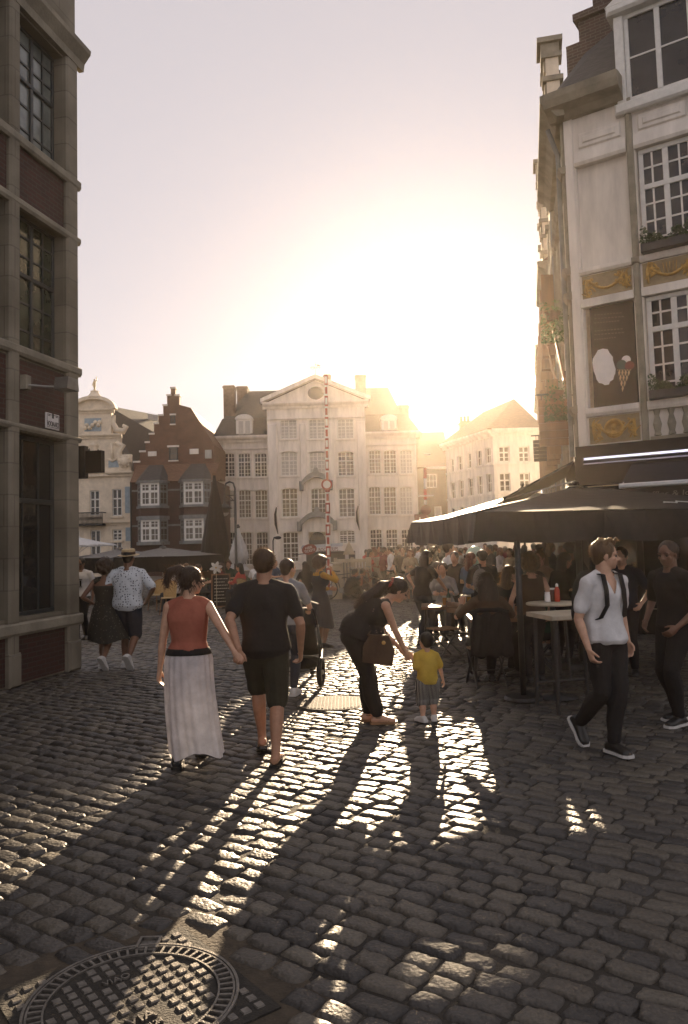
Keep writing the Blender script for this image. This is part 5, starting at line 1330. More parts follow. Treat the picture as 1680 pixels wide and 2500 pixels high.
    def head(s, mb, face=True):
        h = s.hh; c = s.hc; X, Y, Z = s.hr, s.hf, s.hu
        P = lambda x, y, z: c+X*(x*h)+Y*(y*h)+Z*(z*h)
        mb.ell(P(0, -.06, .12), X*.335*h, Y*.42*h, Z*.38*h, 18, 12)
        mb.ell(P(0, .09, -.16), X*.265*h, Y*.29*h, Z*.33*h, 16, 10)
        mb.ell(P(0, .24, -.37), X*.12*h, Y*.10*h, Z*.09*h, 10, 7)
        if face:
            for sg in (-1, 1):
                mb.ell(P(sg*.14, .30, .07), X*.12*h, Y*.07*h, Z*.045*h, 10, 6)
                mb.ell(P(sg*.335, -.04, -.05), X*.035*h, Y*.085*h+X*sg*.03*h, Z*.14*h, 10, 8)
                mb.ell(P(sg*.18, .25, -.10), X*.09*h, Y*.09*h, Z*.08*h, 10, 6)
            s.cap(mb, [P(0, .34, .03), P(0, .40, -.06), P(0, .445, -.135)], [.035*h, .042*h, .055*h], 8)
            for sg in (-1, 1): mb.ell(P(sg*.05, .38, -.15), X*.04*h, Y*.04*h, Z*.035*h, 8, 5)
            mb.ell(P(0, .345, -.245), X*.10*h, Y*.04*h, Z*.022*h, 10, 5); mb.ell(P(0, .335, -.29), X*.085*h, Y*.04*h, Z*.026*h, 10, 5)
        s.cap(mb, [s.neck-s.at(s.T)[3]*.02*s.H, P(0, -.10, -.22)], [(.039 if s.sex == 'm' else .033)*s.H, (.036 if s.sex == 'm' else .029)*s.H])
    def build_body(s, root, skin, vox, arms=True, legs=True, face=True, name='body'):
        mb = MB(); s.torso(mb, 0); s.head(mb, face); s.arms(mb); s.legs(mb)
        for sg in (-1, 1): s.hand(mb, sg); s.foot(mb, sg)
        o = link_mesh(solid(mb, vox, 2 if vox < .009 else 1, name), name, skin, root)
        if face and vox < .0075:
            h = s.hh; P = lambda x, y, z: s.hc+s.hr*(x*h)+s.hf*(y*h)+s.hu*(z*h)
            for sg in (-1, 1):
                m = MB(); m.sphere(P(sg*.14, .30, .0), .058*h, 10, 7); e = m.build('eye', MAT['eye'], None, smooth=True); e.parent = o
                m = MB(); m.tube([P(sg*.05, .375, .09), P(sg*.14, .375, .115), P(sg*.23, .33, .09)], [.012*h, .018*h, .008*h], 6); e = m.build('eyebrow', MAT['hair_brown'], None); e.parent = o
        return o
    # ---------------------------------------------------------------- clothes
    def top(s, root, mat, vox, name='t_shirt', sleeve=.55, t0=.015, t1=.297, inf=.012, flare=.015, wr=.004, seed=1, sl_inf=.012, smooth=3):
        mb = MB(); s.torso(mb, inf, t0, t1, 22, flare)
        if sleeve > 0: s.arms(mb, sl_inf*.8, sleeve, taper=.008 if sleeve < 1 else 0)
        else:
            for sg in (-1, 1): q = s.at(s.T*.84); nk = s.at(s.T*.965)[0]; s.cap(mb, [q[0].lerp(s.sh[sg], .3), q[0].lerp(s.sh[sg], .72)], [.040*s.H+inf*.4, .034*s.H+inf*.4]); s.cap(mb, [nk+s.at(s.T)[1]*sg*.03*s.H-s.at(s.T)[3]*.01*s.H, nk.lerp(s.sh[sg], .62), s.sh[sg].lerp(nk, .12)], [.028*s.H+inf*.3, .030*s.H+inf*.5, .026*s.H+inf*.5])
        if s.sex == 'f' and not s.kid:
            p, ex, ey, ez = s.at(.20)
            for sg in (-1, 1): mb.ell(p+ex*sg*.042*s.H+ey*.045*s.H, ex*(.042*s.H+inf), ey*(.04*s.H+inf), ez*(.045*s.H+inf))
        me = solid(mb, vox, smooth, name); wrinkle(me, wr, 22, seed, (1, 1, 1.6)); return link_mesh(me, name, mat, root)
    def vneck(s, o, tip=.225, top=.30, half=.034):
        me = o.data; bm = bmesh.new(); bm.from_mesh(me); kill = []
        c0, ex, ey, ez = s.at(tip)
        for v in bm.verts:
            d = v.co-c0; x = d.dot(ex); y = d.dot(ey); z = d.dot(ez)
            if y > .0 and z > 0 and abs(x) < half*s.H*(z/((top-tip)*s.H))+.002: kill.append(v)
        bmesh.ops.delete(bm, geom=kill, context='VERTS'); bm.to_mesh(me); bm.free(); me.update()
    def bottoms(s, root, mat, vox, name='trousers', upto=1.9, inf=.012, loose=.0, seed=2, wr=.003, waist=.06):
        mb = MB(); s.torso(mb, inf*.9, -.04, waist, 20); s.legs(mb, inf, upto, loose=loose)
        me = solid(mb, vox, 2, name); wrinkle(me, wr, 20, seed, (1, 1, 1.2)); return link_mesh(me, name, mat, root)
    def skirt(s, root, mat, name, t_top, z_hem, flare, pleats=14, amp=.012, sway=(0, 0), n=112, m=26, a0=None, seed=3, hemvar=.02, power=1.0, pin=0.0):
        """pleated cloth tube from the waist ring to the hem height"""
        r = random.Random(seed); p, ex, ey, ez = s.at(t_top); pr = s.torso_prof(); k = s.H
        A = float(np.interp(t_top, [q[0] for q in pr], [q[1] for q in pr]))*k+.014; B = float(np.interp(t_top, [q[0] for q in pr], [q[2] for q in pr]))*k+.014
        hipA = float(np.interp(0, [q[0] for q in pr], [q[1] for q in pr]))*k+.022; hipB = float(np.interp(0, [q[0] for q in pr], [q[2] for q in pr]))*k+.03
        ph = [r.random()*6.28 for _ in range(6)]; v = []; fc = []
        zt = p.z; zh = s.P.z
        for i in range(m+1):
            f = i/m; z = zt+(z_hem-zt)*f
            if z > zh: g = (zt-z)/max(zt-zh, 1e-3); a = A+(hipA-A)*_sm(g); b = B+(hipB-B)*_sm(g); e = 0
            else: e = ((zh-z)/max(zh-z_hem, 1e-3))**power; a = hipA+flare*e; b = hipB+flare*.9*e
            cx = p.x+(s.P.x-p.x)*min(1, f*3)+sway[0]*e*e; cy = p.y+(s.P.y-p.y)*min(1, f*3)+sway[1]*e*e
            for j in range(n):
                t = 2*math.pi*j/n; q = f**.7
                md = .55+.45*math.sin(2*t+ph[2]+f*2)*math.sin(3*t+ph[0]); w = md*amp*q*(math.sin(pleats*t+ph[0]+.8*math.sin(f*3+ph[4]))+.6*math.sin((pleats*.5+1)//1*t+ph[1]+f*1.5)+.5*math.sin((pleats*2+3)*t+ph[2])*(1-f*.4))+amp*.25*math.sin(pleats*3*t+ph[3])
                zz = z+ (hemvar*math.sin(3*t+ph[5])*f if f > .5 else 0)
                v.append((cx+(a+w)*math.cos(t), cy+(b+w)*math.sin(t), zz))
        for i in range(m):
            for j in range(n):
                j2 = (j+1) % n; fc.append((i*n+j, i*n+j2, (i+1)*n+j2, (i+1)*n+j))
        mb = MB(); mb.add(v, fc); return mb.build(name, mat, root, smooth=True, local=True)
    def hair(s, root, mat, kind='short', vox=.007, seed=4, strands=0, length=.0, name='hair', fz=1.0):
        h = s.hh; c = s.hc; X, Y, Z = s.hr, s.hf, s.hu; r = random.Random(seed)
        P = lambda x, y, z: c+X*(x*h)+Y*(y*h)+Z*(z*h)
        mb = MB(); 
        th = {'buzz': .015, 'short': .04, 'curly': .2, 'quiff': .03}.get(kind, .05)
        mb.ell(P(0, -.125, .155), X*(.345+th)*h, Y*(.41+th*.8)*h, Z*(.365+th)*h, 20, 14)
        mb.ell(P(0, -.24, -.06), X*(.27+th)*h, Y*(.22+th)*h, Z*(.26+th)*h, 14, 10)
        if kind == 'curly':
            for i in range(46):
                d = Vector((r.gauss(0, 1), r.gauss(-.5, 1), r.gauss(.25, .8))).normalized()
                if d.y > .55 and d.z < .5: continue
                mb.sphere(P(d.x*.5, -.1+d.y*.56, .05+d.z*.53), (.10+.07*r.random())*h, 8, 6)
        if kind == 'quiff':
            for i in range(22): 
                x = r.uniform(-.3, .3); b = P(x, r.uniform(-.3, .28), .42); s.cap(mb, [b, b+X*r.uniform(-.05, .05)*h+Y*.1*h+Z*r.uniform(.08, .2)*h, b+Y*.22*h+Z*r.uniform(.05, .16)*h], [.07*h, .05*h, .02*h], 6)
        if kind == 'bun':
            mb.ell(P(-.02, -.52, .34), X*.22*h, Y*.25*h, Z*.22*h, 12, 9)
            s.cap(mb, [P(-.02, -.50, .38), P(-.1, -.85, .28), P(-.14, -.92, -.10), P(-.12, -.86, -.3)], [.15*h, .17*h, .12*h, .04*h], 8)
        if kind in ('long', 'ponytail'):
            L = length or .32*s.H; bk = -Y
            if kind == 'long':
                sp = lambda f: V3(0, 0, -1)*(L*f)
                for x in np.linspace(-.34, .34, 9):
                    y0 = -.18-.25*math.cos(x*3); b = P(x, y0, -.05)
                    s.cap(mb, [b, b+sp(.35)+bk*.06*h+X*x*.12*h, b+sp(.7)+bk*.02*h+X*x*.2*h, b+sp(1)+X*x*.15*h], [.16*h, .17*h, .14*h, .05*h], 8)
            else:
                dr = s.at(s.T*.6)[0]-s.at(s.T*.75)[0]
                b = P(0, -.45, .1)
                tail = s.at(s.T*.42)[0]-s.at(s.T*.42)[2]*.095*s.H
                mid = s.at(s.T*.88)[0]-s.at(s.T*.88)[2]*.085*s.H
                s.cap(mb, [b, b.lerp(mid, .5)-s.at(s.T*.9)[2]*.03, mid, mid.lerp(tail, .5)-s.at(s.T*.6)[2]*.015, tail], [.16*h, .25*h, .32*h, .28*h, .09*h], 10)
        me = solid(mb, vox, 2, name); wrinkle(me, .012*h*fz*(3 if kind == 'curly' else 1.5), 60/s.H, seed, (1.5, 1.5, .5))
        o = link_mesh(me, name, mat, root)
        if strands:
            n = len(me.vertices); m = MB(); r2 = np.random.default_rng(seed)
            pick = r2.integers(0, n, strands)
            for q in pick:
                vt = me.vertices[int(q)]; nn = vt.normal.copy(); p0 = vt.co-nn*.004
                d = (nn*.8+V3(*r2.normal(0, .45, 3))+(V3(0, 0, -.9) if kind in ('long', 'ponytail', 'bun') else Z*.35)).normalized()
                ln = (.12 if kind in ('curly',) else .07 if kind in ('short', 'quiff', 'buzz') else .25)*h*(.5+r2.random()); w = .0014+.0012*r2.random()
                p1 = p0+d*ln*.55; p2 = p1+(d+V3(0, 0, -.6)*(.3 if kind == 'short' else .9)+V3(*r2.normal(0, .3, 3))).normalized()*ln*.5
                e = d.cross(V3(0, 1, .3)).normalized()*w; m.add([p0-e, p0+e, p1+e*.8, p1-e*.8, p2], [(0,1,2,3), (3,2,4)])
            m.build('loose_hair', mat, None).parent = o
        return o
def skin_mat(name, col):
    m = mk(name, col, .48, .18, 18, .08, 120, spec=.45); N, L = sh(m); b = N['Principled BSDF']
    b.inputs['Subsurface Weight'].default_value = .12; b.inputs['Subsurface Radius'].default_value = (.012, .005, .003); b.inputs['Subsurface Scale'].default_value = 1.0
    return m
MAT['skin'] = skin_mat('fair skin', (.52, .31, .21)); MAT['skin_tan'] = skin_mat('tanned skin', (.36, .19, .115)); MAT['skin_dark'] = skin_mat('brown and shaded skin', (.17, .085, .05))
MAT['eye'] = mk('eye', (.04, .03, .025), .15, .1, 4)
def hairm(name, col): 
    m = mk(name, col, .38, .4, 40, .4, 90, spec=.6, transl=.45, stretch=(1, 1, .2)); return m
MAT['hair_brown'] = hairm('brown hair', (.045, .024, .013)); MAT['hair_black'] = hairm('black hair', (.014, .011, .009)); MAT['hair_blond'] = hairm('dark blond hair', (.15, .085, .035)); MAT['hair_light_brown'] = hairm('light brown hair', (.085, .048, .024)); MAT['hair_red'] = hairm('auburn hair', (.13, .035, .012)); MAT['hair_grey'] = hairm('grey hair', (.22, .20, .18))
def cloth(name, col, rough=.85, var=.22, scale=7, bump=.25, bscale=26, transl=0.0, sheen=.0):
    return mk(name, col, rough, var, scale, bump, bscale, spec=.25, transl=transl, sheen=sheen)
MAT['c_black'] = cloth('black jersey', (.016, .015, .015)); MAT['c_navy'] = cloth('navy cotton', (.02, .024, .035)); MAT['c_olive'] = cloth('dark olive cotton', (.035, .034, .024))
MAT['c_white'] = cloth('white jersey', (.66, .66, .67), transl=.12); MAT['c_grey'] = cloth('grey jersey', (.24, .245, .25)); MAT['c_red'] = cloth('faded red cotton', (.37, .12, .08), transl=.15)
MAT['c_skirt'] = cloth('thin white viscose', (.80, .79, .81), transl=.5, bump=.35, bscale=60); MAT['c_mustard'] = cloth('mustard yellow cotton', (.52, .28, .03), transl=.25); MAT['c_yellow'] = cloth('yellow cotton', (.60, .42, .07), transl=.22)
MAT['c_jeans'] = cloth('dark denim', (.03, .036, .05), bscale=80); MAT['c_beige'] = cloth('beige knit', (.34, .27, .19), transl=.1); MAT['c_wine'] = cloth('wine red cotton', (.14, .025, .025)); MAT['c_pink'] = cloth('coral red cotton', (.45, .09, .07), transl=.1); MAT['c_blue'] = cloth('washed blue cotton', (.10, .14, .20)); MAT['c_brown'] = cloth('brown wool', (.075, .045, .028)); MAT['c_green'] = cloth('bottle green cotton', (.02, .045, .03))
MAT['shoe_white'] = mk('white canvas shoe', (.58, .57, .55), .7, .15, 12); MAT['shoe_black'] = mk('black leather shoe', (.015, .014, .013), .4, .3, 12); MAT['shoe_tan'] = mk('tan leather', (.26, .14, .065), .5, .3, 12); MAT['straw'] = mk('straw', (.50, .38, .22), .75, .25, 30, .3, 120)
def dotted():
    m = mk('white cotton with dark motifs', (.56, .60, .64), .85, .12, 8, .25, 26, spec=.2); N, L = sh(m); b = N['Principled BSDF']; tc = N.new('ShaderNodeTexCoord')
    vo = N.new('ShaderNodeTexVoronoi'); vo.inputs['Scale'].default_value = 26; vo.inputs['Randomness'].default_value = .55; L.new(tc.outputs['Object'], vo.inputs['Vector'])
    cr = N.new('ShaderNodeValToRGB'); cr.color_ramp.interpolation = 'CONSTANT'; cr.color_ramp.elements[0].color = (.03, .04, .07, 1); cr.color_ramp.elements[1].position = .27; cr.color_ramp.elements[1].color = (.56, .60, .64, 1)
    L.new(vo.outputs['Distance'], cr.inputs[0]); L.new(cr.outputs[0], b.inputs['Base Color']); return m
MAT['c_dots'] = dotted()
def floral(name, base, fl, scale=16, th=.12):
    m = mk(name, base, .8, .2, 8, .2, 30, spec=.2); N, L = sh(m); b = N['Principled BSDF']; tc = N.new('ShaderNodeTexCoord')
    vo = N.new('ShaderNodeTexVoronoi'); vo.inputs['Scale'].default_value = scale; L.new(tc.outputs['Object'], vo.inputs['Vector'])
    cr = N.new('ShaderNodeValToRGB'); cr.color_ramp.interpolation = 'CONSTANT'; cr.color_ramp.elements[0].color = (*fl, 1); cr.color_ramp.elements[1].position = th; cr.color_ramp.elements[1].color = (*base, 1)
    L.new(vo.outputs['Distance'], cr.inputs[0]); L.new(cr.outputs[0], b.inputs['Base Color']); return m
MAT['c_floral'] = floral('black floral crepe', (.016, .014, .014), (.20, .15, .13)); MAT['c_floral2'] = floral('dark green floral cotton', (.02, .021, .019), (.085, .085, .075), 22, .2)
def striped():
    m = mk('striped cotton', (.03, .03, .03), .85); N, L = sh(m); b = N['Principled BSDF']; tc = N.new('ShaderNodeTexCoord'); w = N.new('ShaderNodeTexWave'); w.bands_direction = 'X'; w.inputs['Scale'].default_value = 24; w.inputs['Distortion'].default_value = .6
    L.new(tc.outputs['Object'], w.inputs['Vector']); cr = N.new('ShaderNodeValToRGB'); cr.color_ramp.interpolation = 'CONSTANT'; cr.color_ramp.elements[0].color = (.02, .02, .02, 1); cr.color_ramp.elements[1].position = .72; cr.color_ramp.elements[1].color = (.45, .44, .40, 1); L.new(w.outputs['Fac'], cr.inputs[0]); L.new(cr.outputs[0], b.inputs['Base Color']); return m
MAT['c_stripe'] = striped()
def person(label, pos, yaw, group=None, z=0.0):
    return thing('person', label, 'person', (pos[0], pos[1], z), yaw, group)
def loc(root, p):
    """world point to the person's own axes"""
    d = Vector(p)-root.location; a = -root.rotation_euler.z
    return V3(d.x*math.cos(a)-d.y*math.sin(a), d.x*math.sin(a)+d.y*math.cos(a), d.z)
def wld(root, p):
    a = root.rotation_euler.z
    return V3(p.x*math.cos(a)-p.y*math.sin(a), p.x*math.sin(a)+p.y*math.cos(a), p.z)+root.location
def main_people():
    # ------------------------------------------------ the couple holding hands
    posA = gnd(462, 1868); posB = gnd(652, 1866)
    join = atY(583, 1612, 6.32)
    r = person('woman in a faded red sleeveless top and long white skirt, holding a man\'s hand', posA, 0.03)
    hj = loc(r, join)
    b = Body(1.635, 'f', pelvis=(.01, 0, .86), lean=.03, twist=0, head=(R(-62), .12), fat=1.08,
             feet={-1: {'p': (-.09, -.05, .075)}, 1: {'p': (.07, .25, .09)}},
             hands={1: {'p': hj+V3(-.025, -.02, .06), 'pole': (.6, -.9, -.2), 'palm': (-.35, .8, -.1), 'curl': 1.1, 'dir': (.55, .1, -.8)}, -1: {'p': b_('L', 1.635), 'pole': (-.6, -.6, 0)}})
    b.build_body(r, MAT['skin'], .006)
    b.top(r, MAT['c_red'], .008, 'sleeveless_top', 0, .052, .305, .014, .006, .007, 11)
    m = MB(); b.torso(m, .021, .030, .062, 28, step=.006); m.build('waistband', MAT['c_black'], r, smooth=True, local=True)
    b.skirt(r, MAT['c_skirt'], 'long_skirt', .040, .10, .02, 7, .020, (.06, .0), 180, 44, seed=5, hemvar=.035, power=.9)
    for sg in (-1, 1): b.shoe(sg, MAT['shoe_black'], r, .008)
    b.hair(r, MAT['hair_brown'], 'bun', .007, 3, 700)
    # glasses
    h = b.hh; P = lambda x, y, z: b.hc+b.hr*(x*h)+b.hf*(y*h)+b.hu*(z*h)
    g = MB()
    for sg in (-1, 1):
        pts = [P(sg*.165+.115*math.cos(a), .385-.02*abs(math.cos(a)), -.01+.095*math.sin(a)) for a in np.linspace(0, 2*math.pi, 17)]; g.tube(pts, .011*h, 5, False); g.tube([P(sg*.28, .36, .03), P(sg*.335, .0, .02)], .012*h, 5)
    g.tube([P(-.05, .4, .0), P(.05, .4, .0)], .011*h, 5); g.build('glasses', MAT['iron'], r, local=True)
    r = person('man in black T-shirt and dark olive shorts walking away in flip flops', posB, 0.0)
    hj = loc(r, join)
    b = Body(1.77, 'm', pelvis=(-.005, .10, .925), lean=.03, head=(R(-6), .08), fat=1.03,
             feet={1: {'p': (.075, -.02, .085), 'toe': (.12, 1, 0)}, -1: {'p': (-.075, .36, .125), 'toe': (-.12, 1, -.30), 'pole': (-.1, 1, 0)}},
             hands={-1: {'p': hj+V3(.0, .0, .085), 'pole': (-.8, -.6, 0), 'palm': (.25, -.9, 0), 'curl': 1.2, 'dir': (-.1, -.05, -1)}, 1: {'p': (.29, .14, .90), 'pole': (.5, -1, 0), 'palm': (-1, .1, 0), 'curl': .7}})
    b.build_body(r, MAT['skin_tan'], .006)
    b.top(r, MAT['c_black'], .008, 't_shirt', .68, -.04, .308, .026, .018, .010, 12, .018)
    b.bottoms(r, MAT['c_olive'], .008, 'shorts', .98, .018, .018, 13, .005)
    for sg in (-1, 1):
        k = b.H; a = b.ank[sg]; t = b.ftoe[sg]; u = V3(0, 0, 1); u = (u-t*u.dot(t)).normalized(); x = t.cross(u); c = a-u*.042*k; m = MB()
        out = [(-.05, .012), (-.04, .024), (0, .023), (.05, .026), (.09, .03), (.115, .016)]; pl = [c+t*(y*k)+x*(w*k) for y, w in out]+[c+t*(y*k)-x*(w*k) for y, w in out[::-1]]; n = len(pl)
        m.add([p-u*.02 for p in pl]+[p+u*.004 for p in pl], [tuple(range(n)), tuple(range(2*n-1, n-1, -1))]+[(i, (i+1) % n, (i+1) % n+n, i+n) for i in range(n)])
        o = m.build('flip_flop', MAT['shoe_black'], r, local=True)
        m = MB(); f0 = c+t*.075*k+u*.03; m.tube([f0-u*.02, f0, c+t*.03*k+x*.025*k+u*.022*k, c+x*.027*k], .006, 6); m.tube([f0, c+t*.03*k-x*.025*k+u*.022*k, c-x*.027*k], .006, 6); s_ = m.build('strap', MAT['shoe_black'], None); s_.parent = o
    b.hair(r, MAT['hair_light_brown'], 'short', .006, 6, 1100)
    # ------------------------------------------------ bending woman and boy
    posC = gnd(912, 1764); r = person('woman in a black floral dress bending down to a small boy', posC, R(-84)); posD = gnd(1048, 1762)
    hC = loc(r, atY(1003, 1606, posC.y-.02))
    b = Body(1.62, 'f', pelvis=(0, -.16, .855), plean=.42, lean=.98, head=(0, .62), fat=1.12,
             feet={1: {'p': (.07, .04, .075), 'toe': (.05, 1, 0)}, -1: {'p': (-.07, -.04, .075), 'toe': (-.05, 1, 0)}},
             hands={1: {'p': hC+V3(0, -.05, .06), 'pole': (.3, -1, -.4), 'palm': (-1, 0, -.3), 'curl': .9}, -1: {'p': (-.1, .30, .72), 'pole': (-.4, -1, -.3)}})
    b.build_body(r, MAT['skin'], .0065)
    b.top(r, MAT['c_floral'], .008, 'tunic', 0, -.0, .27, .022, .03, .008, 21)
    b.bottoms(r, MAT['c_black'], .008, 'trousers', 1.88, .020, .012, 22, .005)
    m = MB(); p, ex, ey, ez = b.at(.06)      # loose tunic hem hanging forward
    m.ell(p-V3(0, 0, .02)-ey*.02, ex*.19, V3(0, .16, .06), V3(0, -.05, .17), 20, 12); m.ell(p+V3(0, .12, -.06), ex*.15, V3(0, .07, 0), V3(0, 0, .15)); m.ell(b.at(.15)[0]+V3(0, .09, -.10), ex*.14, V3(0, .07, .0), V3(0, -.03, .16))
    me = solid(m, .009, 3, 'tunic_hem'); wrinkle(me, .012, 18, 5); link_mesh(me, 'tunic_hem', MAT['c_floral'], r)
    m = MB()
    for sg in (-1, 1): q = b.sh[sg]; e = b.at(.29)[1]; m.tube([b.at(.22)[0]+b.at(.22)[2]*.07+e*sg*.06, q-e*sg*.05+b.at(.28)[3]*.03, b.at(.22)[0]-b.at(.22)[2]*.095+e*sg*.06], .012, 6)
    m.build('shoulder_strap', MAT['c_black'], r, local=True)
    b.hair(r, MAT['hair_brown'], 'ponytail', .007, 8, 900)
    m = MB(); hh = b.hh; tq = b.hc-b.hf*.52*hh+b.hu*.08*hh; m.tube([tq+b.hr*.045*math.cos(a)+b.hu*.045*math.sin(a)-b.hf*.0 for a in np.linspace(0, 6.28, 14)], .016, 6); m.sphere(tq+b.hu*.045, .022); m.build('hair_tie', MAT['red_paint'], r, local=True)
    for sg in (-1, 1):
        o = b.shoe(sg, MAT['skin'], r, .008, 'sandal', MAT['shoe_tan'], True); k = b.H; a = b.ank[sg]; m = MB(); t = b.ftoe[sg]; x = t.cross(V3(0, 0, 1))
        m.tube([a+x*.038*math.cos(q)+t*(.04*math.sin(q)-.004)-V3(0, 0, .01) for q in np.linspace(0, 6.28, 13)], .007, 5); m.tube([a-V3(0, 0, .05)+t*.10+x*.042, a-V3(0, 0, .022)+t*.09, a-V3(0, 0, .05)+t*.10-x*.042], .009, 5); m.tube([a-V3(0, 0, .02)+t*.03, a-V3(0, 0, .03)+t*.12], .006, 5)
        s_ = m.build('strap', MAT['shoe_tan'], None); s_.parent = o
    # shoulder bag hanging from her
    bc = wld(r, b.P+V3(.20, .20, -.10)); t = thing('handbag', 'brown shoulder bag hanging below the bending woman', 'bag', bc-V3(0, 0, .13)); G = Frame(bc, (1, .1, 0), (.1, -1, 0)); m = MB()
    m.prism(G, [(-.16, -.12), (.13, -.17), (.16, -.02), (.10, .13), (-.08, .14), (-.15, .02)], -.045, .045); o = m.build('bag_body', MAT['c_brown'], t)
    m = MB(); m.lathe(G.p(.05, .06, .046), [(.012, 0), (.02, .004), (.012, .008)], 12, G.w); m.build('clasp', MAT['gold'], t)
    m = MB(); sh_ = wld(r, b.sh[-1]+V3(.05, -.02, .05)); m.tube([G.p(-.10, .13, 0), bc+(sh_-bc)*.5+V3(-.03, 0, 0), sh_], .008, 6); m.tube([G.p(.1, .12, 0), bc+(sh_-bc)*.5+V3(.04, 0, 0), sh_+V3(.03, 0, 0)], .008, 6); m.build('strap', MAT['c_brown'], t)
    r2 = person('small boy in a yellow T-shirt and striped shorts', posD, R(4)); hD = loc(r2, wld(r, hC))
    b = Body(.915, 'm', kid=True, lean=.02, head=(R(18), -.02), feet={-1: {'p': (-.06, 0, .05), 'toe': (-.5, .9, 0)}, 1: {'p': (.06, .04, .05), 'toe': (.2, 1, 0)}}, pelvis=(0, .0, .40),
             hands={-1: {'p': hD+V3(.015, 0, -.01), 'pole': (-.3, -.3, -1), 'palm': (.3, 1, 0), 'curl': .8}, 1: {'p': (.17, .03, .36), 'pole': (.5, -1, 0)}})
    b.build_body(r2, MAT['skin'], .006)
    b.top(r2, MAT['c_yellow'], .008, 't_shirt', .8, -.03, .315, .020, .02, .007, 31, .012)
    b.bottoms(r2, MAT['c_stripe'], .008, 'shorts', 1.12, .016, .014, 32, .003, waist=.04)
    for sg in (-1, 1): b.shoe(sg, MAT['shoe_white'], r2, .007)
    b.hair(r2, MAT['hair_black'], 'buzz', .006, 9, 200)
    # ------------------------------------------------ man with backpack
    pos = gnd(1488, 1832); r = person('man in a white V-neck T-shirt with a dark backpack, striding to the right', pos, R(-156))
    b = Body(1.74, 'm', pelvis=(0, .02, .928), lean=.04, twist=R(4), head=(R(52), .02), fat=1.0,
             feet={-1: {'p': (.045, .10, .085), 'toe': (0, 1, 0)}, 1: {'p': (.10, -.24, .20), 'toe': (.0, .62, -.78), 'pole': (.1, 1, -.2)}},
             hands={1: {'p': (.27, .12, .87), 'pole': (.5, -1, 0), 'palm': (-1, .3, 0), 'curl': .75}, -1: {'p': (-.28, -.02, .88), 'pole': (-.5, -1, 0), 'palm': (1, .2, 0), 'curl': .6}})
    b.build_body(r, MAT['skin'], .006)
    vs = b.top(r, MAT['c_white'], .007, 't_shirt', .72, -.02, .288, .020, .026, .009, 41, .016); b.vneck(vs)
    b.bottoms(r, MAT['c_black'], .009, 'trousers', 1.93, .014, .004, 42, .005)
    for sg in (-1, 1): b.shoe(sg, MAT['shoe_black'], r, .008, 'shoe', MAT['shoe_white'])
    b.hair(r, MAT['hair_blond'], 'quiff', .006, 12, 900)
    p, ex, ey, ez = b.at(.17); cb = wld(r, p-ey*.20); t = thing('backpack', 'dark backpack with wide straps worn by the man in white', 'backpack', cb-V3(0, 0, .24), r.rotation_euler.z)
    m = MB(); m.ell(V3(0, 0, .24), V3(.15, 0, 0), V3(0, .10, 0), V3(0, 0, .27), 18, 12); m.ell(V3(0, -.06, .14), V3(.12, 0, 0), V3(0, .07, 0), V3(0, 0, .14)); link_mesh(solid(m, .011, 2, 'pack'), 'pack', MAT['c_black'], t)
    off = wld(r, V3(0, 0, 0))-Vector(t.location); ca = -t.rotation_euler.z
    for sg in (-1, 1):
        m = MB(); pts = []
        for q, (tt, fx) in enumerate(((.26, -.10), (.295, -.03), (.288, .085), (.24, .122), (.17, .132), (.11, .09), (.08, -.04))):
            c, x, y, z = b.at(tt); pts.append((wld(r, c+x*sg*(.098 if q < 5 else .13)+y*(fx+.006)+ (z*.045 if q in (1, 2) else z*0))))
        pl = [V3((p_-t.location).x*math.cos(ca)-(p_-t.location).y*math.sin(ca), (p_-t.location).x*math.sin(ca)+(p_-t.location).y*math.cos(ca), (p_-t.location).z) for p_ in pts]
        n = len(pl); sx = V3(1, 0, 0)
        m.loft([(pl[i], sx*.026, ((pl[min(i+1, n-1)]-pl[max(i-1, 0)]).cross(sx)).normalized()*.007) for i in range(n)], 10); m.build('strap', MAT['c_black'], t, smooth=True, local=True)
    # ------------------------------------------------ hat man and woman in a dark dress
    pos = gnd(312, 1630); r = person('man in a straw boater and light patterned shirt, walking away', pos, 0)
    b = Body(1.80, 'm', lean=.03, head=(R(-5), .05), fat=1.1, pelvis=(0, .04, .94), feet={-1: {'p': (-.07, .08, .085)}, 1: {'p': (.10, -.30, .20), 'toe': (.15, .6, -.8), 'pole': (.1, 1, -.1)}}, hands={-1: {'p': (-.27, .16, 1.0), 'pole': (-.6, -.8, 0)}, 1: {'p': (.27, .16, 1.02), 'pole': (.8, -.6, 0)}})
    b.build_body(r, MAT['skin_dark'], .008); b.top(r, MAT['c_dots'], .010, 'short_sleeved_shirt', .8, -.04, .30, .040, .03, .009, 51, .026); b.bottoms(r, MAT['c_navy'], .010, 'shorts', .95, .025, .025, 52, .006)
    for sg in (-1, 1): b.shoe(sg, MAT['shoe_white'], r, .009)
    b.hair(r, MAT['hair_black'], 'buzz', .009, 5)
    m = MB(); up = (b.hu-b.hf*.16).normalized(); m.lathe(b.hc+b.hu*.20*b.hh, [(.0, 0), (.105, 0), (.165, .002), (.168, .008), (.105, .014), (.102, .09), (.09, .10), (0, .101)], 28, up); hat = m.build('straw_hat', MAT['straw'], r, smooth=True, local=True, auto=40)
    m = MB(); m.lathe(b.hc+b.hu*.20*b.hh, [(.104, .015), (.1075, .016), (.1065, .058), (.103, .058)], 28, up); o = m.build('hat_band', MAT['c_brown'], None, smooth=True); o.parent = hat
    pos = gnd(256, 1632); r = person('woman with curly hair in a dark patterned dress, beside the man in the boater', pos, 0.02)
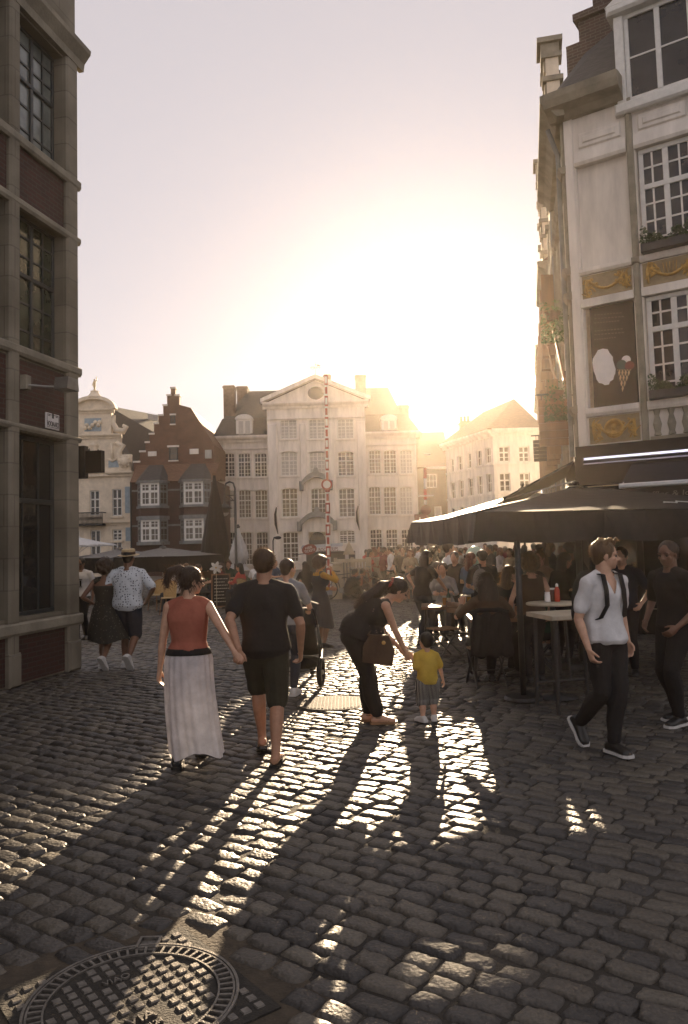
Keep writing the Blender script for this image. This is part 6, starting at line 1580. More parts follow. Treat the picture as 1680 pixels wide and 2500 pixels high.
    b = Body(1.66, 'f', lean=.03, head=(R(5), .06), fat=1.06, pelvis=(0, .03, .865), feet={-1: {'p': (-.06, .06, .075)}, 1: {'p': (.05, -.24, .18), 'toe': (.25, .6, -.8), 'pole': (0, 1, -.1)}}, hands={-1: {'p': (-.21, .14, .98), 'pole': (-.6, -.8, 0)}, 1: {'p': (.19, .16, 1.0), 'pole': (.7, -.7, 0)}})
    b.build_body(r, MAT['skin_dark'], .008); b.top(r, MAT['c_floral2'], .010, 'dress_top', 0, .06, .235, .012, .0, .004, 61); b.skirt(r, MAT['c_floral2'], 'dress_skirt', .09, .42, .12, 10, .014, (.06, 0), 96, 22, seed=9, hemvar=.03)
    m = MB()
    for sg in (-1, 1): p, x, y, z = b.at(.23); m.tube([p+x*sg*.06-y*.085, b.at(.295)[0]+x*sg*.07, p+x*sg*.06+y*.1], .009, 6)
    m.build('shoulder_strap', MAT['c_floral2'], r, local=True)
    for sg in (-1, 1): b.shoe(sg, MAT['shoe_white'], r, .009)
    b.hair(r, MAT['hair_brown'], 'curly', .010, 7, 500)
    # ------------------------------------------------ woman pushing a stroller behind the couple
    pos = gnd(704, 1700); r = person('woman in grey T-shirt pushing a stroller, half hidden by the man in black', pos, R(-8))
    b = Body(1.64, 'f', lean=.08, head=(R(-40), .1), fat=1.08, pelvis=(0, .02, .85), feet={1: {'p': (.06, .05, .075)}, -1: {'p': (-.07, -.2, .10), 'toe': (0, 1, -.4)}}, hands={1: {'p': (.2, .36, 1.0), 'pole': (.5, -1, -.3), 'curl': 1.0, 'palm': (0, .1, -1)}, -1: {'p': (-.16, .36, 1.0), 'pole': (-.5, -1, -.3), 'curl': 1.0, 'palm': (0, .1, -1)}})
    b.build_body(r, MAT['skin'], .0075); b.top(r, MAT['c_grey'], .009, 't_shirt', .7, .0, .298, .014, .015, .005, 71, .016); b.bottoms(r, MAT['c_jeans'], .009, 'jeans', 1.92, .010, 0, 72, .004)
    for sg in (-1, 1): b.shoe(sg, MAT['shoe_white'], r, .009)
    b.hair(r, MAT['hair_brown'], 'short', .008, 15, 300); m = MB(); q = b.hc+b.hr*.36*b.hh-b.hu*.27*b.hh; m.tube([q+b.hf*.025*math.cos(a)+b.hu*.025*math.sin(a) for a in np.linspace(0, 6.28, 12)], .004, 5); m.build('earring', MAT['gold'], r, local=True)
    stroller(r)
    # ------------------------------------------------ woman in mustard sleeves drinking
    pos = gnd(785, 1580); r = person('woman with mustard yellow sleeves and a dark pinafore dress, hand at her mouth', pos, R(-62))
    b = Body(1.60, 'f', lean=.0, head=(R(-14), .05), fat=1.05, hands={1: {'p': (.06, .22, 1.32), 'pole': (.9, .2, -1), 'palm': (-.5, -1, 0), 'curl': 1.1, 'dir': (-.35, -.1, .9)}, -1: {'p': (-.12, .26, 1.0), 'pole': (-.7, -.8, -.2), 'palm': (1, 0, 0)}})
    b.build_body(r, MAT['skin_tan'], .008); b.top(r, MAT['c_mustard'], .010, 'jersey', 1.85, .05, .298, .010, 0, .004, 81, .012); b.top(r, MAT['c_navy'], .010, 'pinafore_top', 0, .04, .262, .017, 0, .003, 82); b.skirt(r, MAT['c_navy'], 'pinafore_skirt', .08, .36, .10, 8, .012, (.0, -.02), 80, 20, seed=11)
    for sg in (-1, 1): b.shoe(sg, MAT['shoe_black'], r, .010)
    b.hair(r, MAT['hair_brown'], 'curly', .010, 21, 300)
    hb = wld(r, b.wr[1]+V3(-.03, -.01, .10)); t = thing('cup', 'small cup raised to the lips of the woman in mustard sleeves', 'cup', hb); m = MB(); m.lathe(hb, [(.022, -.045), (.032, .045), (.029, .045), (.02, -.035), (0, -.035)], 12, (.3, -.2, .9)); m.build('paper_cup', MAT['white_paint'], t, smooth=True); m = MB(); m.lathe(hb, [(.033, .040), (.034, .052), (0, .054)], 12, (.3, -.2, .9)); m.build('lid', MAT['c_black'], t)
    # ------------------------------------------------ dark man at the right edge
    pos = gnd(1660, 1764); r = person('man in black, deep in the shade at the right edge under the awning', pos, R(115))
    b = Body(1.74, 'm', lean=.02, head=(R(12), .1), hands={-1: {'p': (-.20, .18, .93), 'pole': (-.6, -1, 0)}, 1: {'p': (.3, .05, .95), 'pole': (.6, -.8, 0)}}, feet={-1: {'p': (-.09, .1, .08)}, 1: {'p': (.09, -.1, .08)}})
    b.build_body(r, MAT['skin_dark'], .007); b.top(r, MAT['c_black'], .010, 't_shirt', .9, -.0, .30, .018, .01, .005, 91, .02); b.bottoms(r, MAT['c_black'], .010, 'trousers', 1.93, .015, .004, 92, .004)  # dark skin colour here imitates the shade of the awning
    for sg in (-1, 1): b.shoe(sg, MAT['shoe_black'], r, .009, 'shoe', MAT['shoe_white'])
    b.hair(r, MAT['hair_brown'], 'short', .008, 25, 200)
    # ------------------------------------------------ man with sunglasses at the left corner
    pos = gnd(200, 1560); r = person('man in a white printed T-shirt, half hidden by the left corner house', pos, R(176))
    b = Body(1.68, 'm', head=(0, .1), hands={1: {'p': (.12, .24, 1.36), 'pole': (.9, 0, -1), 'palm': (-.3, -1, 0), 'dir': (-.2, -.2, .9)}})
    b.build_body(r, MAT['skin_dark'], .010); b.top(r, MAT['c_white'], .012, 't_shirt', .7, .0, .30, .016, .01, .005, 95, .016); b.bottoms(r, MAT['c_black'], .012, 'trousers', 1.93, .014, .004, 96)
    for sg in (-1, 1): b.shoe(sg, MAT['shoe_black'], r, .011)
    b.hair(r, MAT['hair_black'], 'short', .010, 26)
    m = MB(); h = b.hh
    for sg in (-1, 1): m.ell(b.hc+b.hr*sg*.15*h+b.hf*.37*h, b.hr*.12*h, b.hf*.03*h, b.hu*.08*h, 10, 6); m.tube([b.hc+b.hr*sg*.27*h+b.hf*.35*h+b.hu*.03*h, b.hc+b.hr*sg*.34*h+b.hu*.02*h], .01*h, 5)
    m.build('sunglasses', MAT['iron'], r, local=True)
    m = MB(); G = Frame(b.at(.17)[0]+b.at(.17)[2]*.135, (1, 0, 0), (0, 1, 0)); m.box(G, -.07, .07, -.09, -.075, 0, .012); m.box(G, -.07, .07, .06, .075, 0, .012); m.box(G, -.055, -.02, -.07, .05, 0, .012); m.box(G, .005, .05, -.07, .05, 0, .012); m.build('shirt_print', MAT['c_black'], r, local=True)
def b_(k, H):
    return V3(-.25*H/1.7, .03, .80*H/1.7)
def stroller(r):
    c = wld(r, V3(.02, .95, 0)); t = thing('stroller', 'black three wheeled stroller pushed by the woman in grey', 'stroller', (c.x, c.y, 0), r.rotation_euler.z)
    fr = MB()
    for sg in (-1, 1):
        fr.tube([(sg*.24, -.62, 1.0), (sg*.25, -.5, .9), (sg*.22, .1, .42), (sg*.10, .52, .22)], .014, 7); fr.tube([(sg*.25, -.36, .78), (sg*.28, -.38, .2)], .014, 7); fr.tube([(sg*.22, .1, .42), (sg*.28, -.38, .2)], .012, 7)
    fr.tube([(-.24, -.62, 1.0), (.24, -.62, 1.0)], .02, 8); fr.tube([(-.28, -.38, .2), (.28, -.38, .2)], .013, 7); fr.build('frame', MAT['iron'], t, smooth=True, local=True)
    m = MB(); m.loft([(V3(0, y, z), V3(.2, 0, 0), V3(0, .03, .05)) for y, z in ((-.30, .85), (-.22, .62), (-.1, .48), (.12, .46), (.3, .36))], 14); m.build('seat', MAT['c_black'], t, smooth=True, local=True)
    m = MB(); v = []; f = []
    for i in range(9):
        a = math.pi*.05+math.pi*.62*i/8
        for j in range(9):
            x = -1+2*j/8; v.append((.23*x, -.12-.34*math.cos(a)*(1-.12*x*x), .74+.34*math.sin(a)*(1-.15*x*x)))
    for i in range(8):
        for j in range(8): f.append((i*9+j, i*9+j+1, (i+1)*9+j+1, (i+1)*9+j))
    m.add(v, f); m.build('hood', MAT['c_black'], t, smooth=True, local=True)
    for x, y, rad in ((-.28, -.38, .19), (.28, -.38, .19), (0, .55, .13)):
        m = MB(); m.tube([(x, y+(rad-.03)*math.cos(a), rad+(rad-.03)*math.sin(a)) for a in np.linspace(0, 2*math.pi, 25)], .03, 8, False); w = m.build('wheel', MAT['fabric_black'], t, smooth=True, local=True)
        m = MB(); m.lathe((x-.03, y, rad), [(.03, 0), (.03, .06), (0, .06)], 10, (1, 0, 0))
        for q in range(6): a = q*math.pi/3; m.tube([(x, y, rad), (x, y+(rad-.04)*math.cos(a), rad+(rad-.04)*math.sin(a))], .007, 5)
        o = m.build('rim', MAT['steel'], None); o.parent = w
    m = MB(); m.loft([(V3(0, y, z), V3(.2, 0, 0), V3(0, .02, .06)) for y, z in ((-.34, .3), (-.1, .24), (.14, .26))], 12); m.build('basket', MAT['c_black'], t, smooth=True, local=True)
# ------------------------------------------------------------------ smaller people, built the same way with a coarser skin
def folk(label, pos, yaw, H=1.68, sex='m', top='c_black', bottom='c_jeans', hair=('short', 'hair_brown'), skin='skin', pose='stand', vox=.013, sleeve=.7, head=(0, .1), seed=0, group=None, seat=.46, strands=0, hands=None, bot='trousers', lean=None, fat=1.0, shoes='shoe_black', twist=0.0, topname=None):
    rr = random.Random(seed+int(pos[0]*100)); r = person(label, pos, yaw, group)
    kw = dict(head=head, fat=fat, twist=twist)
    if pose == 'sit':
        d = .40*H/1.7; kw.update(pelvis=(0, 0, seat+.085), lean=.12 if lean is None else lean, feet={sg: {'p': (sg*.10, d+rr.uniform(-.06, .08), max(.08, seat-.44)), 'pole': (sg*.15, .6, 1)} for sg in (-1, 1)}, hands=hands or {sg: {'p': (sg*.12, .34, seat+.30), 'pole': (sg*.8, -.7, -.4)} for sg in (-1, 1)})
    elif pose == 'squat':
        kw.update(pelvis=(0, -.05, .24), lean=.65, feet={sg: {'p': (sg*.12, .52, .08), 'pole': (sg*.1, .3, 1)} for sg in (-1, 1)}, hands=hands or {sg: {'p': (sg*.06, .42, .66), 'pole': (sg*.6, -.5, -.6)} for sg in (-1, 1)})
    else:
        s = rr.uniform(-.08, .08); kw.update(lean=.03 if lean is None else lean, feet={-1: {'p': (-.09, s, .047*H)}, 1: {'p': (.09, -s, .047*H)}}, hands=hands or {sg: {'p': (sg*rr.uniform(.2, .27), rr.uniform(.02, .14), H*.51+rr.uniform(0, .08)), 'pole': (sg*.6, -.9, -.1)} for sg in (-1, 1)})
        if pose == 'chat': kw['hands'] = {sg: {'p': (sg*.12, .26, H*.62+rr.uniform(-.05, .06)), 'pole': (sg*.8, -.7, -.5)} for sg in (-1, 1)}
    b = Body(H, sex, **kw); b.build_body(r, MAT[skin], min(vox, .011) if vox < .016 else .0125)
    if sleeve <= 0: b.top(r, MAT[top], vox, topname or 'sleeveless_top', 0, .0, .285, .012, .01, .004, seed)
    else: b.top(r, MAT[top], vox, topname or ('t_shirt' if sleeve < 1 else 'jersey'), sleeve, -.01, .30, .016, .012, .005, seed, .016)
    if bot == 'skirt': b.skirt(r, MAT[bottom], 'skirt', .06, .40, .10, 8, .012, (0, 0), 64, 14, seed=seed)
    else: b.bottoms(r, MAT[bottom], vox, bot, 1.92 if bot == 'trousers' else .95, .013, .004, seed+1)
    for sg in (-1, 1): b.shoe(sg, MAT[shoes], r, vox)
    if hair: b.hair(r, MAT[hair[1]], hair[0], max(vox*.8, .009), seed, strands, fz=1.0)
    return r, b
# ================================================================== street things
def parasol(label, c, rz, half, z_edge, z_apex, val=.30, mat='fabric_black', pole_mat='iron', group=None, valmat=None, seg=10, name='parasol', poler=.03, finial=1.0):
    t = thing(name, label, 'parasol', (c[0], c[1], 0), rz, group); m = MB(); cs = [(-half, -half), (half, -half), (half, half), (-half, half)]
    v = []; f = []
    for k in range(4):
        a, b = cs[k], cs[(k+1) % 4]; k0 = len(v)
        for i in range(seg+1):
            for j in range(seg+1):
                g = i/seg; h = j/seg; x = (a[0]*(1-h)+b[0]*h)*g; y = (a[1]*(1-h)+b[1]*h)*g
                sag = .09*half*.5*math.sin(g*math.pi)*(math.sin(h*math.pi))+.05*math.sin(h*math.pi)*g*g
                z = z_apex+(z_edge-z_apex)*(g**.94)-sag*.5+.012*math.sin(7*h+5*g+k)
                v.append((x, y, z))
        for i in range(seg):
            for j in range(seg): q = k0+i*(seg+1)+j; f.append((q, q+1, q+seg+2, q+seg+1))
    m.add(v, f); o = m.build('canopy', MAT[mat], t, smooth=False, local=True)
    m = MB()
    for k in range(4):
        a, b = cs[k], cs[(k+1) % 4]; vv = []; ff = []; n = 24
        for j in range(n+1):
            h = j/n; x = a[0]*(1-h)+b[0]*h; y = a[1]*(1-h)+b[1]*h; ze = z_edge-(.05*math.sin(h*math.pi))*.5; l = math.hypot(x, y); fl = 1+.022*math.sin(j*1.3+k)+.03*abs(2*h-1)**4
            vv += [(x*1.001, y*1.001, ze), (x*fl, y*fl, ze-val*(1-.06*math.sin(j*.9)))]
        for j in range(n): ff.append((2*j, 2*j+2, 2*j+3, 2*j+1))
        m.add(vv, ff)
    m.build('valance', MAT[valmat or mat], t, local=True)
    m = MB(); m.tube([(0, 0, .05), (0, 0, z_apex-.02)], poler, 10); m.build('pole', MAT[pole_mat], t, smooth=True, local=True)
    for k in range(4):
        x, y = cs[k]; m = MB(); m.tube([(0, 0, z_apex-.08), (x*.98, y*.98, z_edge-.02)], .012, 6); m.tube([(0, 0, z_apex-.75), (x*.45, y*.45, z_apex+(z_edge-z_apex)*.45-.05)], .01, 6); m.build('rib', MAT[pole_mat], t, local=True)
    m = MB(); m.lathe((0, 0, z_apex-.01), [(r_, z_*finial) for r_, z_ in ((.16, -.03), (.1, .05), (.03, .07), (.03, .10), (.055, .14), (.055, .17), (.03, .21), (0, .22))], 14); m.build('finial', MAT[mat], t, smooth=True, local=True)
    m = MB(); m.box(WORLD, -.3, .3, 0.012, .09, -.3, .3); m.tube([(0, 0, .09), (0, 0, .35)], poler*1.5, 10); m.build('base', MAT['iron'], t, local=True)
    return t
def closed_parasol(label, c, h, w, mat, zb=.75, seed=0):
    t = thing('closed_parasol', label, 'parasol', (c[0], c[1], 0)); m = MB(); v = []; f = []; n = 36; prof = [(0, .10), (.06, .16), (.25, .42), (.45, .72), (.6, .92), (.72, 1), (.80, .74), (.85, .62), (.93, .82), (1, 1.15)]
    ph = seed
    for i, (q, r) in enumerate(prof):
        z = h+(zb-h)*q
        for j in range(n):
            a = 2*math.pi*j/n; rr = w*r*(1+.20*math.sin(8*a+ph)*(q > .1)+.06*math.sin(3*a+q*4)); v.append((rr*math.cos(a), rr*math.sin(a), z))
    for i in range(len(prof)-1):
        for j in range(n): j2 = (j+1) % n; f.append((i*n+j, i*n+j2, (i+1)*n+j2, (i+1)*n+j))
    m.add(v, f); m.build('furled_canopy', MAT[mat], t, smooth=True, local=True)
    m = MB(); m.tube([(0, 0, .05), (0, 0, h+.06)], .03, 8); m.build('pole', MAT['iron'], t, local=True)
    m = MB(); m.tube([(w*.66*math.cos(a), w*.66*math.sin(a), h+(zb-h)*.845) for a in np.linspace(0, 6.283, 25)], .012, 5); m.build('tie', MAT['fabric_black'], t, local=True)
    m = MB(); m.lathe((0, 0, h), [(.07, -.04), (.09, .02), (.05, .06), (.05, .1), (0, .11)], 10); m.build('finial', MAT['tile'] if mat == 'fabric_black' else MAT['iron'], t, local=True)
    m = MB(); m.box(WORLD, -.3, .3, .012, .1, -.3, .3); m.build('base', MAT['iron'], t, local=True)
def stool(label, c, rz, h=.72, group='bar stools around the tall tables'):
    t = thing('bar_stool', label, 'stool', (c[0], c[1], 0), rz, group); m = MB(); m.lathe((0, 0, h-.05), [(.0, 0), (.15, 0), (.175, .02), (.17, .05), (.0, .055)], 20); m.build('seat', MAT['wood'], t, smooth=True, local=True, auto=40)
    for k in range(4):
        a = math.pi/4+k*math.pi/2; m = MB(); m.tube([(.11*math.cos(a), .11*math.sin(a), h-.05), (.21*math.cos(a), .21*math.sin(a), 0.005)], .014, 7); m.build('leg', MAT['iron'], t, local=True)
    m = MB(); m.tube([(.175*math.cos(a), .175*math.sin(a), h*.36) for a in np.linspace(0, 6.283, 25)], .009, 6); m.build('foot_ring', MAT['iron'], t, local=True)
def folding_chair(label, c, rz):
    t = thing('folding_chair', label, 'chair', (c[0], c[1], 0), rz, 'folding chairs by the parasol tables'); m = MB()
    for k in range(6): m.cbox(WORLD, -.2, .2, .435, .455, .20-.067*k-.055, .20-.067*k, .004)
    m.build('seat', MAT['wood'], t, local=True); m = MB()
    for z in (.70, .80): m.loft([(V3(x, -.20-.03*(1-(x/.2)**2), z), V3(0, .012, 0), V3(0, 0, .035)) for x in (-.2, -.1, 0, .1, .2)], 8)
    m.build('backrest', MAT['wood'], t, local=True)
    for sg in (-1, 1):
        m = MB(); m.tube([(sg*.205, -.21, .85), (sg*.205, -.16, .45), (sg*.205, .22, .004)], .013, 7); m.build('leg', MAT['iron'], t, local=True)
        m = MB(); m.tube([(sg*.185, .18, .44), (sg*.185, -.24, .004)], .012, 7); m.build('leg', MAT['iron'], t, local=True)
    m = MB(); m.tube([(-.2, .12, .16), (.2, .12, .16)], .009, 6); m.build('stretcher', MAT['iron'], t, local=True)
def bistro_chair(label, c, rz):
    t = thing('wicker_chair', label, 'chair', (c[0], c[1], 0), rz, 'wicker terrace chairs'); w = MAT['wicker']; m = MB(); m.lathe((0, 0, .44), [(0, 0), (.2, 0), (.215, .015), (.2, .03), (0, .035)], 20); m.build('seat', w, t, smooth=True, local=True, auto=40)
    m = MB(); v = []; f = []
    for i in range(9):
        for j in range(13):
            a = -1.15+2.3*j/12; z = .47+.44*i/8*(1-.22*abs(a/1.15)**2.5); r_ = .21+.03*i/8
            v.append((r_*math.sin(a), -r_*math.cos(a), z))
    for i in range(8):
        for j in range(12): f.append((i*13+j, i*13+j+1, (i+1)*13+j+1, (i+1)*13+j))
    m.add(v, f); m.build('backrest', w, t, smooth=True, local=True)
    m = MB(); m.tube([(v[8*13+j]) for j in range(13)], .014, 6); m.build('back_frame', MAT['wood'], t, local=True)
    for x, y, bx, by in ((-.14, -.14, -.19, -.2), (.14, -.14, .19, -.2), (-.14, .14, -.18, .19), (.14, .14, .18, .19)):
        m = MB(); m.tube([(x, y, .44), (bx, by, .004)], .014, 6); m.build('leg', MAT['wood'], t, local=True)
def round_table(label, c, h, r=.35, mat='white_paint', group=None):
    t = thing('round_table', label, 'table', (c[0], c[1], 0), 0, group); m = MB(); m.lathe((0, 0, h-.03), [(0, 0), (r-.01, 0), (r, .008), (r, .024), (r-.01, .03), (0, .03)], 32); m.build('table_top', MAT[mat], t, smooth=True, local=True, auto=40)
    m = MB(); m.tube([(0, 0, .03), (0, 0, h-.03)], .03, 10); m.build('pillar', MAT['iron'], t, local=True); m = MB(); m.lathe((0, 0, .0), [(.24, 0.004), (.24, .015), (.05, .05), (.03, .08)], 20); m.build('foot', MAT['iron'], t, smooth=True, local=True)
    return t
def bar_table(label, c, rz, w, d, h, mat='wood'):
    t = thing('bar_table', label, 'table', (c[0], c[1], 0), rz); m = MB(); m.cbox(Frame((0, 0, 0), (1, 0, 0), (0, -1, 0)), -w/2, w/2, h-.045, h, -d/2, d/2, .006); m.build('table_top', MAT[mat], t, local=True)
    for sx in (-1, 1):
        for sy in (-1, 1): m = MB(); x, y = sx*(w/2-.07), sy*(d/2-.07); m.tube([(x, y, h-.045), (x*1.05, y*1.05, .004)], .022, 7); m.build('leg', MAT['iron'], t, local=True)
    m = MB(); m.tube([(-w/2+.06, d/2-.06, .25), (w/2-.06, d/2-.06, .25)], .015, 6); m.build('foot_rail', MAT['iron'], t, local=True)
    return t
def bicycle(label, c, rz):
    t = thing('bicycle', label, 'bicycle', (c[0], c[1], 0), rz, 'parked bicycles')
    for x in (-.52, .52):
        m = MB(); m.tube([(x+.33*math.cos(a), 0, .35+.33*math.sin(a)) for a in np.linspace(0, 6.283, 33)], .019, 6, False); w = m.build('wheel', MAT['fabric_black'], t, smooth=True, local=True)
        m = MB(); m.lathe((x, -.03, .35), [(.03, 0), (.03, .06)], 8, (0, 1, 0))
        for q in range(14): a = q*2*math.pi/14; m.tube([(x, 0, .35), (x+.315*math.cos(a), 0, .35+.315*math.sin(a))], .003, 4)
        o = m.build('spoke', MAT['steel'], None); o.parent = w
    m = MB()
    for a, b, r in (((-.52, 0, .35), (-.08, 0, .3), .012), ((-.52, 0, .35), (-.2, 0, .78), .011), ((-.08, 0, .3), (-.22, 0, .86), .016), ((-.2, 0, .8), (.36, 0, .85), .016), ((-.08, 0, .3), (.38, 0, .72), .017), ((.34, 0, .95), (.52, 0, .35), .014)): m.tube([a, b], r, 7)
    m.build('frame', MAT['iron'], t, local=True)
    m = MB(); m.tube([(.22, -.28, 1.02), (.34, -.2, 1.04), (.34, 0, .98), (.34, .2, 1.04), (.22, .28, 1.02)], .012, 7); m.build('handlebar', MAT['steel'], t, local=True)
    m = MB(); m.loft([(V3(x, 0, .92+zz), V3(0, w_, 0), V3(0, 0, .025)) for x, w_, zz in ((-.36, .03, .02), (-.3, .09, .02), (-.2, .06, .0), (-.08, .02, 0))], 10); m.build('saddle', MAT['shoe_black'], t, smooth=True, local=True)
    m = MB(); m.lathe((-.08, -.04, .3), [(.09, 0), (.09, .01)], 14, (0, 1, 0)); m.tube([(-.08, -.07, .3), (.06, -.08, .2)], .01, 5); m.build('crank', MAT['steel'], t, local=True)
def jar(label, p, r, h, mat, lidmat=None, name='jar', cat='jar', neck=.8):
    t = thing(name, label, cat, p, 0, 'condiments on the round bar table'); m = MB(); m.lathe((0, 0, 0), [(0, .001), (r, .002), (r*1.03, h*.1), (r, h*.72), (r*neck, h*.88), (r*neck, h)], 16); m.build('glass_body', mat, t, smooth=True, local=True)
    m = MB(); m.lathe((0, 0, h*.9), [(r*neck*1.08, 0), (r*neck*1.08, h*.12), (r*neck*.4, h*.2 if neck < .6 else h*.125), (0, h*.21 if neck < .6 else h*.126)], 14); m.build('lid', lidmat or MAT['white_paint'], t, smooth=True, local=True, auto=40)
MAT['wicker'] = mk('woven wicker', (.42, .30, .15), .65, .35, 60, .5, 150)
def props():
    # big parasols by the bar tables
    T1 = (3.25, 10.9)
    big = parasol('large black square parasol over the terrace tables', T1, R(5.8), 1.98, 2.11, 2.50, .34, poler=.045, finial=.45)
    p = atY(1275, 1178, 21); parasol('second black parasol with a ball finial, just behind the large one', (p.x, p.y), R(9), 2.15, 2.4, p.z-.2, .28)
    hf, ze, za = 1.98, 2.11, 2.50; m = MB(); pts = []
    for i in range(150):         # pale cursive script on the front panel
        u = i/149; g = .80-.045*math.sin(u*46)*(.6+.4*math.sin(u*9))-.02*u; x = (.22+.62*u)*hf+.025*math.sin(u*92); z = za+(ze-za)*g**.94-.10*hf*.25*math.sin(g*math.pi)*math.sin(math.pi*(x/(g*hf)+1)/2)*.9; pts.append((x, -g*hf, z+.022))
    m.tube(pts, .007, 5); m.build('script_lettering', MAT['fabric_white'], big, local=True)
    pb = gnd(1279, 1707); t = thing('parasol_post', 'thin black post standing in front of the tables under the large parasol', 'post', (pb.x, pb.y, 0)); m = MB(); m.tube([(0, 0, .04), (0, 0, 2.05)], .034, 10); m.build('pole', MAT['iron'], t, smooth=True, local=True); m = MB(); m.lathe((0, 0, 0), [(.0, .05), (.2, .04), (.22, .01), (.22, .004)], 20); m.build('foot', MAT['iron'], t, local=True)
    # side awning on the shop's street side
    D = Vector((.234, 1, 0)).normalized(); w = Vector((-D.y, D.x, 0)); c = Vector(SHOP.o); F = Frame(c, D, w)
    t = thing('side_awning', 'black sloping awning on the street side of the shop', 'awning', F.p(2, 3.2, .1)); m = MB()
    m.add([F.p(.1, 3.3, .11), F.p(4.0, 3.3, .11), F.p(4.0, 2.62, 1.5), F.p(.1, 2.62, 1.5), F.p(.1, 3.26, .11), F.p(4.0, 3.26, .11), F.p(4.0, 2.58, 1.5), F.p(.1, 2.58, 1.5)], [(0,1,2,3), (7,6,5,4), (0,3,7,4), (1,5,6,2), (2,6,7,3)]); m.build('canopy', MAT['fabric_black'], t)
    m = MB(); m.box(F, .1, 4.0, 2.36, 2.57, 1.48, 1.50); m.build('valance', MAT['fabric_black'], t); m = MB(); m.tube([F.p(.15, 2.9, .1), F.p(.15, 2.6, 1.46)], .015, 6); m.build('arm', MAT['steel'], t)
    # closed parasols, lamp
    q = gnd(528, 1512); closed_parasol('tall furled black parasol in front of the white mansion', atY(527, 1400, 27), atY(522, 1158, 27).z, .42, 'fabric_black', .45)
    closed_parasol('furled white parasol beside the street lamp', atY(583, 1380, 31), 2.6, .34, 'fabric_white', .9, 2)
    p = atY(577, 1380, 30); t = thing('street_lamp', 'black street lamp with a hooked arm and hanging lantern', 'lamp', (p.x, p.y, 0)); zt = atY(568, 1176, 30).z
    m = MB(); m.lathe((0, 0, 0), [(.16, .0), (.16, .3), (.10, .4), (.08, 1.1), (.09, 1.15), (.055, 1.2), (.045, zt-.5)], 12); m.build('post', MAT['iron'], t, smooth=True, local=True)
    m = MB(); m.tube([(0, 0, zt-.5), (0, 0, zt-.25), (-.06, 0, zt-.05), (-.2, 0, zt), (-.34, 0, zt-.06), (-.40, 0, zt-.25), (-.40, 0, zt-.75)], .035, 8); m.box(WORLD, -.42, -.02, zt-.75, zt-.70, -.03, .03); m.box(WORLD, -.40, -.04, zt-.55, zt-.51, -.02, .02); m.tube([(-.04, 0, zt-.75), (-.22, 0, zt-.55), (-.38, 0, zt-.75)], .02, 6); m.build('bracket', MAT['iron'], t, local=True)
    m = MB(); m.lathe((-.40, 0, zt-1.3), [(.02, 0), (.12, .08), (.2, .22), (.22, .24), (.30, .26), (.16, .36), (.12, .42), (.06, .45), (.04, .55)], 14); m.build('lantern', MAT['iron'], t, smooth=True, local=True)
    m = MB(); m.lathe((-.40, 0, zt-1.33), [(.0, 0), (.11, .05), (.16, .13), (0, .14)], 12); m.build('lamp_glass', MAT['glass_pale'], t, smooth=True, local=True)
    # small second lamp
    p = atY(668, 1380, 32); t = thing('lamp_post', 'thin lamp post with a small curved head near the mansion pilaster', 'lamp', (p.x, p.y, 0)); zt = atY(668, 1312, 32).z; m = MB(); m.tube([(0, 0, 0), (0, 0, zt-.15), (.05, 0, zt), (.14, 0, zt)], .03, 7); m.build('post', MAT['iron'], t, local=True); m = MB(); m.ell(V3(.2, 0, zt-.02), V3(.15, 0, 0), V3(0, .1, 0), V3(0, 0, .07)); m.build('lamp_head', MAT['iron'], t, smooth=True, local=True)
    # raised barrier boom
    def boom(name, label, x0, y0, x1, y1, Y, sec, sign):
        a = atY(x0, y0, Y); b = atY(x1, y1, Y); a.z = max(a.z, 0)
        t = thing(name, label, 'barrier' if sign else 'pole', (a.x, a.y, 0)); d = (b-a); L = d.length; d.normalize(); n = int(L/sec)
        for k in range(n):
            p0 = a+d*(L*k/n); p1 = a+d*(L*(k+1)/n); q = V3(1, 0, 0); wd = .078 if k < n*.55 else .06
            m = MB(); m.loft([(p0, q*wd, V3(0, .04, 0)), (p1, q*wd, V3(0, .04, 0))], 8); m.build('red_band' if k % 2 else 'white_band', MAT['red_paint' if k % 2 else 'white_paint'], t)
            if sign:
                m = MB(); m.box(Frame(p0, (1, 0, 0), (0, -1, 0)), -.04, .04, L/n*.18, L/n*.82, .038, .046); m.build('reflector', MAT['white_paint' if k % 2 else 'red_paint'], t)
        return t, a
    t, a = boom('barrier_boom', 'raised red and white barrier boom with a round sign', 803, 1440, 796, 915, 26, .36, True)
    c = atY(798, 1183, 25.85); m = MB(); m.lathe(c, [(0, -.02), (.185, -.02), (.185, .02), (0, .021)], 30, (0, -1, 0)); ring = m.build('sign_disc', MAT['red_paint'], t); m = MB(); m.lathe(c, [(.128, .021), (.128, .03), (0, .031)], 28, (0, -1, 0)); m.build('sign_face', MAT['white_paint'], t)
    m = MB(); m.box(Frame((a.x+.28, 26, 0), (1, 0, 0), (0, -1, 0)), -.16, .16, 0, 1.1, -.16, .16); m.cbox(Frame((a.x+.28, 26, 0), (1, 0, 0), (0, -1, 0)), -.2, .2, 1.1, 1.2, -.2, .2, .03); m.build('pivot_post', MAT['wood_grey'], t)
    t, a = boom('striped_pole', 'red and white striped pole with dark signs seen above the parasol edge', 1040, 1405, 1038, 1142, 31, .40, False)
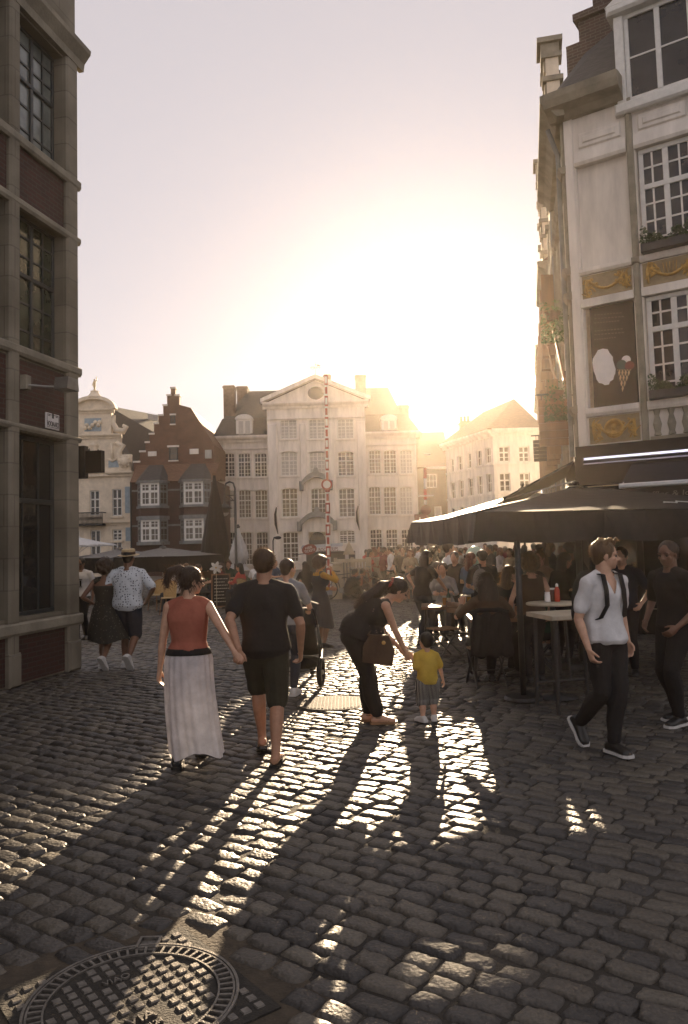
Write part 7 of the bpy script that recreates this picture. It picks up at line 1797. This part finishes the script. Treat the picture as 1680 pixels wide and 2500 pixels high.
    m = MB(); c = atY(1040, 1245, 30.8); m.lathe(c, [(0, -.02), (.21, -.02), (.21, .02), (0, .021)], 24, (0, -1, 0)); m.build('sign_disc', MAT['c_wine'], t); G = Frame(atY(1030, 1285, 30.8), (1, 0, 0), (0, -1, 0)); m = MB(); m.cbox(G, -.28, .2, 0, .48, -.03, .03, .01); m.build('sign_box', MAT['c_wine'], t); m = MB(); m.box(G, -.1, -.04, .12, .36, .031, .036); m.box(G, -.04, .08, .12, .18, .031, .036); m.build('sign_symbol', MAT['white_paint'], t); m = MB(); m.box(Frame(atY(1040, 1211, 30.8), (1, 0, 0), (0, -1, 0)), -.3, .32, -.02, .03, -.05, .05); m.build('lamp_arm', MAT['white_paint'], t)
    # ticket kiosk
    Fk = Frame((atY(738, 1390, 36).x, 36, 0), (1, 0, 0), (0, -1, 0)); U = lambda x: Fk.uv(x, 1370)[0]; V = lambda y: Fk.uv(800, y)[1]
    t = thing('ticket_kiosk', 'dark ticket kiosk with a white sign board on its roof edge', 'kiosk', Fk.o); m = MB(); m.cbox(Fk, U(748), U(868), 0, V(1347), -2, 0, .02); m.build('hut', MAT['dark_frame'], t)
    m = MB(); a0, a1 = U(868), U(845); m.prism(Fk, [(U(838), V(1355)), (U(868), V(1355)), (U(853), V(1322))], -2, .25); m.build('gable_roof', MAT['wood_grey'], t); m = MB(); m.box(Fk, U(843), U(852), V(1376), V(1352), .001, .02); m.build('notice', MAT['white_paint'], t)
    m = MB(); m.add([Fk.p(U(736), V(1330), -1.2), Fk.p(U(838), V(1326), -1.2), Fk.p(U(838), V(1334), .35), Fk.p(U(736), V(1338), .35)], [(0,1,2,3)]); o = m.build('roof_sheet', MAT['lead'], t)
    m = MB(); m.prism(Fk, [(U(736), V(1347)), (U(837), V(1344)), (U(837), V(1334)), (U(736), V(1338))], .36, .40); m.build('sign_board', MAT['white_paint'], t)
    dk = MAT['c_wine']; text('BOOTTRIPS', Fk, U(803), V(1341), .406, .16, t, dk, width=U(826)-U(779), ang=R(1.5)); m = MB(); m.box(Fk, U(776), U(832), V(1345.4), V(1344.8), .4005, .405); m.build('underline', dk, t)
    m = MB(); m.add([Fk.p(U(718), V(1353), .5), Fk.p(U(760), V(1350), .02), Fk.p(U(760), V(1348), .02), Fk.p(U(718), V(1351), .5)], [(0,1,2,3)]); m.build('counter_flap', MAT['c_black'], t)
    ov = thing('oval_ticket_sign', 'tilted red oval sign reading HIER TICKETS', 'sign', Fk.p(U(757), V(1352), .45)); G = Fk; cu, cv = U(757), V(1340); m = MB(); a_ = .3
    m.prism(G, [(cu+.34*math.cos(q)*math.cos(a_*.6)-.24*math.sin(q)*math.sin(a_*.6), cv+.34*math.cos(q)*math.sin(a_*.6)+.24*math.sin(q)*math.cos(a_*.6)) for q in np.linspace(0, 6.28, 33)[:-1]], .42, .47); m.build('plate', mk('dark brick red paint', (.20, .045, .03), .5, .2, 9), ov)
    text('HIER', G, cu-.02, cv+.08, .476, .11, ov, MAT['white_paint'], width=.32, ang=.2); text('TICKETS', G, cu+.02, cv-.06, .476, .11, ov, MAT['white_paint'], width=.5, ang=.2)
    m = MB(); m.tube([G.p(cu, cv, .43), G.p(cu+.1, V(1347), -.02)], .03, 6); m.build('bracket', MAT['iron'], ov)
    # quay platform, railing
    pl = [gnd(800, 1463), gnd(928, 1458), gnd(1010, 1424), gnd(1020, 1402), gnd(690, 1408), gnd(720, 1440)]; n = len(pl); m = MB(); m.add([(p.x, p.y, -.03) for p in pl]+[(p.x, p.y, .14) for p in pl], [tuple(range(n, 2*n))]+[(i, (i+1) % n, (i+1) % n+n, i+n) for i in range(n)]); o = m.build('kerb', mk('worn bluestone kerb', (.12, .115, .105), .7, .3, 5, .3, 30)); tag(o, 'raised stone kerb of the quay platform', kind='structure')
    rl = [gnd(820, 1447, .14), gnd(905, 1446, .14), gnd(962, 1418, .14)]
    t = thing('quay_railing', 'pale slatted quay railing in the low sun behind the seated men', 'railing', rl[0]); zr = 1.15; sl = MB(); pr = []
    for a, b in zip(rl, rl[1:]):
        d = b-a; L = d.length; u = d.normalized(); G = Frame(a, u, Vector((u.y, -u.x, 0))); k = 0
        while k*.11 < L: sl.box(G, k*.11, k*.11+.07, .12, zr-.12, -.012, .012); k += 1
        m = MB(); m.cbox(G, 0, L, zr-.119, zr, -.05, .05, .015); m.cbox(G, 0, L, .05, .119, -.04, .04, .01); m.build('rail', MAT['wood_grey'], t)
        for q in (0.02, L/2, L-.08): m = MB(); m.box(G, q-.05, q+.05, 0, zr+.05, -.055, .055); m.build('post', MAT['wood_grey'], t)
    o = sl.build('slat', MAT['wood_grey'], t); o['kind'] = 'stuff'
    for lab, x, y, Y, rz in (('bicycle leaning by the pale quay railing', 838, 1447, 25.6, .2), ('bicycle behind the crouching men on the kerb', 880, 1440, 26.3, -.3), ('dark bicycle at the right end of the railing', 968, 1440, 24.5, .5)): p = atY(x, y, Y); bicycle(lab, (p.x, p.y), rz)
    # mint balloon
    p = atY(1160, 1358, 15.2); t = thing('balloon', 'large pale mint balloon floating over the crowd', 'balloon', p-V3(0, 0, .19)); m = MB(); m.ell(p, V3(.185, 0, 0), V3(0, .185, 0), V3(0, 0, .2), 24, 16); m.build('skin', mk('pale mint rubber', (.45, .58, .52), .35, .08, 6, transl=.35), t, smooth=True); m = MB(); m.lathe(p-V3(0, 0, .23), [(.02, 0), (.006, .03)], 8); m.tube([p-V3(0, 0, .23), p-V3(.02, 0, .6), p-V3(0, 0, 1.0)], .003, 4); m.build('string', MAT['white_paint'], t)
    # bar tables, stools, round table with condiments
    c1 = atY(1112, 1478, 12.8); bar_table('dark terrace table with a menu card where the women in black gather', (c1.x, c1.y), R(-6), 1.1, .8, .76); c2 = atY(1262, 1498, 10.2); bar_table('dark terrace table nearer the thin post', (c2.x, c2.y), R(-4), 1.25, .7, .80)
    for lab, x, y in (('dark folding chair under the woman with long wavy hair', 1190, 1672), ('dark folding chair under the woman with long backlit hair', 1238, 1618), ('dark folding chair by the table with the menu card', 1085, 1605), ('dark folding chair under the woman in dark green', 1322, 1648)):
        p = gnd(x, y); folding_chair(lab, (p.x, p.y), {1190: .1, 1238: -.75, 1085: 2.0, 1322: 1.3}[x])
    p = atY(1348, 1470, 8.9); h = atY(1348, 1470, 8.9).z; round_table('tall round bar table with condiment jars and a red bottle', (p.x, p.y), h, .29, 'wood_grey')
    zc = h+.002
    for lab, x, mat, r, hh, lid, nk, nm in (('white jar at the left of the round bar table', 1337, MAT['white_paint'], .032, .11, MAT['white_paint'], .85, 'jar'), ('dark jar behind the white jar', 1350, mk('brown sauce glass', (.10, .03, .012), .15), .034, .15, MAT['white_paint'], .8, 'jar'), ('tall red sauce bottle with a pale nozzle', 1361, mk('red sauce', (.55, .06, .02), .25, transl=.3), .03, .19, MAT['white_paint'], .5, 'bottle')):
        q = atY(x, 1466, 8.9+(.06 if x == 1350 else 0)); jar(lab, (q.x, q.y, zc), r, hh, mat, lid, nm, nm, nk)
    q = gnd(1400, 1600); bar_table('square table with a pale board in the shade beside the man in white', (atY(1390, 1500, 8.3).x, 8.3), R(12), .7, .6, 1.0, 'wood_grey')
    q = atY(1125, 1480, 12.8); t = thing('menu_card', 'pale green menu card lying on the bar table', 'menu', (q.x, q.y, .762), R(-6)); m = MB(); m.box(WORLD, -.17, .17, 0, .006, -.12, .12); m.build('card', mk('pale green card', (.50, .52, .40), .6, .1, 8), t, local=True); m = MB()
    for k in range(5): m.box(WORLD, -.13, .09, .0062, .0066, -.08+k*.035, -.072+k*.035)
    m.build('print', MAT['c_olive'], t, local=True)
    q = gnd(1190, 1672); t = thing('coat', 'dark coat hanging over the back of the chair of the woman in brown wool', 'coat', (q.x, q.y, .2), .1); m = MB(); v = []; f = []
    for i in range(13):
        for j in range(19):
            x = -1+2*j/18; z = .70-.52*i/12+.02*math.sin(j*1.1); v.append(((.235+.03*i/12)*x+.012*math.sin(i*.8+j), -.235-.035*(1-x*x)-.03*math.sin(i/12*2.2)-.014*math.sin(j*1.7+i*.3), z))
    for i in range(12):
        for j in range(18): f.append((i*19+j, i*19+j+1, (i+1)*19+j+1, (i+1)*19+j))
    m.add(v, f); o = m.build('cloth', MAT['c_black'], t, smooth=True, local=True); sd = o.modifiers.new('thick', 'SOLIDIFY'); sd.thickness = .025
    m = MB(); m.tube([(-.24, -.22, .70), (-.12, -.2, .735), (.12, -.2, .735), (.24, -.22, .70)], .03, 8); m.build('collar', MAT['c_black'], t, smooth=True, local=True)
    # glasses and bottles on the two terrace tables
    for lab, x, Y, z, r_, hh, mt, nm in (('green bottle on the table with the menu card', 1096, 12.75, .762, .034, .26, mk('green bottle glass', (.02, .06, .03), .1), 'bottle'), ('beer glass beside the green bottle', 1086, 12.7, .762, .034, .15, mk('amber beer', (.45, .2, .03), .12, transl=.4), 'glass'), ('beer glass at the right end of the menu table', 1146, 12.75, .762, .034, .15, mk('pale lager', (.5, .28, .06), .12, transl=.4), 'glass'), ('brown bottle on the table nearer the post', 1236, 10.15, .802, .032, .24, mk('brown bottle glass', (.09, .03, .01), .1), 'bottle'), ('tall glass on the table nearer the post', 1250, 10.1, .802, .032, .16, MAT['glass_pale'], 'glass'), ('amber glass at the right of the nearer table', 1296, 10.15, .802, .034, .14, mk('amber ale', (.4, .15, .02), .12, transl=.4), 'glass')):
        q = atY(x, 1480, Y); t = thing(nm, lab, nm, (q.x, q.y, z), 0, 'drinks on the terrace tables'); m = MB()
        if nm == 'bottle': m.lathe((0, 0, 0), [(0, 0), (r_, .002), (r_, hh*.55), (r_*.4, hh*.75), (r_*.36, hh*.97), (r_*.42, hh), (0, hh)], 14); m.build('bottle_body', mt, t, smooth=True, local=True, auto=50); m = MB(); m.lathe((0, 0, 0), [(r_*1.02, hh*.15), (r_*1.03, hh*.16), (r_*1.03, hh*.42), (r_*1.02, hh*.43)], 14); m.build('paper_label', MAT['wood_grey'], t, smooth=True, local=True)
        else: m.lathe((0, 0, 0), [(0, 0), (r_*.8, .001), (r_*.82, hh*.1), (r_, hh*.8), (r_*.98, hh*.8), (0, hh*.79)], 14); m.build('drink', mt, t, smooth=True, local=True, auto=50); m = MB(); m.lathe((0, 0, 0), [(r_*1.01, hh*.8), (r_*1.03, hh), (r_*.96, hh), (r_*.95, hh*.8)], 14); m.build('rim', MAT['glass_pale'], t, smooth=True, local=True)
    # ------------------------------------------------ terrace on the left
    for lab, x, y, Y, half in (('dark terrace parasol with pale grey top left of the furled parasol', 398, 1352, 27, 1.75), ('dark terrace parasol behind the woman with curly hair', 292, 1348, 29, 1.6)):
        p = atY(x, y, Y); parasol(lab, (p.x, p.y), R(20), half, 1.58, 1.86, .5, 'fabric_grey', 'steel', 'terrace parasols', 'fabric_black')
    p = atY(188, 1338, 34); parasol('white terrace parasol at the corner house edge', (p.x, p.y), R(0), 1.3, 2.1, 2.45, .06, 'fabric_white', 'steel')
    for lab, x, y, rz in (('wicker chair left of the seated man in a pale shirt', 383, 1490, 2.6), ('wicker chair behind the chalkboard', 600, 1492, -2.2), ('wicker chair next to the woman in red', 412, 1500, 2.9), ('wicker chair facing the mansion by the grey man', 640, 1484, -2.6), ('wicker chair beside the dark terrace planter', 470, 1484, 2.2)): p = gnd(x, y); bistro_chair(lab, (p.x, p.y), rz)
    p = gnd(430, 1474); round_table('small round terrace table by the chalkboard', (p.x, p.y), .74, .33, 'white_paint', 'terrace tables'); p = gnd(618, 1474); round_table('small round terrace table right of the furled parasol', (p.x, p.y), .74, .33, 'white_paint', 'terrace tables')
    # chalk board
    pb = gnd(540, 1486); t = thing('chalkboard', 'wood framed chalkboard menu standing on the cobbles behind the couple', 'chalkboard', (pb.x, pb.y, 0)); G = Frame((pb.x, pb.y, 0), (1, .12, 0), (.12, -1, 0)); s = .5*(590-510)/1900*pb.y*.5; hgt = .98
    def lean(u0, u1, v0, v1, w0, w1, name, mat):
        m = MB(); P = []
        for w_ in (w0, w1):
            for v_ in (v0, v1):
                for u_ in (u0, u1): P.append(G.p(u_, v_, w_-v_*.16))
        m.add(P, [(0,1,3,2), (4,6,7,5), (0,4,5,1), (2,3,7,6), (0,2,6,4), (1,5,7,3)]); return m.build(name, mat, t)
    lean(-s, s, .08, hgt, -.012, .0, 'board', MAT['black_paint'])
    for a in ((-s-.04, -s, .02, hgt+.04), (s, s+.04, .02, hgt+.04)): lean(*a, -.02, .015, 'frame_post', MAT['wood'])
    lean(-s, s, hgt, hgt+.04, -.02, .015, 'frame_rail', MAT['wood']); lean(-s, s, .04, .08, -.02, .015, 'frame_rail', MAT['wood'])
    ck = mk('chalk', (.42, .42, .38), .9); rr = random.Random(3); m = MB()
    for k in range(8):
        x = -s+.05
        while x < s*(.2+.7*rr.random()):
            L = .02+.05*rr.random(); v0 = .86-k*.095; P = [G.p(x, v0, .003-v0*.16), G.p(x+L, v0+.004, .003-v0*.16), G.p(x+L, v0+.028, .003-(v0+.028)*.16), G.p(x, v0+.022, .003-(v0+.022)*.16)]; m.add(P, [(0,1,2,3)]); x += L+.015
    m.build('chalk_writing', ck, t)
    m = MB()
    for sg in (-1, 1): m.tube([G.p(sg*s, hgt, -.16), G.p(sg*s, .01, -.45)], .018, 6)
    m.build('back_leg', MAT['wood'], t)
    # pinwheel
    p = atY(528, 1386, pb.y-.3); t = thing('pinwheel', 'large white pinwheel flower above the chalkboard', 'pinwheel', (p.x, p.y, 0)); m = MB(); m.tube([(0, 0, 0.01), (0, 0, p.z)], .008, 6); m.build('stick', MAT['wood_grey'], t, local=True)
    m = MB()
    for k in range(6):
        a = k*math.pi/3+.2; d = V3(math.cos(a), 0, math.sin(a)); e = V3(-math.sin(a), 0, math.cos(a)); c = V3(0, -.03, p.z); P = [c, c+d*.10+e*.055+V3(0, -.015, 0), c+d*.17+e*.03, c+d*.20, c+d*.15-e*.04+V3(0, .025, 0), c+d*.08-e*.045]; m.add([q+V3(0, -.003, 0) for q in P]+[q+V3(0, .003, 0) for q in P], [tuple(range(6)), tuple(range(11, 5, -1))]+[(i, (i+1) % 6, (i+1) % 6+6, i+6) for i in range(6)])
    m.build('petal', MAT['fabric_white'], t, local=True); m = MB(); m.sphere((0, -.045, p.z), .025, 10, 7); m.build('hub', MAT['gold'], t, smooth=True, local=True)
    # dark planter boxes round the terrace
    for lab, x0, x1, y in (('long dark terrace planter right of the chalkboard', 596, 640, 1478), ('long dark terrace planter left of the chalkboard', 440, 505, 1478)):
        a, b = gnd(x0, y), gnd(x1, y); t = thing('planter', lab, 'planter', (a.x, a.y, 0), 0, 'terrace planters'); G = Frame((a.x, a.y, 0), (1, 0, 0), (0, -1, 0)); L = b.x-a.x; m = MB(); m.cbox(G, 0, L, 0.004, .62, -.35, 0, .015); m.build('box', MAT['dark_frame'], t); foliage(G, .02, L-.02, .6, .85, -.33, -.02, 500, 'foliage', t, .06)
def crowd():
    G = lambda x, Y: (atY(x, 1400, Y).x, Y)
    A = lambda *a, **k: folk(*a, **k)
    # around the bar tables
    A('woman in a black top leaning one arm on the bar table', G(1030, 13.7), R(-50), 1.66, 'f', 'c_black', 'c_jeans', ('long', 'hair_brown'), pose='stand', sleeve=.5, lean=.25, head=(R(-10), .25), strands=250, vox=.010, hands={1: {'p': (.22, .46, .86), 'pole': (.8, -.6, -.3), 'palm': (0, 0, -1), 'dir': (.2, 1, -.1)}, -1: {'p': (-.24, .02, 1.02), 'pole': (-1, .1, 0)}}, seed=1)
    A('woman in a pale grey jumper sitting with her face to the street', G(1084, 14.4), R(160), 1.62, 'f', 'c_grey', 'c_jeans', ('short', 'hair_brown'), pose='sit', seat=.55, sleeve=1.85, seed=2, strands=150, topname='jumper')
    A('tall man in a white shirt in profile, standing above the crowd', G(1096, 15.6), R(-80), 1.78, 'm', 'c_white', 'c_navy', ('short', 'hair_brown'), head=(R(-8), .02), seed=3, strands=200)
    A('man in black in front of the tall man in white', G(1113, 15.0), R(150), 1.60, 'm', 'c_black', 'c_black', ('short', 'hair_black'), seed=4)
    A('auburn haired woman in a blue top turned towards the man with the cap', G(1150, 14.6), R(-40), 1.58, 'f', 'c_blue', 'c_jeans', ('long', 'hair_red'), pose='chat', sleeve=.6, head=(R(-30), .05), seed=5, strands=200)
    r, b = A('man in a black shirt with a flat cap and grey backpack, seen from behind', G(1180, 13.2), R(8), 1.64, 'm', 'c_black', 'c_jeans', ('buzz', 'hair_black'), pose='chat', seed=6, vox=.010)
    m = MB(); h = b.hh; m.ell(b.hc+b.hu*.2*h-b.hf*.05*h, b.hr*.40*h, b.hf*.48*h, b.hu*.33*h, 16, 10); m.ell(b.hc+b.hu*.16*h+b.hf*.48*h, b.hr*.26*h, b.hf*.24*h, b.hu*.04*h); m.build('cap', MAT['c_black'], r, smooth=True, local=True)
    c = wld(r, b.at(.16)[0]+V3(-.10, -.16, 0)); t = thing('backpack', 'small grey backpack hanging from one shoulder of the man with the cap', 'backpack', c-V3(0, 0, .2), r.rotation_euler.z); m = MB(); m.ell(V3(0, 0, .2), V3(.14, 0, 0), V3(0, .08, 0), V3(0, 0, .21), 16, 10); m.build('pack', MAT['c_grey'], t, smooth=True, local=True); m = MB(); m.tube([(0, .02, .38), (0, .08, .46), (0, .2, .44), (0, .27, .2)], .012, 6); m.build('strap', MAT['c_grey'], t, local=True)
    r, b = A('woman with long wavy hair in brown wool, back to the street, raising a glass', G(1190, 9.7), R(6), 1.74, 'f', 'c_brown', 'c_black', ('long', 'hair_brown'), pose='sit', seat=.48, sleeve=1.85, seed=7, strands=500, vox=.010, hands={-1: {'p': (-.26, .26, .98), 'pole': (-.9, -.2, -.8), 'palm': (.4, .6, 0), 'dir': (0, .1, 1), 'curl': 1.1}, 1: {'p': (.2, .36, .84), 'pole': (.8, -.6, -.3)}}, topname='wool_jumper')
    g = wld(r, b.wr[-1]+V3(.03, .05, .07)); t = thing('glass', 'small glass raised in the hand of the woman in brown wool', 'glass', g); m = MB(); m.lathe(g, [(.0, -.05), (.026, -.05), (.034, .05), (.031, .05), (.024, -.04), (0, -.04)], 14); m.build('tumbler', MAT['glass_pale'], t, smooth=True); m = MB(); m.lathe(g, [(0, -.035), (.026, -.035), (.029, .015), (0, .016)], 12); m.build('drink', MAT['gold'], t, smooth=True)
    A('woman with long backlit hair in a black top facing right', G(1238, 11.4), R(-45), 1.62, 'f', 'c_black', 'c_black', ('long', 'hair_blond'), pose='sit', seat=.56, sleeve=1.8, head=(R(-25), .05), seed=8, strands=500, vox=.010)
    A('woman in a dark tank top with glowing curls, behind the thin post', G(1296, 9.9), R(6), 1.60, 'f', 'c_brown', 'c_black', ('curly', 'hair_blond'), skin='skin', sleeve=0, seed=9, strands=700, vox=.010)
    A('woman with long hair bent over the far side of the round table', G(1366, 11.4), R(-60), 1.60, 'f', 'c_black', 'c_black', ('long', 'hair_brown'), pose='chat', head=(R(-15), .3), lean=.2, seed=10, strands=400)
    A('short haired man standing in the shade behind the long haired woman', G(1394, 12.6), R(20), 1.74, 'm', 'c_black', 'c_black', ('buzz', 'hair_black'), skin='skin_dark', seed=11)
    A('man in dark clothes standing deep under the awning', G(1520, 10.2), R(150), 1.66, 'm', 'c_navy', 'c_black', ('short', 'hair_brown'), seed=12)
    A('woman in a dark green top seated at the nearer terrace table, facing left', G(1322, 10.3), R(75), 1.64, 'f', 'c_green', 'c_black', ('long', 'hair_brown'), pose='sit', seat=.50, sleeve=1.8, seed=13, strands=300)
    A('man in wine red seated beyond the nearer terrace table', G(1262, 11.6), R(170), 1.70, 'm', 'c_wine', 'c_black', ('short', 'hair_black'), pose='sit', seat=.50, sleeve=.8, skin='skin_tan', seed=14, strands=120)
    A('woman in a beige top standing with a drink between post and round table', G(1322, 12.2), R(140), 1.62, 'f', 'c_beige', 'c_jeans', ('long', 'hair_blond'), pose='chat', sleeve=.6, seed=15, strands=350)
    A('man in a grey shirt seated at the far left end of the menu table', G(1064, 15.6), R(-150), 1.70, 'm', 'c_grey', 'c_black', ('short', 'hair_brown'), pose='sit', seat=.5, sleeve=.8, seed=17)
    # group on the quay
    A('woman in a coral red top standing on the quay, leftmost of the standing group', G(903, 27.0), R(-90), 1.62, 'f', 'c_pink', 'c_jeans', ('long', 'hair_black'), pose='chat', skin='skin_tan', seed=20)
    A('man in a wine red shirt beside the woman in coral', G(938, 26.4), R(-70), 1.68, 'm', 'c_wine', 'c_black', ('short', 'hair_brown'), sleeve=.9, seed=21)
    A('man in a white T-shirt looking at the crouching men on the quay', G(956, 25.6), R(90), 1.70, 'm', 'c_white', 'c_black', ('short', 'hair_black'), seed=22)
    A('broad man in black with bare forearms, right of the white T-shirt', G(985, 24.6), R(170), 1.68, 'm', 'c_black', 'c_jeans', ('short', 'hair_brown'), seed=23, fat=1.15)
    A('woman in a beige cardigan with hands in her pockets', G(1003, 23.8), R(165), 1.60, 'f', 'c_beige', 'c_navy', ('long', 'hair_red'), pose='chat', sleeve=1.85, bot='skirt', seed=24, strands=120, topname='cardigan')
    A('dark haired man in black crouching on the kerb, nearer one', G(852, 25.6), R(-75), 1.70, 'm', 'c_black', 'c_olive', ('short', 'hair_black'), pose='squat', skin='skin_tan', shoes='shoe_white', seed=25)
    A('second man crouching on the kerb, resting his chin on his hand', G(872, 26.2), R(-70), 1.70, 'm', 'c_navy', 'c_black', ('short', 'hair_black'), pose='squat', skin='skin_tan', seed=26, hands={1: {'p': (.05, .38, .78), 'pole': (.6, -.3, -1), 'dir': (0, -.2, 1)}, -1: {'p': (-.1, .5, .6), 'pole': (-.6, -.4, -.5)}})
    A('man in a white shirt sitting bent forward at the railing', G(890, 27.3), R(-80), 1.68, 'm', 'c_white', 'c_black', ('short', 'hair_brown'), pose='sit', seat=.75, lean=.7, seed=27)
    # terrace on the left
    for lab, x, Y, yaw, top, hr, sx, slv, pose in (('man in a pale shirt sitting at the terrace, left of the woman in red', 428, 22.5, R(60), 'c_white', ('short', 'hair_brown'), 'm', .7, 'sit'), ('blond woman seated on the terrace under the dark parasol', 452, 25, R(-40), 'c_beige', ('long', 'hair_blond'), 'f', .7, 'sit'),
        ('woman in a pink blouse reading at a terrace table', 590, 23, R(70), 'c_pink', ('long', 'hair_black'), 'f', 1.85, 'sit'), ('man in a white T-shirt seated by the white furled parasol, back turned', 628, 25.5, R(0), 'c_white', ('short', 'hair_black'), 'm', .7, 'sit'), ('man in a grey shirt seated at the terrace edge beside the big man in black', 640, 22, R(50), 'c_grey', ('short', 'hair_black'), 'm', 1.8, 'sit'),
        ('woman in dark clothes seated behind the mustard sleeved woman', 748, 22.5, R(30), 'c_black', ('long', 'hair_black'), 'f', 1.8, 'sit'), ('man in navy seated by the planter left of the chalkboard', 480, 23.5, R(-60), 'c_navy', ('short', 'hair_brown'), 'm', .7, 'sit'), ('woman in green seated far back on the terrace', 560, 27, R(170), 'c_green', ('short', 'hair_red'), 'f', .7, 'sit'), ('man in brown seated behind the white pinwheel', 512, 26, R(150), 'c_brown', ('short', 'hair_grey'), 'm', 1.8, 'sit'), ('man in a blue shirt seated near the mansion steps', 668, 27, R(-120), 'c_blue', ('short', 'hair_brown'), 'm', .7, 'sit'), ('woman in wine red seated between the two terrace tables', 545, 24, R(100), 'c_wine', ('long', 'hair_brown'), 'f', .7, 'sit')):
        A(lab, G(x, Y), yaw, 1.66, sx, top, 'c_jeans', hr, pose=pose, sleeve=slv, seed=int(x), vox=.014)
    # people farther back on the quay, each told by clothes and hair
    tops = [('c_black', 'black'), ('c_white', 'white'), ('c_wine', 'wine red'), ('c_navy', 'navy'), ('c_grey', 'grey'), ('c_beige', 'beige'), ('c_blue', 'blue'), ('c_pink', 'coral'), ('c_green', 'green')]
    hrs = [('short', 'hair_brown', 'short brown hair', 'm'), ('long', 'hair_brown', 'long brown hair', 'f'), ('short', 'hair_black', 'short black hair', 'm'), ('long', 'hair_blond', 'long fair hair', 'f'), ('curly', 'hair_brown', 'curly hair', 'f'), ('long', 'hair_red', 'long auburn hair', 'f'), ('short', 'hair_grey', 'short grey hair', 'm')]
    spots = [(895, 33), (915, 31), (925, 36), (948, 32), (970, 30), (978, 35), (995, 31.5), (1012, 29), (1022, 34), (1034, 27.5), (1047, 31), (1058, 26), (1066, 33), (1075, 28.5), (1088, 31.5), (1105, 26), (1118, 30), (1128, 24), (1140, 28), (1152, 33), (1170, 26), (1188, 30), (1200, 22), (1210, 27), (1222, 24), (1235, 30), (1248, 21), (1262, 26), (1282, 23), (1305, 25), (1318, 20), (1332, 24), (1345, 19), (1375, 21)]
    rr = random.Random(12); used = set()
    for i, (x, Y) in enumerate(spots):
        for _ in range(99):
            a = rr.choice(tops); h = rr.choice(hrs)
            if (a[1], h[2]) not in used: break
        used.add((a[1], h[2])); bt = rr.choice(['c_jeans', 'c_black', 'c_navy', 'c_olive'])
        lab = f"{'man' if h[3] == 'm' else 'woman'} with {h[2]} in a {a[1]} top, far back in the quay crowd"
        A(lab, G(x, Y), rr.uniform(-math.pi, math.pi), rr.uniform(1.56, 1.72), h[3], a[0], bt, (h[0], h[1]), skin=rr.choice(['skin', 'skin', 'skin_tan', 'skin_dark']), pose=rr.choice(['stand', 'chat', 'chat']), sleeve=rr.choice([.7, .7, 1.85]), vox=.017, seed=100+i, group='people standing far back on the quay')
# ================================================================== light
def lighting():
    w = bpy.data.worlds.new('World'); sc.world = w; w.use_nodes = True
    N, L = w.node_tree.nodes, w.node_tree.links
    bg = N['Background']; sky = N.new('ShaderNodeTexSky'); sky.sky_type = 'NISHITA'; sky.sun_disc = False
    sky.sun_elevation = SUN_EL; sky.sun_rotation = SUN_AZ
    sky.altitude = 0; sky.air_density = 1.0; sky.dust_density = SKY_DUST; sky.ozone_density = 1.0
    hs = N.new('ShaderNodeHueSaturation'); hs.inputs['Saturation'].default_value = SKY_SAT; hs.inputs['Hue'].default_value = .5
    mx = N.new('ShaderNodeMix'); mx.data_type = 'RGBA'; mx.blend_type = 'MULTIPLY'; mx.inputs[0].default_value = 1; mx.inputs[7].default_value = (*SKY_TINT, 1)
    L.new(sky.outputs[0], hs.inputs['Color']); L.new(hs.outputs[0], mx.inputs[6]); ad = N.new('ShaderNodeMix'); ad.data_type = 'RGBA'; ad.blend_type = 'ADD'; ad.inputs[0].default_value = 1; ad.inputs[7].default_value = (*SKY_VEIL, 1); L.new(mx.outputs[2], ad.inputs[6]); L.new(ad.outputs[2], bg.inputs['Color']); bg.inputs['Strength'].default_value = SKY_STR
    ld = bpy.data.lights.new('sun', 'SUN'); ld.energy = SUN_STR; ld.angle = R(.5); ld.color = (1.0, .76, .50)
    lo = bpy.data.objects.new('sun', ld); COL.objects.link(lo); lo.rotation_euler = SUN.to_track_quat('Z', 'Y').to_euler(); lo.location = (0, 0, 40)
    vs = sc.view_settings; vs.view_transform = 'Standard'; vs.look = 'None'; vs.gamma = 1; vs.exposure = EXPO
    if HAZE:
        h = MB(); h.box(WORLD, -70, 70, -1.1, 22, -100, 8)
        m = bpy.data.materials.new('evening haze'); m.use_nodes = True; N, L = sh(m); N.remove(N['Principled BSDF'])
        pv = N.new('ShaderNodeVolumePrincipled'); pv.inputs['Color'].default_value = (*HAZE_COL, 1); pv.inputs['Density'].default_value = HAZE; pv.inputs['Anisotropy'].default_value = HAZE_G
        L.new(pv.outputs[0], N['Material Output'].inputs['Volume'])
        o = h.build('haze', m); tag(o, 'warm evening haze filling the square', kind='stuff')
    sc.render.engine = 'CYCLES'; c = sc.cycles
    c.use_denoising = True; c.max_bounces = 6; c.diffuse_bounces = 3; c.glossy_bounces = 3; c.transmission_bounces = 3; c.volume_bounces = 1; c.transparent_max_bounces = 6
    c.sample_clamp_indirect = 6; c.caustics_reflective = False; c.caustics_refractive = False
SKY_DUST = 0.3; SKY_SAT = .30; SKY_TINT = (.235, .215, .213); SKY_STR = .05; SKY_VEIL = (2.92, 2.66, 2.76); SUN_STR = 5.0; EXPO = 1.85
HAZE = .00032; HAZE_COL = (1, .86, .72); HAZE_G = .84
main_people(); crowd()
left_house(); mansion(); baroque_house(); brick_house(); low_house(); corner_block()
SHOP, SHOPL = shop_house(); street_row()
setts(); manhole()
props()
lighting()
